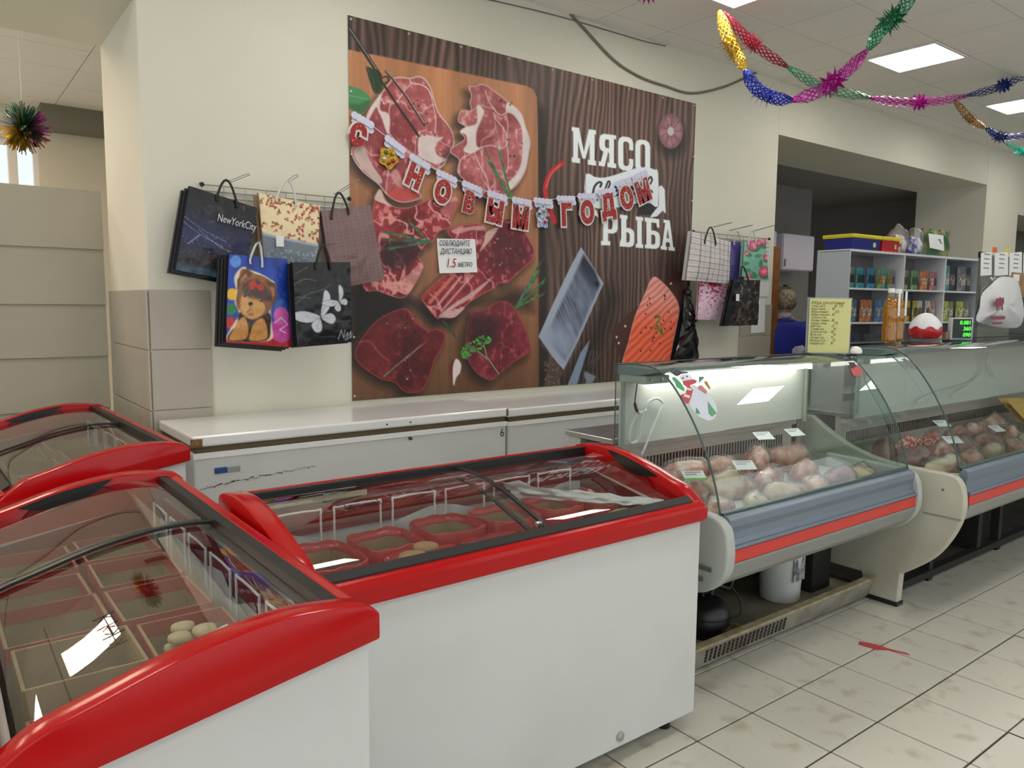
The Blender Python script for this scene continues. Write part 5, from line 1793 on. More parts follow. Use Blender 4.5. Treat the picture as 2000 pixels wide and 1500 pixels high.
def open_box(fz, label, x0, x1, y0, y1, h, style, group, tilt=0.0):
    w, d = x1 - x0, y1 - y0
    z0 = .602
    t = thing('carton', label, 'carton', in_freezer(fz, ((x0 + x1) / 2, (y0 + y1) / 2, z0)), fz.rotation_euler[2] + tilt, group)
    e = .007
    if style == 'film':
        # carton lined with a red bag folded over the rim: rounded outline
        n = 36

        def ring(sx, sy, z, wob):
            out = []
            for k in range(n):
                a = 2 * PI * k / n
                ca, sa = math.cos(a), math.sin(a)
                q = (abs(ca) ** 5 + abs(sa) ** 5) ** (-1 / 5)
                j = 1 + wob * (vnoise_s(k, label))
                out.append((sx / 2 * ca * q * j, sy / 2 * sa * q * j, z + wob * .35 * vnoise_s(k + 9, label)))
            return out

        def vnoise_s(k, s):
            return math.sin(k * 1.7 + len(s)) * .6 + math.sin(k * .8 + 2 * len(s)) * .4
        R0 = ring(w * .94, d * .94, 0, 0)
        R1 = ring(w * .98, d * .98, h * .7, .01)
        R2_ = ring(w * 1.0, d * 1.0, h, .012)
        R3 = ring(w * .975, d * .97, h + .004, .012)
        R4 = ring(w * .95, d * .94, h - .028, .008)
        R5 = ring(w * .92, d * .92, .03, 0)
        vs_ = R0 + R1 + R2_ + R3 + R4 + R5
        m1, m2 = MB(), MB()
        fs_ = []
        for r in range(4):
            for k in range(n):
                fs_.append((r * n + k, r * n + (k + 1) % n, (r + 1) * n + (k + 1) % n, (r + 1) * n + k))
        m1.add(vs_, fs_).build('red_lining', red_film, t, smooth='all', fix=False)
        fs_ = [(4 * n + k, 4 * n + (k + 1) % n, 5 * n + (k + 1) % n, 5 * n + k) for k in range(n)] + [tuple(5 * n + k for k in range(n))]
        m2.add(vs_, fs_).build('inside', card_in, t, fix=False)
    else:
        out_m = card_red_out if style == 'red' else card_in
        mb = MB()
        for a0, a1, b0, b1 in ((-w / 2, w / 2, -d / 2, -d / 2 + e), (-w / 2, w / 2, d / 2 - e, d / 2), (-w / 2, -w / 2 + e, -d / 2 + e, d / 2 - e), (w / 2 - e, w / 2, -d / 2 + e, d / 2 - e)):
            mb.box(a0, a1, b0, b1, 0, h)
        mb.box(-w / 2 + e, w / 2 - e, -d / 2 + e, d / 2 - e, 0, .006)
        mb.build('box_wall', card_in, t)
        # red printed band round the rim
        rb_ = MB()
        b = h - (.09 if style == 'red' else .02)
        ex = .0015
        for a0, a1, c0, c1 in ((-w / 2 - ex, w / 2 + ex, -d / 2 - ex, -d / 2), (-w / 2 - ex, w / 2 + ex, d / 2, d / 2 + ex), (-w / 2 - ex, -w / 2, -d / 2, d / 2), (w / 2, w / 2 + ex, -d / 2, d / 2),
                               (-w / 2 + e, w / 2 - e, d / 2 - e - ex, d / 2 - e), (-w / 2 + e, -w / 2 + e + ex, -d / 2 + e, d / 2 - e)):
            inner = c0 > 0 and c1 < d / 2 or a1 - a0 < .01 and a0 > -w / 2
            rb_.box(a0, a1, c0, c1, h - .035 if inner and c1 < d / 2 + .0001 and c0 != d / 2 else b, h + .001)
        if style == 'red':
            rb_.build('rim_band', out_m, t)
    return t


def patties(fz, label, n, x, y, z, spread, m, r=.034, group='frozen patties'):
    for k in range(n):
        lab = label % (ORD[k])
        mb = MB()
        rr_ = r * rf.uniform(.85, 1.15)
        mb.lathe([(rr_ * .5, 0), (rr_ * .95, .004), (rr_, .010), (rr_ * .93, .017), (rr_ * .5, .021), (.002, .022)], 14)
        o = mb.build('patty', m, smooth='all')
        a = 2 * PI * (k % 3) / 3 + .6 * (k // 3)
        rad = r * 1.4
        o.location = in_freezer(fz, (x + rad * math.cos(a), y + rad * math.sin(a), z + .028 * (k // 3)))
        o.rotation_euler = (rf.uniform(-.06, .06), rf.uniform(-.06, .06), rf.uniform(0, 3))
        tag(o, lab, 'patty', group)


near_boxes = [('red rimmed carton in the far left corner of the nearest freezer', .10, .34, .10, .31, .22, 'red'), ('red rimmed carton in the far right corner of the nearest freezer', .10, .34, .33, .54, .23, 'red'),
              ('red rimmed carton left of the middle of the nearest freezer', .37, .60, .09, .31, .21, 'red'), ('red rimmed carton under the glass seam of the nearest freezer', .37, .60, .33, .54, .23, 'red'),
              ('red rimmed carton in the third row at the right of the nearest freezer', .63, .87, .33, .54, .23, 'red'), ('red rimmed carton in the third row at the left of the nearest freezer', .63, .88, .09, .31, .23, 'red'),
              ('plain brown carton bottom left in the nearest freezer', .92, 1.14, .10, .33, .24, 'plain'), ('red rimmed carton with pale cutlets beside the back wires of the nearest freezer', .91, 1.14, .35, .55, .23, 'red'),
              ('red rimmed carton by the near end of the nearest freezer', 1.17, 1.41, .10, .34, .19, 'red')]
for lab, a, b, c, d, h, st in near_boxes:
    open_box(FZ_NEAR, lab, a, b, c, d, h, st, 'cartons in the nearest freezer', rf.uniform(-.02, .02))
patties(FZ_NEAR, 'pale frozen cutlet, %s of the heap in the right carton of the nearest freezer', 9, 1.03, .44, .77, .07, patty_m[2], .024, 'pale cutlets by the wires')
patties(FZ_NEAR, 'pale flat patty, %s of those in the plain brown carton', 4, 1.04, .24, .76, .045, patty_m[0], .032, 'patties in the brown carton')
patties(FZ_NEAR, 'pale flat patty, %s of those in the near end carton', 5, 1.29, .22, .70, .055, patty_m[0], .034, 'patties in the near end carton')
pk = thing('printed_packet', 'white printed packet leaning in the right carton of the nearest freezer', 'packet', in_freezer(FZ_NEAR, (1.08, .47, .80)), FZ_NEAR.rotation_euler[2])
MB().add([(-.03, -.05, 0), (.04, -.05, .0), (.04, .05, .03), (-.03, .05, .03), (-.03, -.05, .012), (.04, -.05, .012), (.04, .05, .042), (-.03, .05, .042)], [(0, 3, 2, 1), (4, 5, 6, 7), (0, 1, 5, 4), (1, 2, 6, 5), (2, 3, 7, 6), (3, 0, 4, 7)]).build('packet_body', paper, pk)
for k in range(4):
    y_ = -.04 + .02 * k
    z_ = .0128 + .3 * (y_ + .05)
    MB().add([(-.022, y_, z_), (.032, y_, z_), (.032, y_ + .004, z_ + .0012), (-.022, y_ + .004, z_ + .0012)], [(0, 1, 2, 3)]).build('print_line', M('print_grey', (130, 130, 130), .7), pk)

mid_boxes = [('red film lined carton at the left end of the middle freezer', .10, .32, .26, .54, .225, 'film'), ('red film lined carton second from the left, by the back wires of the middle freezer', .345, .555, .33, .55, .225, 'film'),
             ('red film lined carton left of the glass seam of the middle freezer', .58, .80, .33, .55, .235, 'film'), ('red film lined carton right of the glass seam of the middle freezer', .825, 1.05, .33, .55, .235, 'film'),
             ('red film lined carton fifth from the left by the wires of the middle freezer', 1.075, 1.26, .33, .55, .24, 'film'), ('red film lined carton in the far right corner of the middle freezer', 1.28, 1.44, .31, .55, .235, 'film'),
             ('red film lined carton of brown cutlets near the front of the middle freezer', .345, .60, .09, .305, .22, 'film'), ('red film lined carton near the front below the lock of the middle freezer', .63, .87, .09, .305, .215, 'film')]
for lab, a, b, c, d, h, st in mid_boxes:
    open_box(FZ_MID, lab, a, b, c, d, h, st, 'cartons in the middle freezer', rf.uniform(-.03, .03))
patties(FZ_MID, 'brown frozen cutlet, %s of the heap in the middle freezer', 8, .47, .20, .775, .075, patty_m[1], .042, 'brown cutlets')
pb = thing('green_packet', 'pale green food packet at the right end of the middle freezer', 'packet', in_freezer(FZ_MID, (1.30, .19, .603)), .15)
MB().grid(lambda u, v: ((u - .5) * .24, (v - .5) * .16, .20 + .04 * math.sin(PI * u) * math.sin(PI * v) + .008 * math.sin(9 * u + 5 * v)), 12, 10).grid(lambda u, v: ((u - .5) * .24, (v - .5) * .16, .20 - .20 * math.sin(PI * u) ** .3 * math.sin(PI * v) ** .3), 12, 10).build('packet_body', M('pale_green_pack', (206, 210, 170), .4, var=(14, .4, .65), col2=(120, 150, 80)), pb, smooth='all')
MB().box(-.09, -.02, -.06, .0, .228, .236).build('packet_label', M('label_blue', (150, 166, 196), .5), pb)
ps_ = thing('plastic_sheet', 'crumpled white plastic film hanging at the right end inside the middle freezer', 'film', in_freezer(FZ_MID, (1.25, .4, .86)))
p0_ = Vector(ps_.location)


def film(u, v):
    a = Vector((1.0, .565, .90 + .02 * math.sin(3 * u))).lerp(Vector((1.455, .13, .875)), u)
    b = Vector((1.06, .53, .86)).lerp(Vector((1.40, .11, .86)), u)
    q = a.lerp(b, v)
    if u < .3:
        q.z += .03 * (1 - u / .3) * (1 - v)
    q += Vector((noise.noise(Vector((u * 9, v * 4, 1))), noise.noise(Vector((u * 9, v * 4, 5))), noise.noise(Vector((u * 11, v * 5, 9))) * 1.2)) * .012
    return tuple(in_freezer(FZ_MID, q) - p0_)


MB().grid(film, 30, 8).build('film', M('white_film_sheet', (226, 228, 230), .3, coat=.3), ps_, smooth='all', fix=False)
far_boxes = [('pale carton at the far left of the farthest freezer', .12, .45, .10, .32, .20), ('pale carton at the far right of the farthest freezer', .12, .45, .34, .54, .23), ('pale carton in the middle of the farthest freezer', .50, .85, .12, .34, .20),
             ('pale carton beside the wires of the farthest freezer', .50, .85, .36, .54, .24), ('pale carton at the near end of the farthest freezer', .95, 1.30, .14, .40, .22)]
for lab, a, b, c, d, h in far_boxes:
    open_box(FZ_FAR, lab, a, b, c, d, h, 'plain', 'cartons in the farthest freezer')

# ================================================================== MEAT IN THE COUNTERS
meat_m = {
    'pale': M('pale_pork', (226, 176, 150), .4, var=(16, .42, .6), col2=(190, 104, 90), bump=(30, .3), coat=.3),
    'pink': M('pink_pork', (204, 112, 100), .4, var=(16, .46, .6), col2=(236, 206, 190), bump=(30, .3), coat=.3),
    'cream': M('cream_fat', (232, 208, 174), .45, var=(12, .44, .62), col2=(200, 132, 110), bump=(30, .3), coat=.3),
    'red': M('red_beef', (160, 62, 62), .4, var=(16, .45, .62), col2=(206, 150, 140), bump=(40, .35), coat=.3),
    'mince': M('red_mince', (190, 80, 74), .45, var=(70, .45, .58), col2=(232, 190, 180), bump=(80, .8), coat=.2),
    'purple': M('purple_beef', (136, 70, 74), .4, var=(12, .4, .66), col2=(186, 130, 124), bump=(30, .3), coat=.3),
}
wrap_m = thin_glass('clear_wrap', (250, 250, 250), 1.3, .12, .07, (240, 240, 242), bump=(34, 1.0))


def lump_mesh(sx, sy, sz, seed, amp, sub=3, flat=.35):
    bm = bmesh.new()
    bmesh.ops.create_icosphere(bm, subdivisions=sub, radius=1)
    off = Vector((seed * 3.1, seed * 1.7, seed * .9))
    for v in bm.verts:
        p = v.co.copy()
        n = noise.noise(p * 1.1 + off) * .9 + noise.noise(p * 2.6 + off) * .4
        p *= 1 + amp * n
        v.co = (p.x * sx, p.y * sy, (max(p.z, -flat) + flat) * sz)
    me = bpy.data.meshes.new('lump')
    bm.to_mesh(me)
    bm.free()
    me.polygons.foreach_set('use_smooth', [True] * len(me.polygons))
    return me


def meat(label, loc, size, rz, kind, seed, wrap=True, tilt=0.0, group='meat in the left counter'):
    t = thing('meat_piece', label, 'meat', loc, rz, group)
    me = lump_mesh(*size, seed, .42)
    me.materials.append(meat_m[kind])
    link('meat', me, t)
    if wrap:
        # clear bag drawn over the piece, with creases
        me = lump_mesh(size[0] * 1.06, size[1] * 1.07, size[2] * 1.08, seed, .42)
        for v in me.vertices:
            c = Vector(v.co)
            k = 1 - abs(noise.noise(c * 17 + Vector((seed, 0, 0))) * 2)
            v.co = c * (1 + .07 * max(0, k))
        me.materials.append(wrap_m)
        link('wrap', me, t)
    return t


def deck_z(yf, y):
    return .723


K1 = [('pale', 'pale wrapped cut nearest the left glass end'), ('cream', 'creamy wrapped cut in the front row, second from the left'), ('cream', 'large creamy wrapped cut at the middle of the front row'), ('pale', 'pale wrapped joint in the front row, right of the middle'),
      ('purple', 'dark red wrapped joint in the front row near the right end'), ('cream', 'cream wrapped joint in the right front corner'), ('pink', 'pink slab lying left in the second row'), ('cream', 'flat creamy piece in the middle of the second row'),
      ('pink', 'long pink roll in the second row, pointing right'), ('pale', 'pale folded cut right in the second row'), ('pink', 'pink cut with a white paper at the back left'), ('pale', 'pale piece at the back, left of the pink round one'),
      ('pink', 'round pink piece highest at the back'), ('pale', 'pale wrapped piece at the back right corner')]
pos1 = [(2.60, 1.97), (2.84, 1.95), (3.08, 1.97), (3.32, 1.96), (3.56, 1.97), (3.78, 1.98), (2.66, 2.16), (2.92, 2.16), (3.22, 2.15), (3.55, 2.16), (2.84, 2.34), (3.10, 2.34), (3.38, 2.34), (3.68, 2.33)]
rm = random.Random(31)
for k, ((kind, lab), (x, y)) in enumerate(zip(K1, pos1)):
    row = 0 if k < 6 else (1 if k < 10 else 2)
    sx, sy, sz = rm.uniform(.095, .125), rm.uniform(.060, .074), rm.uniform(.055, .07) + .022 * row
    meat(lab + ', snowman counter', (x, y, deck_z(1.775, y)), (sx, sy * .9, sz), rm.uniform(-.8, .8), kind, k + 1)
K2 = [('cream', 'pale wrapped cut at the front left corner'), ('pale', 'pale flat cut under white wrap, second in the front row'), ('cream', 'white wrapped piece third in the front row'), ('pale', 'pale wrapped piece fourth in the front row'), ('cream', 'pale wrapped piece fifth in the front row'),
      ('purple', 'purple cut in the second row at the left'), ('pink', 'pink cut second in the second row'), ('purple', 'dark purple cut third in the second row'), ('red', 'red cut fourth in the second row'), ('pink', 'pink cut fifth in the second row'),
      ('red', 'small dark red cut at the back left'), ('mince', 'tray of red minced meat at the back, left one'), ('mince', 'long heap of red minced meat at the back'), ('red', 'red chunk at the back right of the mince'), ('pink', 'pink cut at the back right'), ('pale', 'pale cut at the far right end of the back row')]
pos2 = [(4.38, 1.83), (4.68, 1.82), (5.00, 1.83), (5.34, 1.83), (5.68, 1.83), (4.42, 2.01), (4.74, 2.01), (5.06, 2.01), (5.40, 2.01), (5.74, 2.01), (4.40, 2.18), (4.68, 2.18), (5.00, 2.18), (5.36, 2.18), (5.64, 2.18), (5.93, 2.18)]
for k, ((kind, lab), (x, y)) in enumerate(zip(K2, pos2)):
    sx, sy, sz = rm.uniform(.105, .135), rm.uniform(.058, .072), rm.uniform(.05, .065) + .012 * (k // 5)
    meat(lab + ' of the right counter', (x, y, deck_z(1.615, y)), (sx * .95, sy * .9, sz), rm.uniform(-.5, .5), kind, k + 40, wrap=kind != 'mince', group='meat in the right counter')


def card(name, label, cat, loc, w, h, rz, lean, mat, group=None, lines=0):
    t = thing(name, label, cat, loc, rz, group)
    t.rotation_euler = (lean, 0, rz)
    MB().box(-w / 2, w / 2, -.0008, .0008, 0, h).build('card', mat, t)
    for k in range(lines):
        MB().box(-w * .38, w * .38 - w * .25 * (k % 2), -.0016, -.0009, h * (.8 - .22 * k), h * (.8 - .22 * k) + h * .07).build('print_line', M('print_grey', (130, 130, 130), .7), t)
    return t


for k, (x, y, z, lab) in enumerate(((2.62, 2.10, .83, 'white price card with a green edge at the left, in the counter with the snowman'), (3.42, 2.30, .90, 'white price card on the round pink meat'), (3.66, 2.27, .90, 'white price card at the back right, in the counter with the snowman'),
                                    (2.95, 2.08, .84, 'white price card lying in the middle of the counter with the snowman'), (4.95, 2.08, .86, 'white price card before the mince of the right counter'), (5.3, 1.9, .82, 'white price card in the middle of the right counter'), (4.62, 1.88, .82, 'white price card near the left end of the right counter'))):
    card('price_card', lab, 'price card', (x, y, z + .02), .10, .065, -.5 + .15 * (k % 3), -1.1, paper, 'price cards on the meat', 2)
    if k == 0:
        MB().box(-.05, .05, -.0022, -.0015, .0, .014).build('green_edge', M('leaf_green', (120, 180, 70), .6), bpy.data.objects['price_card'])
# yellow padded bag in the right counter
yb = thing('yellow_packet', 'big yellow paper packet leaning inside the right counter', 'packet', (5.62, 2.10, .745), 0)
yb.location = (6.48, 2.12, .725)
MB().grid(lambda u, v: ((u - .5) * .75, -.02 - .05 * math.sin(PI * u) * math.sin(PI * v) + .16 * v - .08, .02 + v * .17 + .05 * (1 - u)), 14, 8).grid(lambda u, v: ((u - .5) * .75, .03 + .16 * v - .08, .02 + v * .17 + .05 * (1 - u)), 14, 8).build('packet_body', M('yellow_paper', (222, 172, 70), .5), yb, smooth='all')
MB().box(-.10, .12, -.085, -.080, .10, .17).build('packet_label', M('pale_label', (228, 214, 178), .6), yb)
MB().box(-.33, -.27, -.062, -.058, .085, .13).build('packet_mark', paper, yb)

# ------------------------------------------------------------------ things under and on the counters
bu = thing('white_bucket', 'white plastic bucket standing under the left counter', 'bucket', (3.55, 2.27, .062))
MB().lathe([(.098, 0), (.102, .01), (.118, .33), (.124, .335), (.124, .35), (.112, .35), (.096, .012)], 24).build('bucket_body', M('white_bucket_plastic', (216, 220, 220), .4), bu, smooth=True)
MB().box(-.05, .05, -.1105, -.1085, .12, .25).build('bucket_label', M('bucket_print', (176, 180, 182), .5, var=(30, .45, .55), col2=(110, 112, 116)), bu)
# hose looped inside the left counter, with a thermometer lead
hs = thing('drain_hose', 'thin white tube looped in front of the rear panel of the left counter', 'hose', (2.56, 2.39, 1.0))
h0 = Vector(hs.location)
pp = [measure(x, y, 'y', 2.385) - h0 for x, y in [(1262, 800), (1240, 815), (1228, 850), (1233, 865), (1248, 855), (1252, 820), (1262, 790), (1280, 778), (1294, 786), (1290, 800), (1275, 835), (1262, 868), (1252, 890)]]
MB().tube(smooth_path(pp, 5), .006, 8).build('tube', white_wire, hs, smooth='all')
ld = thing('sensor_lead', 'dark sensor lead hanging from the lamp canopy of the left counter', 'cable', (2.50, 2.38, 1.2))
l0 = Vector(ld.location)
pp = [measure(x, y, 'y', 2.38) - l0 for x, y in [(1246, 738), (1243, 760), (1240, 785), (1243, 800), (1248, 808)]]
MB().tube(smooth_path(pp, 4), [.003] * 9 + [.008] * 5 + [.003] * 3, 6).build('lead', M('dark_red_lead', (66, 40, 44), .5), ld, smooth='all')


# stickers on the curved glass of the left counter
def on_glass(u, zz, x):
    return None


def glass_point(x, s):
    """point on the left counter's curved glass: s = 0 at the bumper, 1 at the top back"""
    k = s * (len(GP) - 1)
    i = min(int(k), len(GP) - 2)
    f = k - i
    y = GP[i][0] + (GP[i + 1][0] - GP[i][0]) * f
    z = GP[i][1] + (GP[i + 1][1] - GP[i][1]) * f
    return Vector((x, 1.775 + y - .004, z + .003))


def glass_find(px, py):
    """place on the curved glass met by looking at (px, py)"""
    best = None
    for k in range(len(GP) * 8):
        s = k / (len(GP) * 8 - 1)
        y, z = glass_point(0, s).y, glass_point(0, s).z
        p = measure(px, py, 'y', y)
        e = abs(p.z - z)
        if best is None or e < best[0]:
            best = (e, p.x, s)
    return best[1], best[2]


st_ = thing('snowman_sticker', 'snowman window sticker with striped scarf on the left counter glass', 'sticker', glass_point(*glass_find(1360, 760)))
s0 = Vector(st_.location)


def sticker(name, pts, col, lift, parent=None):
    q = [glass_point(*glass_find(x, y)) - s0 + Vector((0, -lift, lift * .5)) for x, y in pts]
    c = sum(q, Vector()) / len(q)
    n = len(q)
    MB().add([tuple(p) for p in q], [tuple(range(n))]).build(name, M('sticker_%d_%d_%d' % col, col, .5), parent or st_, fix=False)


def S2(pts):
    return [(1290 + x * .1, 700 + y * .1) for x, y in pts]


sticker('snow_body', smooth_path(S2([(600, 520), (720, 560), (830, 640), (960, 700), (1060, 850), (1100, 1000), (1080, 1130), (980, 1210), (860, 1190), (740, 1130), (660, 1040), (560, 880), (590, 760), (640, 680)]), 2, True), (208, 216, 230), .001)
sticker('snow_head', smooth_path(S2([(350, 360), (420, 310), (540, 310), (610, 360), (610, 420), (520, 470), (420, 460)]), 2, True), (226, 226, 240), .002)
sticker('hat', S2([(140, 210), (260, 180), (310, 230), (400, 260), (530, 270), (520, 300), (400, 310), (330, 360), (280, 350), (210, 300)]), (50, 54, 62), .003)
sticker('scarf', S2([(420, 450), (640, 410), (700, 450), (680, 490), (560, 530), (620, 620), (600, 720), (540, 880), (480, 890), (370, 730), (480, 690), (500, 560), (430, 520)]), (188, 70, 84), .004)
sticker('scarf_stripe', S2([(450, 700), (560, 740), (545, 790), (430, 750)]), (226, 210, 214), .005)
sticker('scarf_stripe', S2([(500, 580), (590, 600), (590, 640), (490, 620)]), (226, 210, 214), .005)
sticker('fir_branch', S2([(190, 370), (280, 370), (380, 470), (460, 590), (450, 660), (390, 620), (300, 570), (270, 480)]), (70, 160, 104), .003)
sticker('fir_tree', S2([(690, 950), (770, 1080), (680, 1070)]), (60, 150, 100), .003)
sticker('fir_tree', S2([(920, 850), (1085, 1070), (1000, 1140), (940, 1080)]), (90, 160, 120), .003)
sticker('mitten', S2([(730, 540), (790, 530), (900, 640), (880, 690), (720, 590)]), (196, 120, 120), .003)
sticker('bird_house', S2([(840, 450), (900, 460), (965, 600), (940, 605), (850, 500)]), (176, 112, 60), .003)
sticker('lantern', S2([(740, 350), (830, 360), (840, 400), (760, 470), (735, 490)]), (90, 140, 120), .003)
for c in ((425, 390), (505, 360)):
    sticker('eye', [(1290 + .1 * (c[0] + 18 * math.cos(a)), 700 + .1 * (c[1] + 18 * math.sin(a))) for a in (0, 1.05, 2.1, 3.14, 4.2, 5.2)], (40, 40, 48), .004)
st2 = thing('red_sticker', 'small red and black holiday sticker at the right end of the left counter glass', 'sticker', glass_point(*glass_find(1668, 718)))
s0 = Vector(st2.location)
sticker('red_part', [(1660, 716), (1672, 712), (1684, 722), (1683, 733), (1668, 735), (1663, 726)], (196, 80, 90), .001, st2)
sticker('black_part', [(1656, 708), (1668, 708), (1672, 716), (1662, 720)], (60, 50, 56), .002, st2)

# yellow price list in its clear stand
FR = Vector((RIGHT.x, RIGHT.y, 0)).normalized()
FN = Vector((0, 0, 1)).cross(FR)              # points away from the shop front
base = Vector((3.86, 2.245, 1.354))
ps = thing('price_list', 'handwritten yellow price list in a clear stand on the left counter', 'sign', base)
W2, H2 = .222, .292
mt = Matrix(((FR.x, FN.x, 0, 0), (FR.y, FN.y, 0, 0), (0, 0, 1, 0), (0, 0, 0, 1)))
MB().box(-W2 / 2, W2 / 2, -.001, .001, .004, H2, mat=mt).build('yellow_sheet', M('yellow_sheet', (212, 212, 148), .7), ps)
MB().box(-W2 / 2 - .012, W2 / 2 + .006, .002, .005, 0, H2 + .006, mat=mt).build('clear_stand', thin_glass('acrylic', (226, 232, 232), 1.0, .02, .12), ps)
MB().box(-W2 / 2, W2 / 2, -.04, .06, .0, .004, mat=mt).build('stand_foot', thin_glass('acrylic'), ps)
ink = M('ink_olive', (78, 84, 50), .7)
rows = [('Рёбра для копчения', '', .024), ('Говяд. нога -', '85  135', .018), ('Язык говяж. -', '85', .018), ('Рёбра свиные', '-425', .018), ('Рёбра говяжьи -', '85', .018), ('Голяшка гов. -', '', .018), ('Печень свиная -', '85', .018), ('Сердце свин. -', '178', .018),
        ('Шея кур. -', '67', .018), ('Голени кур. -', '95', .018), ('Окорочка кур. -', '85', .018), ('Филе кур. -', '95', .018), ('Печень кур. -', '95', .018), ('Желудок кур. -', '95', .018), ('Сердце кур. -', '85', .018)]
for k, (a, b, sz) in enumerate(rows):
    z = H2 - .03 - k * .0153
    o_ = FR * (-W2 / 2 + .008) - FN * .0022 + Vector((0, 0, z))
    text_obj('lettering', a, sz, ink, ps, face_matrix(o_, FR, (0, 0, 1)), shear=.2, sx=.75, res=2)
    if b:
        o_ = FR * (.01 + .01 * (k % 2)) - FN * .0022 + Vector((0, 0, z))
        text_obj('lettering', b, sz * 1.15, ink, ps, face_matrix(o_, FR, (0, 0, 1)), shear=.2, sx=.75, res=2)
for dx, lab in ((-.16, 'crumpled clear film left of the yellow price list'), (.15, 'white foam roll right of the yellow price list')):
    o = thing('film_ball' if dx < 0 else 'foam_roll', lab, 'packaging', base + FR * dx)
    me = lump_mesh(.035, .03, .03, 77 + dx * 10, .5 if dx < 0 else .12)
    me.materials.append(wrap_m if dx < 0 else M('foam_white', (238, 238, 238), .6))
    link('film' if dx < 0 else 'roll', me, o)

# two bottles of golden oil, the red and white egg, the scale's display
oil_m = thin_glass('golden_oil', (232, 190, 66), 1.3, .03, .36, (216, 156, 16))
for (x, y, lab, sc) in ((4.60, 2.29, 'bottle of golden oil standing nearer the yellow price list', 1.0), (4.83, 2.36, 'taller looking bottle of golden oil beside the red and white egg', 1.06)):
    b = thing('oil_bottle', lab, 'bottle', (x, y, 1.392), group='oil bottles on the counter')
    s = sc
    MB().lathe([(.036 * s, .006), (.040 * s, .0), (.042 * s, .02), (.040 * s, .05), (.042 * s, .10), (.038 * s, .115), (.042 * s, .13), (.042 * s, .20), (.036 * s, .235), (.018 * s, .272)], 20).build('oil_body', oil_m, b, smooth='all')
    MB().lathe([(.0185 * s, .272), (.016 * s, .285), (.016 * s, .30)], 16).build('bottle_neck', thin_glass('clear_neck', (240, 236, 214), 1.4, .03, .15), b, smooth='all')
    MB().lathe([(.019 * s, .297), (.019 * s, .32), (.016 * s, .324)], 16).build('cap', M('white_cap', (236, 236, 236), .4), b, smooth=True)
    q = -FN * .03 + FR * .035
    MB().box(q.x - .012, q.x + .012, q.y - .001, q.y + .001, .16, .31).build('hang_label', paper, b)
eg = thing('egg_container', 'egg shaped container, white above a wavy red lower half', 'container', (5.46, 2.47, 1.387))
prof_e = [(.02, 0), (.07, .004), (.095, .025), (.105, .06), (.10, .095), (.082, .13), (.055, .16), (.025, .178), (.003, .182)]
ne = 72
mlow, mup = MB(), MB()
pe = smooth_path(prof_e, 10)
rings_e = [[(r * math.cos(2 * PI * k / ne), r * math.sin(2 * PI * k / ne), z) for k in range(ne)] for r, z in pe]
for i in range(len(rings_e) - 1):
    for k in range(ne):
        zc = (pe[i][1] + pe[i + 1][1]) / 2
        wave = .082 + .010 * math.sin(2 * PI * k / ne * 7)
        (mlow if zc < wave else mup).add([rings_e[i][k], rings_e[i][(k + 1) % ne], rings_e[i + 1][(k + 1) % ne], rings_e[i + 1][k]], [(0, 1, 2, 3)])
mlow.build('red_half', M('egg_red', (196, 24, 34), .3, coat=.3), eg, smooth='all')
mup.build('white_half', M('egg_white', (236, 240, 244), .35), eg, smooth='all')
sd = thing('scale_display', 'small scale display with green digits on the right counter', 'scale', (5.60, 2.30, 1.388))
MB().box(-.075, .075, -.012, .03, 0, .15, mat=mt).build('display_case', M('case_grey', (190, 194, 194), .4), sd, bevel=.006)
MB().box(-.063, .063, -.0145, -.012, .012, .142, mat=mt).build('display_window', M('display_dark', (16, 44, 40), .2), sd)
dig = M('green_digits', (70, 255, 60), .5, emit=((80, 255, 60), 1.6))
for k, s in enumerate(('0.081', '360', '090')):
    o_ = FR * (.058) - FN * .0155 + Vector((0, 0, .106 - .041 * k))
    text_obj('digits', s, .035, dig, sd, face_matrix(o_, FR, (0, 0, 1)), align='RIGHT', shear=.12, offset=.0006)

# ================================================================== SHELF UNIT AND GOODS
shelf_white = M('shelf_white', (222, 226, 230), .45)
shelf_side = M('shelf_side_grey', (186, 194, 202), .45)
SH = Vector((6.457, 3.6, 0))
SR = math.radians(-3.7)
BAYS = [0, .88, 1.62, 2.30]
SD = .32
sh = thing('shelf_unit', 'white shelf unit of pet food behind the right counter', 'shelf unit', SH, SR)
MB().box(0, .02, 0, SD, 0, 2.1).build('side_panel', shelf_side, sh)
MB().box(BAYS[-1], BAYS[-1] + .02, 0, SD, 0, 2.1).build('side_panel', shelf_side, sh)
MB().box(.0, BAYS[-1] + .02, -.004, SD, 2.09, 2.11).build('top_board', shelf_white, sh)
MB().box(.02, BAYS[-1], SD - .012, SD - .004, .05, 2.09).build('back_board', M('shelf_back', (150, 140, 146), .6), sh)
for b in BAYS[1:-1]:
    MB().box(b - .01, b + .01, .0, SD - .012, .05, 2.09).build('divider', shelf_white, sh)
LEV = [1.775, 1.47, 1.16, .85]
for z in LEV:
    for a, b in zip(BAYS, BAYS[1:]):
        MB().box(a + .01, b - .01, .0, SD - .012, z - .016, z).build('shelf_board', shelf_white, sh)
for x in (.08, .24):
    MB().lathe([(.006, 0), (.006, .004)], 8).build('screw_cap', M('dark_lock'), sh)


def shelf_pt(x, y, z):
    c, s = math.cos(SR), math.sin(SR)
    return Vector((SH.x + c * x - s * y, SH.y + s * x + c * y, z))


pouch_cache = {}


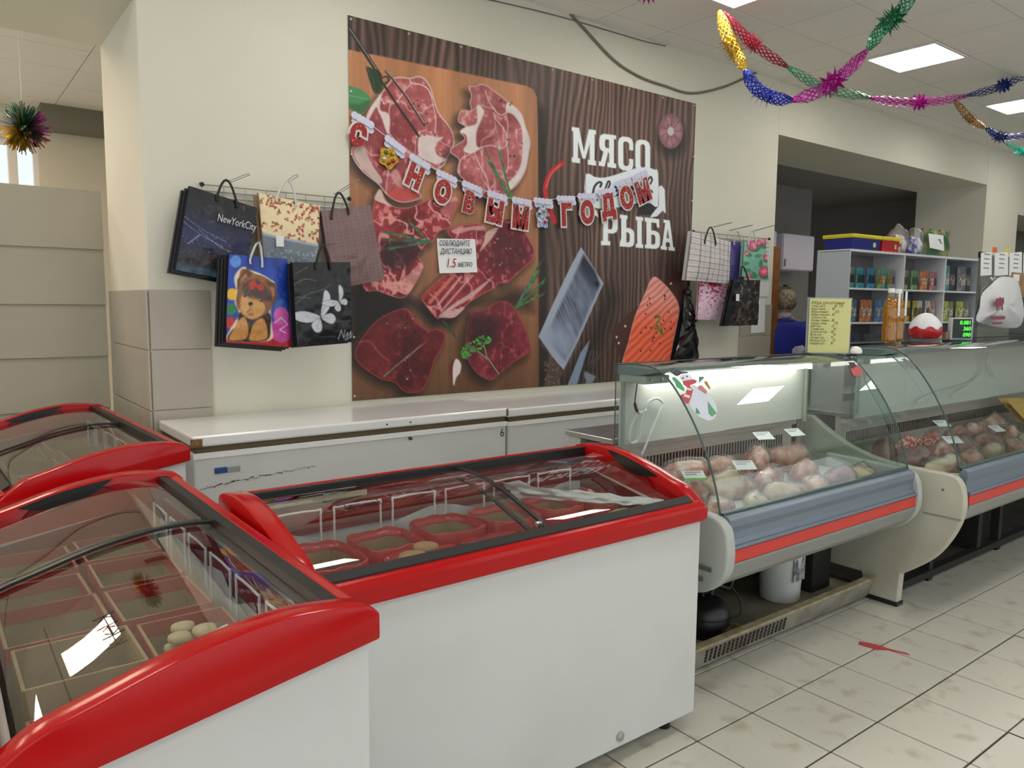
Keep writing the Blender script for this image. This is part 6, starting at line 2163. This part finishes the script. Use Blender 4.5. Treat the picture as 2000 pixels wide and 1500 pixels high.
def pouch(label, x, y, z, w, h, c1, c2, group):
    key = (round(w, 3), round(h, 3), c1, c2)
    t = thing('food_pouch', label, 'pouch', shelf_pt(x, y, z + .002), SR + rp.uniform(-.1, .1), group)
    if key not in pouch_cache:
        mb = MB()
        d = .016
        mb.grid(lambda u, v: ((u - .5) * w, -d * math.sin(PI * u) ** .6 * (1 - v) ** .5 - .001, v * h), 8, 8)
        mb.grid(lambda u, v: ((u - .5) * w, d * math.sin(PI * u) ** .6 * (1 - v) ** .5 + .001, v * h), 8, 8)
        o = mb.build('pouch_body', M('pouch_%d_%d_%d' % c1, c1, .35, var=(26, .4, .6), col2=tuple(int(v * .7) for v in c1)), t, smooth='all')
        l = MB().grid(lambda u, v: ((u - .5) * w * .7, -d * math.sin(PI * (.15 + .7 * u)) ** .6 * (1 - (.25 + .4 * v)) ** .5 - .0025, h * (.25 + .4 * v)), 5, 4).build('pouch_print', M('pouch_%d_%d_%d' % c2, c2, .4, var=(40, .4, .6), col2=tuple(int(v * .5) for v in c2)), t)
        pouch_cache[key] = (o, l)
    else:
        for p in pouch_cache[key]:
            c = p.copy()
            COL.objects.link(c)
            c.parent = t
    return t


rp = random.Random(41)
plan = [  # bay, level, kinds from left to right
    (0, 0, 'top left compartment', [('amber', (206, 150, 80), (120, 80, 40)), ('teal', (60, 150, 160), (30, 60, 60)), ('teal', (60, 150, 160), (30, 60, 60)), ('turquoise', (50, 140, 180), (24, 40, 60)), ('turquoise', (50, 140, 180), (24, 40, 60)), ('turquoise', (50, 140, 180), (24, 40, 60)),
                                    ('green', (120, 160, 90), (200, 120, 60)), ('sky blue', (90, 170, 200), (220, 210, 120)), ('green', (120, 160, 90), (200, 120, 60)), ('lilac', (150, 140, 180), (90, 70, 110))]),
    (1, 0, 'top middle compartment', [('pink', (206, 140, 150), (140, 60, 80)), ('green', (120, 170, 110), (60, 90, 60)), ('green', (120, 170, 110), (60, 90, 60)), ('green', (120, 170, 110), (60, 90, 60)), ('orange', (216, 130, 84), (240, 200, 150)), ('orange', (216, 130, 84), (240, 200, 150)),
                                      ('coral', (206, 110, 100), (240, 200, 190)), ('violet', (150, 120, 150), (80, 60, 90))]),
    (2, 0, 'top right compartment', [('big aqua', (90, 170, 180), (226, 236, 236)), ('big dark', (60, 62, 70), (170, 160, 150)), ('big grey', (120, 126, 130), (206, 200, 190)), ('big dark', (60, 62, 70), (170, 160, 150))]),
    (0, 1, 'middle left compartment', [('slate blue', (96, 130, 156), (200, 206, 210)), ('slate blue', (96, 130, 156), (200, 206, 210)), ('orange', (206, 130, 80), (240, 214, 190)), ('orange', (206, 130, 80), (240, 214, 190)), ('blue', (80, 130, 176), (190, 200, 214)), ('blue', (80, 130, 176), (190, 200, 214)), ('grey', (140, 140, 146), (90, 90, 100))]),
    (1, 1, 'central compartment', [('tan', (170, 140, 110), (220, 200, 160)), ('yellow', (206, 190, 80), (120, 110, 40)), ('yellow', (206, 190, 80), (120, 110, 40)), ('white', (220, 220, 220), (160, 120, 90)), ('white', (220, 220, 220), (160, 120, 90)), ('rose', (196, 140, 130), (230, 210, 200))]),
    (2, 1, 'middle right compartment', [('lime', (190, 200, 90), (230, 230, 180)), ('olive', (150, 150, 110), (226, 220, 190)), ('lime', (190, 200, 90), (230, 230, 180)), ('grey green', (130, 140, 120), (200, 196, 180))]),
    (0, 2, 'lower left compartment', [('dark blue', (60, 70, 100), (150, 160, 180)), ('dark blue', (60, 70, 100), (150, 160, 180)), ('dark grey', (80, 82, 90), (160, 150, 140)), ('dark grey', (80, 82, 90), (160, 150, 140)), ('dark blue', (60, 70, 100), (150, 160, 180))]),
    (2, 2, 'lower right compartment', [('rust', (150, 90, 70), (200, 170, 140)), ('cream', (200, 190, 170), (130, 90, 70)), ('rust', (150, 90, 70), (200, 170, 140)), ('cream', (200, 190, 170), (130, 90, 70))]),
]
for bay, lev, where, kinds in plan:
    a, b = BAYS[bay] + .03, BAYS[bay + 1] - .03
    n = len(kinds)
    w = (b - a) / n
    for k, (cn, c1, c2) in enumerate(kinds):
        h = .25 if cn.startswith('big') else (.18 if lev == 0 else .20)
        pouch('%s food pouch, %s from the left, %s of the shelf' % (cn, ORD[k], where), a + w * (k + .5), .05 + .02 * (k % 2), LEV[lev], round(min(w * .98, .15), 2), h, c1, c2, 'pouches in the ' + where)

# on top of the shelf unit
for (x0, x1, cb, nm, lab) in ((.06, .50, (30, 40, 130), 'blue', 'blue plastic box with a yellow lid on top of the shelf unit'), (.53, .80, (190, 36, 40), 'red', 'red plastic box with a yellow lid beside the blue one')):
    t = thing('storage_box', lab, 'box', shelf_pt((x0 + x1) / 2, .16, 2.112), SR, 'plastic boxes on the shelf unit')
    w = (x1 - x0) / 2
    vs_ = [(-w * .94, -.13, 0), (w * .94, -.13, 0), (w * .94, .13, 0), (-w * .94, .13, 0), (-w, -.145, .10), (w, -.145, .10), (w, .145, .10), (-w, .145, .10)]
    MB().add(vs_, [(3, 2, 1, 0), (4, 5, 6, 7), (0, 1, 5, 4), (1, 2, 6, 5), (2, 3, 7, 6), (3, 0, 4, 7)]).build('box_body', M('box_' + nm, cb, .4), t, bevel=.006)
    MB().box(-w - .01, w + .01, -.155, .155, .10, .135).build('lid', M('lid_yellow', (222, 206, 40), .4), t, bevel=.01)
    MB().box(w * .45, w * .62, -.1445, -.139, .03, .07).build('sticker', M('sticker_pale', (206, 220, 150), .6), t)
for k, (px, cm, cw, lab) in enumerate(((1.0, (150, 50, 60), (226, 222, 218), 'clear bag of white and red packs on the shelf unit'), (1.28, (60, 60, 140), (222, 226, 232), 'clear bag of white and blue packs on the shelf unit'))):
    t = thing('clear_goods_bag', lab, 'bag', shelf_pt(px, .15, 2.112), SR, 'clear bags on the shelf unit')
    for q, (dx, hh) in enumerate(((-.045, .17), (.04, .15))):
        me = lump_mesh(.055, .06, .105, 60 + k * 5 + q, .2, flat=.8)
        me.materials.append(M('pack_%d_%d_%d' % (cw if q else cm), cw if q else cm, .45, var=(16, .45, .6), col2=cm if q else cw))
        for v in me.vertices:
            v.co.x += dx
        link('pack', me, t)
    me = lump_mesh(.10, .09, .16, 70 + k, .35, flat=.75)
    me.materials.append(wrap_m)
    link('clear_film', me, t)
t = thing('green_sack', 'green printed sack with a white sheet on top of the shelf unit', 'sack', shelf_pt(1.68, .15, 2.112), SR)
MB().grid(lambda u, v: ((u - .5) * .50, -.05 * math.sin(PI * u) * math.sin(PI * v) - .01 + .01 * math.sin(14 * u + 9 * v), v * .27 + .012 * math.sin(20 * u) * v), 16, 10).grid(lambda u, v: ((u - .5) * .50, .05 * math.sin(PI * u) * math.sin(PI * v) + .02, v * .27 + .012 * math.sin(20 * u) * v), 16, 10).build('sack_body', M('green_sack', (50, 104, 62), .45, var=(9, .45, .62), col2=(150, 140, 96)), t, smooth='all')
MB().add([(-.24, -.075, .08), (.03, -.078, .06), (.04, -.055, .215), (-.235, -.05, .22)], [(0, 1, 2, 3)]).build('white_sheet', paper, t)

# ------------------------------------------------------------------ screen with notices over the right counter
YS = 2.583
scr = thing('counter_screen', 'clear screen standing on the right counter, hung with notices', 'screen', (7.1, YS, 1.003))
MB().box(-.56, .7, .0, .004, 0, 1.02).build('clear_sheet', thin_glass('screen_sheet', (206, 212, 214), .8, .03, .10, (150, 154, 158)), scr)
for x in (-.56, .68):
    MB().box(x, x + .02, -.008, .012, 0, 1.03).build('screen_post', M('screen_grey', (130, 134, 138), .4, .5), scr)
for x in (-.60, -.50):
    MB().box(x, x + .05, -.014, .0, .99, 1.035).build('clip', black_plastic, scr)
for k, (a, b) in enumerate(((1916, 1937), (1943, 1969), (1972, 1996), (1999, 2020))):
    s, P = sheet('price_notice', 'white printed notice on the counter screen, %s from the left' % ORD[k], 'notice', [(a, 494), (b, 492), (b, 537), (a - 1, 539)], YS - .02, paper, group='notices on the counter screen')
    for q in range(4):
        z = .07 - .035 * q
        MB().box(-.05, .05, -.0022, -.0012, z, z + .008).build('print_line', M('print_grey', (130, 130, 130), .7), s)
for px, col, nm in ((1943, (226, 100, 50), 'orange'), (1969, (214, 206, 80), 'yellow')):
    p0 = measure(px, 488, 'y', YS - .02)
    t = tag(MB().box(-.04, .04, -.001, .001, -.02, .02).build('price_flag', M('flag_' + nm, col, .6)), '%s paper flag on the top edge of the counter screen' % nm, 'flag')
    t.location = p0
cb = thing('cardboard_sign', 'brown cardboard piece taped to the counter screen', 'cardboard', measure(1985, 580, 'y', YS - .02))
MB().box(-.14, .16, -.004, .004, 0, .20).build('board', M('cardboard_brown', (166, 132, 98), .8, var=(8, .4, .7), col2=(140, 104, 74)), cb)
MB().box(-.11, .02, -.0055, -.004, .13, .185).build('label', paper, cb)
MB().box(-.13, .04, -.0055, -.004, .05, .11).build('print_block', M('print_rust', (134, 66, 44), .7), cb)
wb_ = thing('white_carrier_bag', 'white carrier bag with a red bull emblem hanging on the screen', 'bag', measure(1950, 638, 'y', YS - .12))
w0 = Vector(wb_.location)
out = smooth_path([(1934, 556), (1960, 540), (1990, 552), (1998, 600), (1995, 636), (1960, 640), (1918, 632), (1908, 625), (1912, 600), (1920, 572)], 3, True)
q3 = [measure(x, y, 'y', YS - .12) - w0 for x, y in out]
cen = sum(q3, Vector()) / len(q3)
vsW, nq = [tuple(cen + Vector((0, -.06, 0)))], len(q3)
for r in range(1, 6):
    for k, q in enumerate(q3):
        f = r / 5
        v = cen.lerp(q, f)
        vsW.append((v.x, v.y - .06 * (1 - f ** 2) + .006 * math.sin(k * 1.3 + r), v.z))
fsW = [(0, 1 + k, 1 + (k + 1) % nq) for k in range(nq)]
for r in range(4):
    for k in range(nq):
        a, b = 1 + r * nq + k, 1 + r * nq + (k + 1) % nq
        fsW.append((a, a + nq, b + nq, b))
n1 = len(vsW)
vsW2 = [(x, 2 * cen.y + .02 - y, z) for x, y, z in vsW]
MB().add(vsW, fsW).add(vsW2, [tuple(reversed(f)) for f in fsW]).build('bag_film', M('white_film', (222, 224, 226), .4), wb_, smooth='all', fix=False)
em = M('emblem_red', (150, 70, 90), .6)
e0 = measure(1952, 594, 'y', YS - .195) - w0
bull = [(-.10, .02), (-.07, .05), (-.03, .045), (.0, .06), (.05, .05), (.09, .06), (.11, .02), (.08, -.01), (.10, -.05), (.06, -.05), (.04, -.02), (-.02, -.02), (-.04, -.06), (-.07, -.05), (-.06, -.01)]
MB().add([(e0.x + x * .8, e0.y, e0.z + z * .9) for x, z in bull], [tuple(range(len(bull)))]).build('bull_emblem', em, wb_, fix=False)
MB().box(e0.x - .14, e0.x + .12, e0.y - .001, e0.y + .001, e0.z - .115, e0.z - .09).build('print_line', em, wb_)
MB().box(e0.x - .10, e0.x + .08, e0.y - .001, e0.y + .001, e0.z - .15, e0.z - .135).build('print_line', em, wb_)
for dx in (-.07, .06):
    MB().tube(smooth_path([tuple(cen + Vector((dx, .0, .14))), tuple(cen + Vector((dx * .7, .03, .18))), tuple(cen + Vector((dx * .4, .06, .21)))], 4), .008, 6).build('bag_handle', M('white_film', (222, 224, 226)), wb_, smooth='all')

# ------------------------------------------------------------------ dim back room: cabinets, crates, person
cab_m = M('cabinet_lilac_white', (226, 220, 236), .5)
for (x0, x1, z0, z1, d, lab) in ((8.72, 9.08, 2.16, 2.60, .34, 'small white wall cabinet right behind the brown door post'), (9.20, 9.95, 2.10, 2.58, .36, 'wide white wall cabinet in the dim back room')):
    t = thing('wall_cabinet', lab, 'cabinet', ((x0 + x1) / 2, 6.45, z0), group='white wall cabinets')
    w = (x1 - x0) / 2
    MB().box(-w, w, -d, 0, 0, z1 - z0).build('cabinet_body', cab_m, t)
    MB().box(-w + .01, w - .01, -d - .02, -d, .01, z1 - z0 - .01).build('cabinet_door', cab_m, t, bevel=.004)
    MB().box(-w + .03, -w + .045, -d - .045, -d - .02, .04, .14).build('door_handle', steel, t)
cr = thing('wooden_crates', 'dark slatted wooden rack in the dim back room beside the person', 'rack', (9.05, 6.22, 0))
for z in (0.3, .7, 1.1, 1.4, 1.6, 1.8):
    MB().box(-.30, .30, -.2, .18, z, z + .07).build('slat', M('dark_wood', (92, 82, 62), .7), cr)
for x in (-.30, .26):
    MB().box(x, x + .04, -.16, -.1, 0, 1.9).build('rack_post', M('dark_wood', (92, 82, 62)), cr)


def skinned(name, nodes, edges, mat, parent, sub=2):
    bm = bmesh.new()
    sk = bm.verts.layers.skin.verify()
    vs_ = [bm.verts.new(p[:3]) for p in nodes]
    for a, b in edges:
        bm.edges.new((vs_[a], vs_[b]))
    for v, p in zip(vs_, nodes):
        r = p[3]
        v[sk].radius = r if isinstance(r, tuple) else (r, r)
    vs_[0][sk].use_root = True
    me = bpy.data.meshes.new(name)
    bm.to_mesh(me)
    bm.free()
    me.materials.append(mat)
    o = link(name, me, parent)
    o.modifiers.new('skin', 'SKIN').use_smooth_shade = True
    s = o.modifiers.new('sub', 'SUBSURF')
    s.levels = s.render_levels = sub
    return o


pe_ = thing('person', 'person in a blue jacket seen from behind, standing in the opening', 'person', (7.02, 4.58, 0), math.radians(-35))
skin_m = M('skin', (206, 160, 136), .5)
body_n = [(0, 0, .95, .13), (0, .0, 1.18, .13), (0, 0, 1.38, .13), (0, .01, 1.49, .06), (0, .0, 1.56, .055), (0, -.01, 1.66, .095), (0, -.005, 1.73, .07),
          (-.19, 0, 1.40, .055), (-.25, .02, 1.14, .042), (-.23, .16, .95, .034), (-.215, .24, .93, .03), (.19, 0, 1.40, .055), (.25, .02, 1.14, .042), (.23, .16, .95, .034), (.215, .24, .93, .03),
          (-.10, 0, .86, .085), (-.11, .01, .48, .06), (-.11, 0, .08, .04), (-.11, .12, .04, .035), (.10, 0, .86, .085), (.11, .01, .48, .06), (.11, 0, .08, .04), (.11, .12, .04, .035)]
body_e = [(0, 1), (1, 2), (2, 3), (3, 4), (4, 5), (5, 6), (2, 7), (7, 8), (8, 9), (9, 10), (2, 11), (11, 12), (12, 13), (13, 14), (0, 15), (15, 16), (16, 17), (17, 18), (0, 19), (19, 20), (20, 21), (21, 22)]
skinned('body', body_n, body_e, skin_m, pe_)
for s in (-1, 1):
    hnd = [(s * .215, .24, .93, .022)]
    he = []
    for q in range(5):
        b = len(hnd)
        dx = s * .215 + (q - 2) * .014
        if q == 4:
            hnd += [(s * .19, .26, .925, .009), (s * .175, .285, .915, .008)]
        else:
            L_ = (.05, .062, .058, .045)[q]
            hnd += [(dx, .265, .925, .009), (dx, .265 + L_, .905, .0085), (dx, .265 + L_ + .012, .88, .008)]
        he += [(0, b)] + [(i, i + 1) for i in range(b, len(hnd) - 1)]
    skinned('hand', hnd, he, skin_m, pe_, 1)
jk = M('royal_blue_jacket', (24, 36, 140), .7, bump=(18, .3))
skinned('jacket', [(0, 0, .88, (.20, .15)), (0, 0, 1.10, (.22, .16)), (0, 0, 1.34, (.22, .16)), (0, 0, 1.44, (.15, .12)), (0, .005, 1.50, .075), (-.20, 0, 1.40, .075), (-.265, .02, 1.13, .06), (-.235, .16, .97, .05), (.20, 0, 1.40, .075), (.265, .02, 1.13, .06), (.235, .16, .97, .05)],
        [(0, 1), (1, 2), (2, 3), (3, 4), (2, 5), (5, 6), (6, 7), (2, 8), (8, 9), (9, 10)], jk, pe_)
skinned('trousers', [(0, 0, .92, .15), (-.10, 0, .84, .11), (-.11, .01, .48, .08), (-.11, 0, .10, .065), (.10, 0, .84, .11), (.11, .01, .48, .08), (.11, 0, .10, .065)], [(0, 1), (1, 2), (2, 3), (0, 4), (4, 5), (5, 6)], M('dark_trousers', (40, 40, 48), .8), pe_)
for s in (-1, 1):
    skinned('shoe', [(s * .11, -.04, .05, .045), (s * .11, .06, .045, .045), (s * .11, .16, .035, .035)], [(0, 1), (1, 2)], black_plastic, pe_, 1)
me = lump_mesh(.107, .112, .12, 3, .06, flat=.75)
for v in me.vertices:
    v.co.z += 1.575
    v.co.y -= .022
me.materials.append(M('ash_hair', (170, 158, 136), .8, var=(40, .4, .6), col2=(110, 98, 80)))
link('hair', me, pe_)
MB().lathe([(.07, 1.49), (.075, 1.52), (.06, 1.545)], 16).build('collar', M('pale_collar', (200, 204, 212), .7), pe_, smooth='all')
for s in (-1, 1):
    me = lump_mesh(.012, .02, .03, 5, .1)
    for v in me.vertices:
        v.co += Vector((s * .095, .005, 1.635))
    me.materials.append(skin_m)
    link('ear', me, pe_)
fc = [('eye', (-.034, .088, 1.655), (.011, .006, .006), (60, 50, 44)), ('eye', (.034, .088, 1.655), (.011, .006, .006), (60, 50, 44)), ('nose', (0, .092, 1.615), (.013, .016, .022), (206, 160, 136)), ('mouth', (0, .085, 1.578), (.024, .006, .006), (170, 90, 84))]
for nm, c, sz, col in fc:
    me = lump_mesh(*sz, 2, .05, 2)
    for v in me.vertices:
        v.co += Vector(c)
    me.materials.append(M('face_%d_%d_%d' % col, col, .5))
    link(nm, me, pe_)

# red tape mark on the floor tiles
tp = tag(MB().prism([(-.10, -.02), (-.02, -.035), (.03, -.01), (.12, -.012), (.11, .004), (.02, .012), (-.02, .028), (-.10, .022)], 'z', .0008, .0018).build('floor_tape', M('red_tape', (186, 70, 72), .6)), 'torn red tape mark stuck on the floor tiles', 'tape')
tp.location = measure(1722, 1266, 'z', 0)
tp.rotation_euler = (0, 0, -1.2)
# grey cable on the right counter's far side
wc = thing('power_cable', 'tangle of white cords behind the glass of the right counter', 'cable', (5.9, 2.3, 1.1))
w0 = Vector(wc.location)
for path in ([(1915, 690), (1920, 720), (1908, 740), (1880, 760), (1858, 775)], [(1930, 690), (1928, 715), (1945, 735), (1925, 700)], [(1918, 720), (1900, 745), (1870, 755), (1820, 770), (1790, 785)]):
    MB().tube(smooth_path([tuple(measure(x, y, 'y', 2.22) - w0) for x, y in path], 5), .005, 6).build('cord', white_wire, wc, smooth='all')
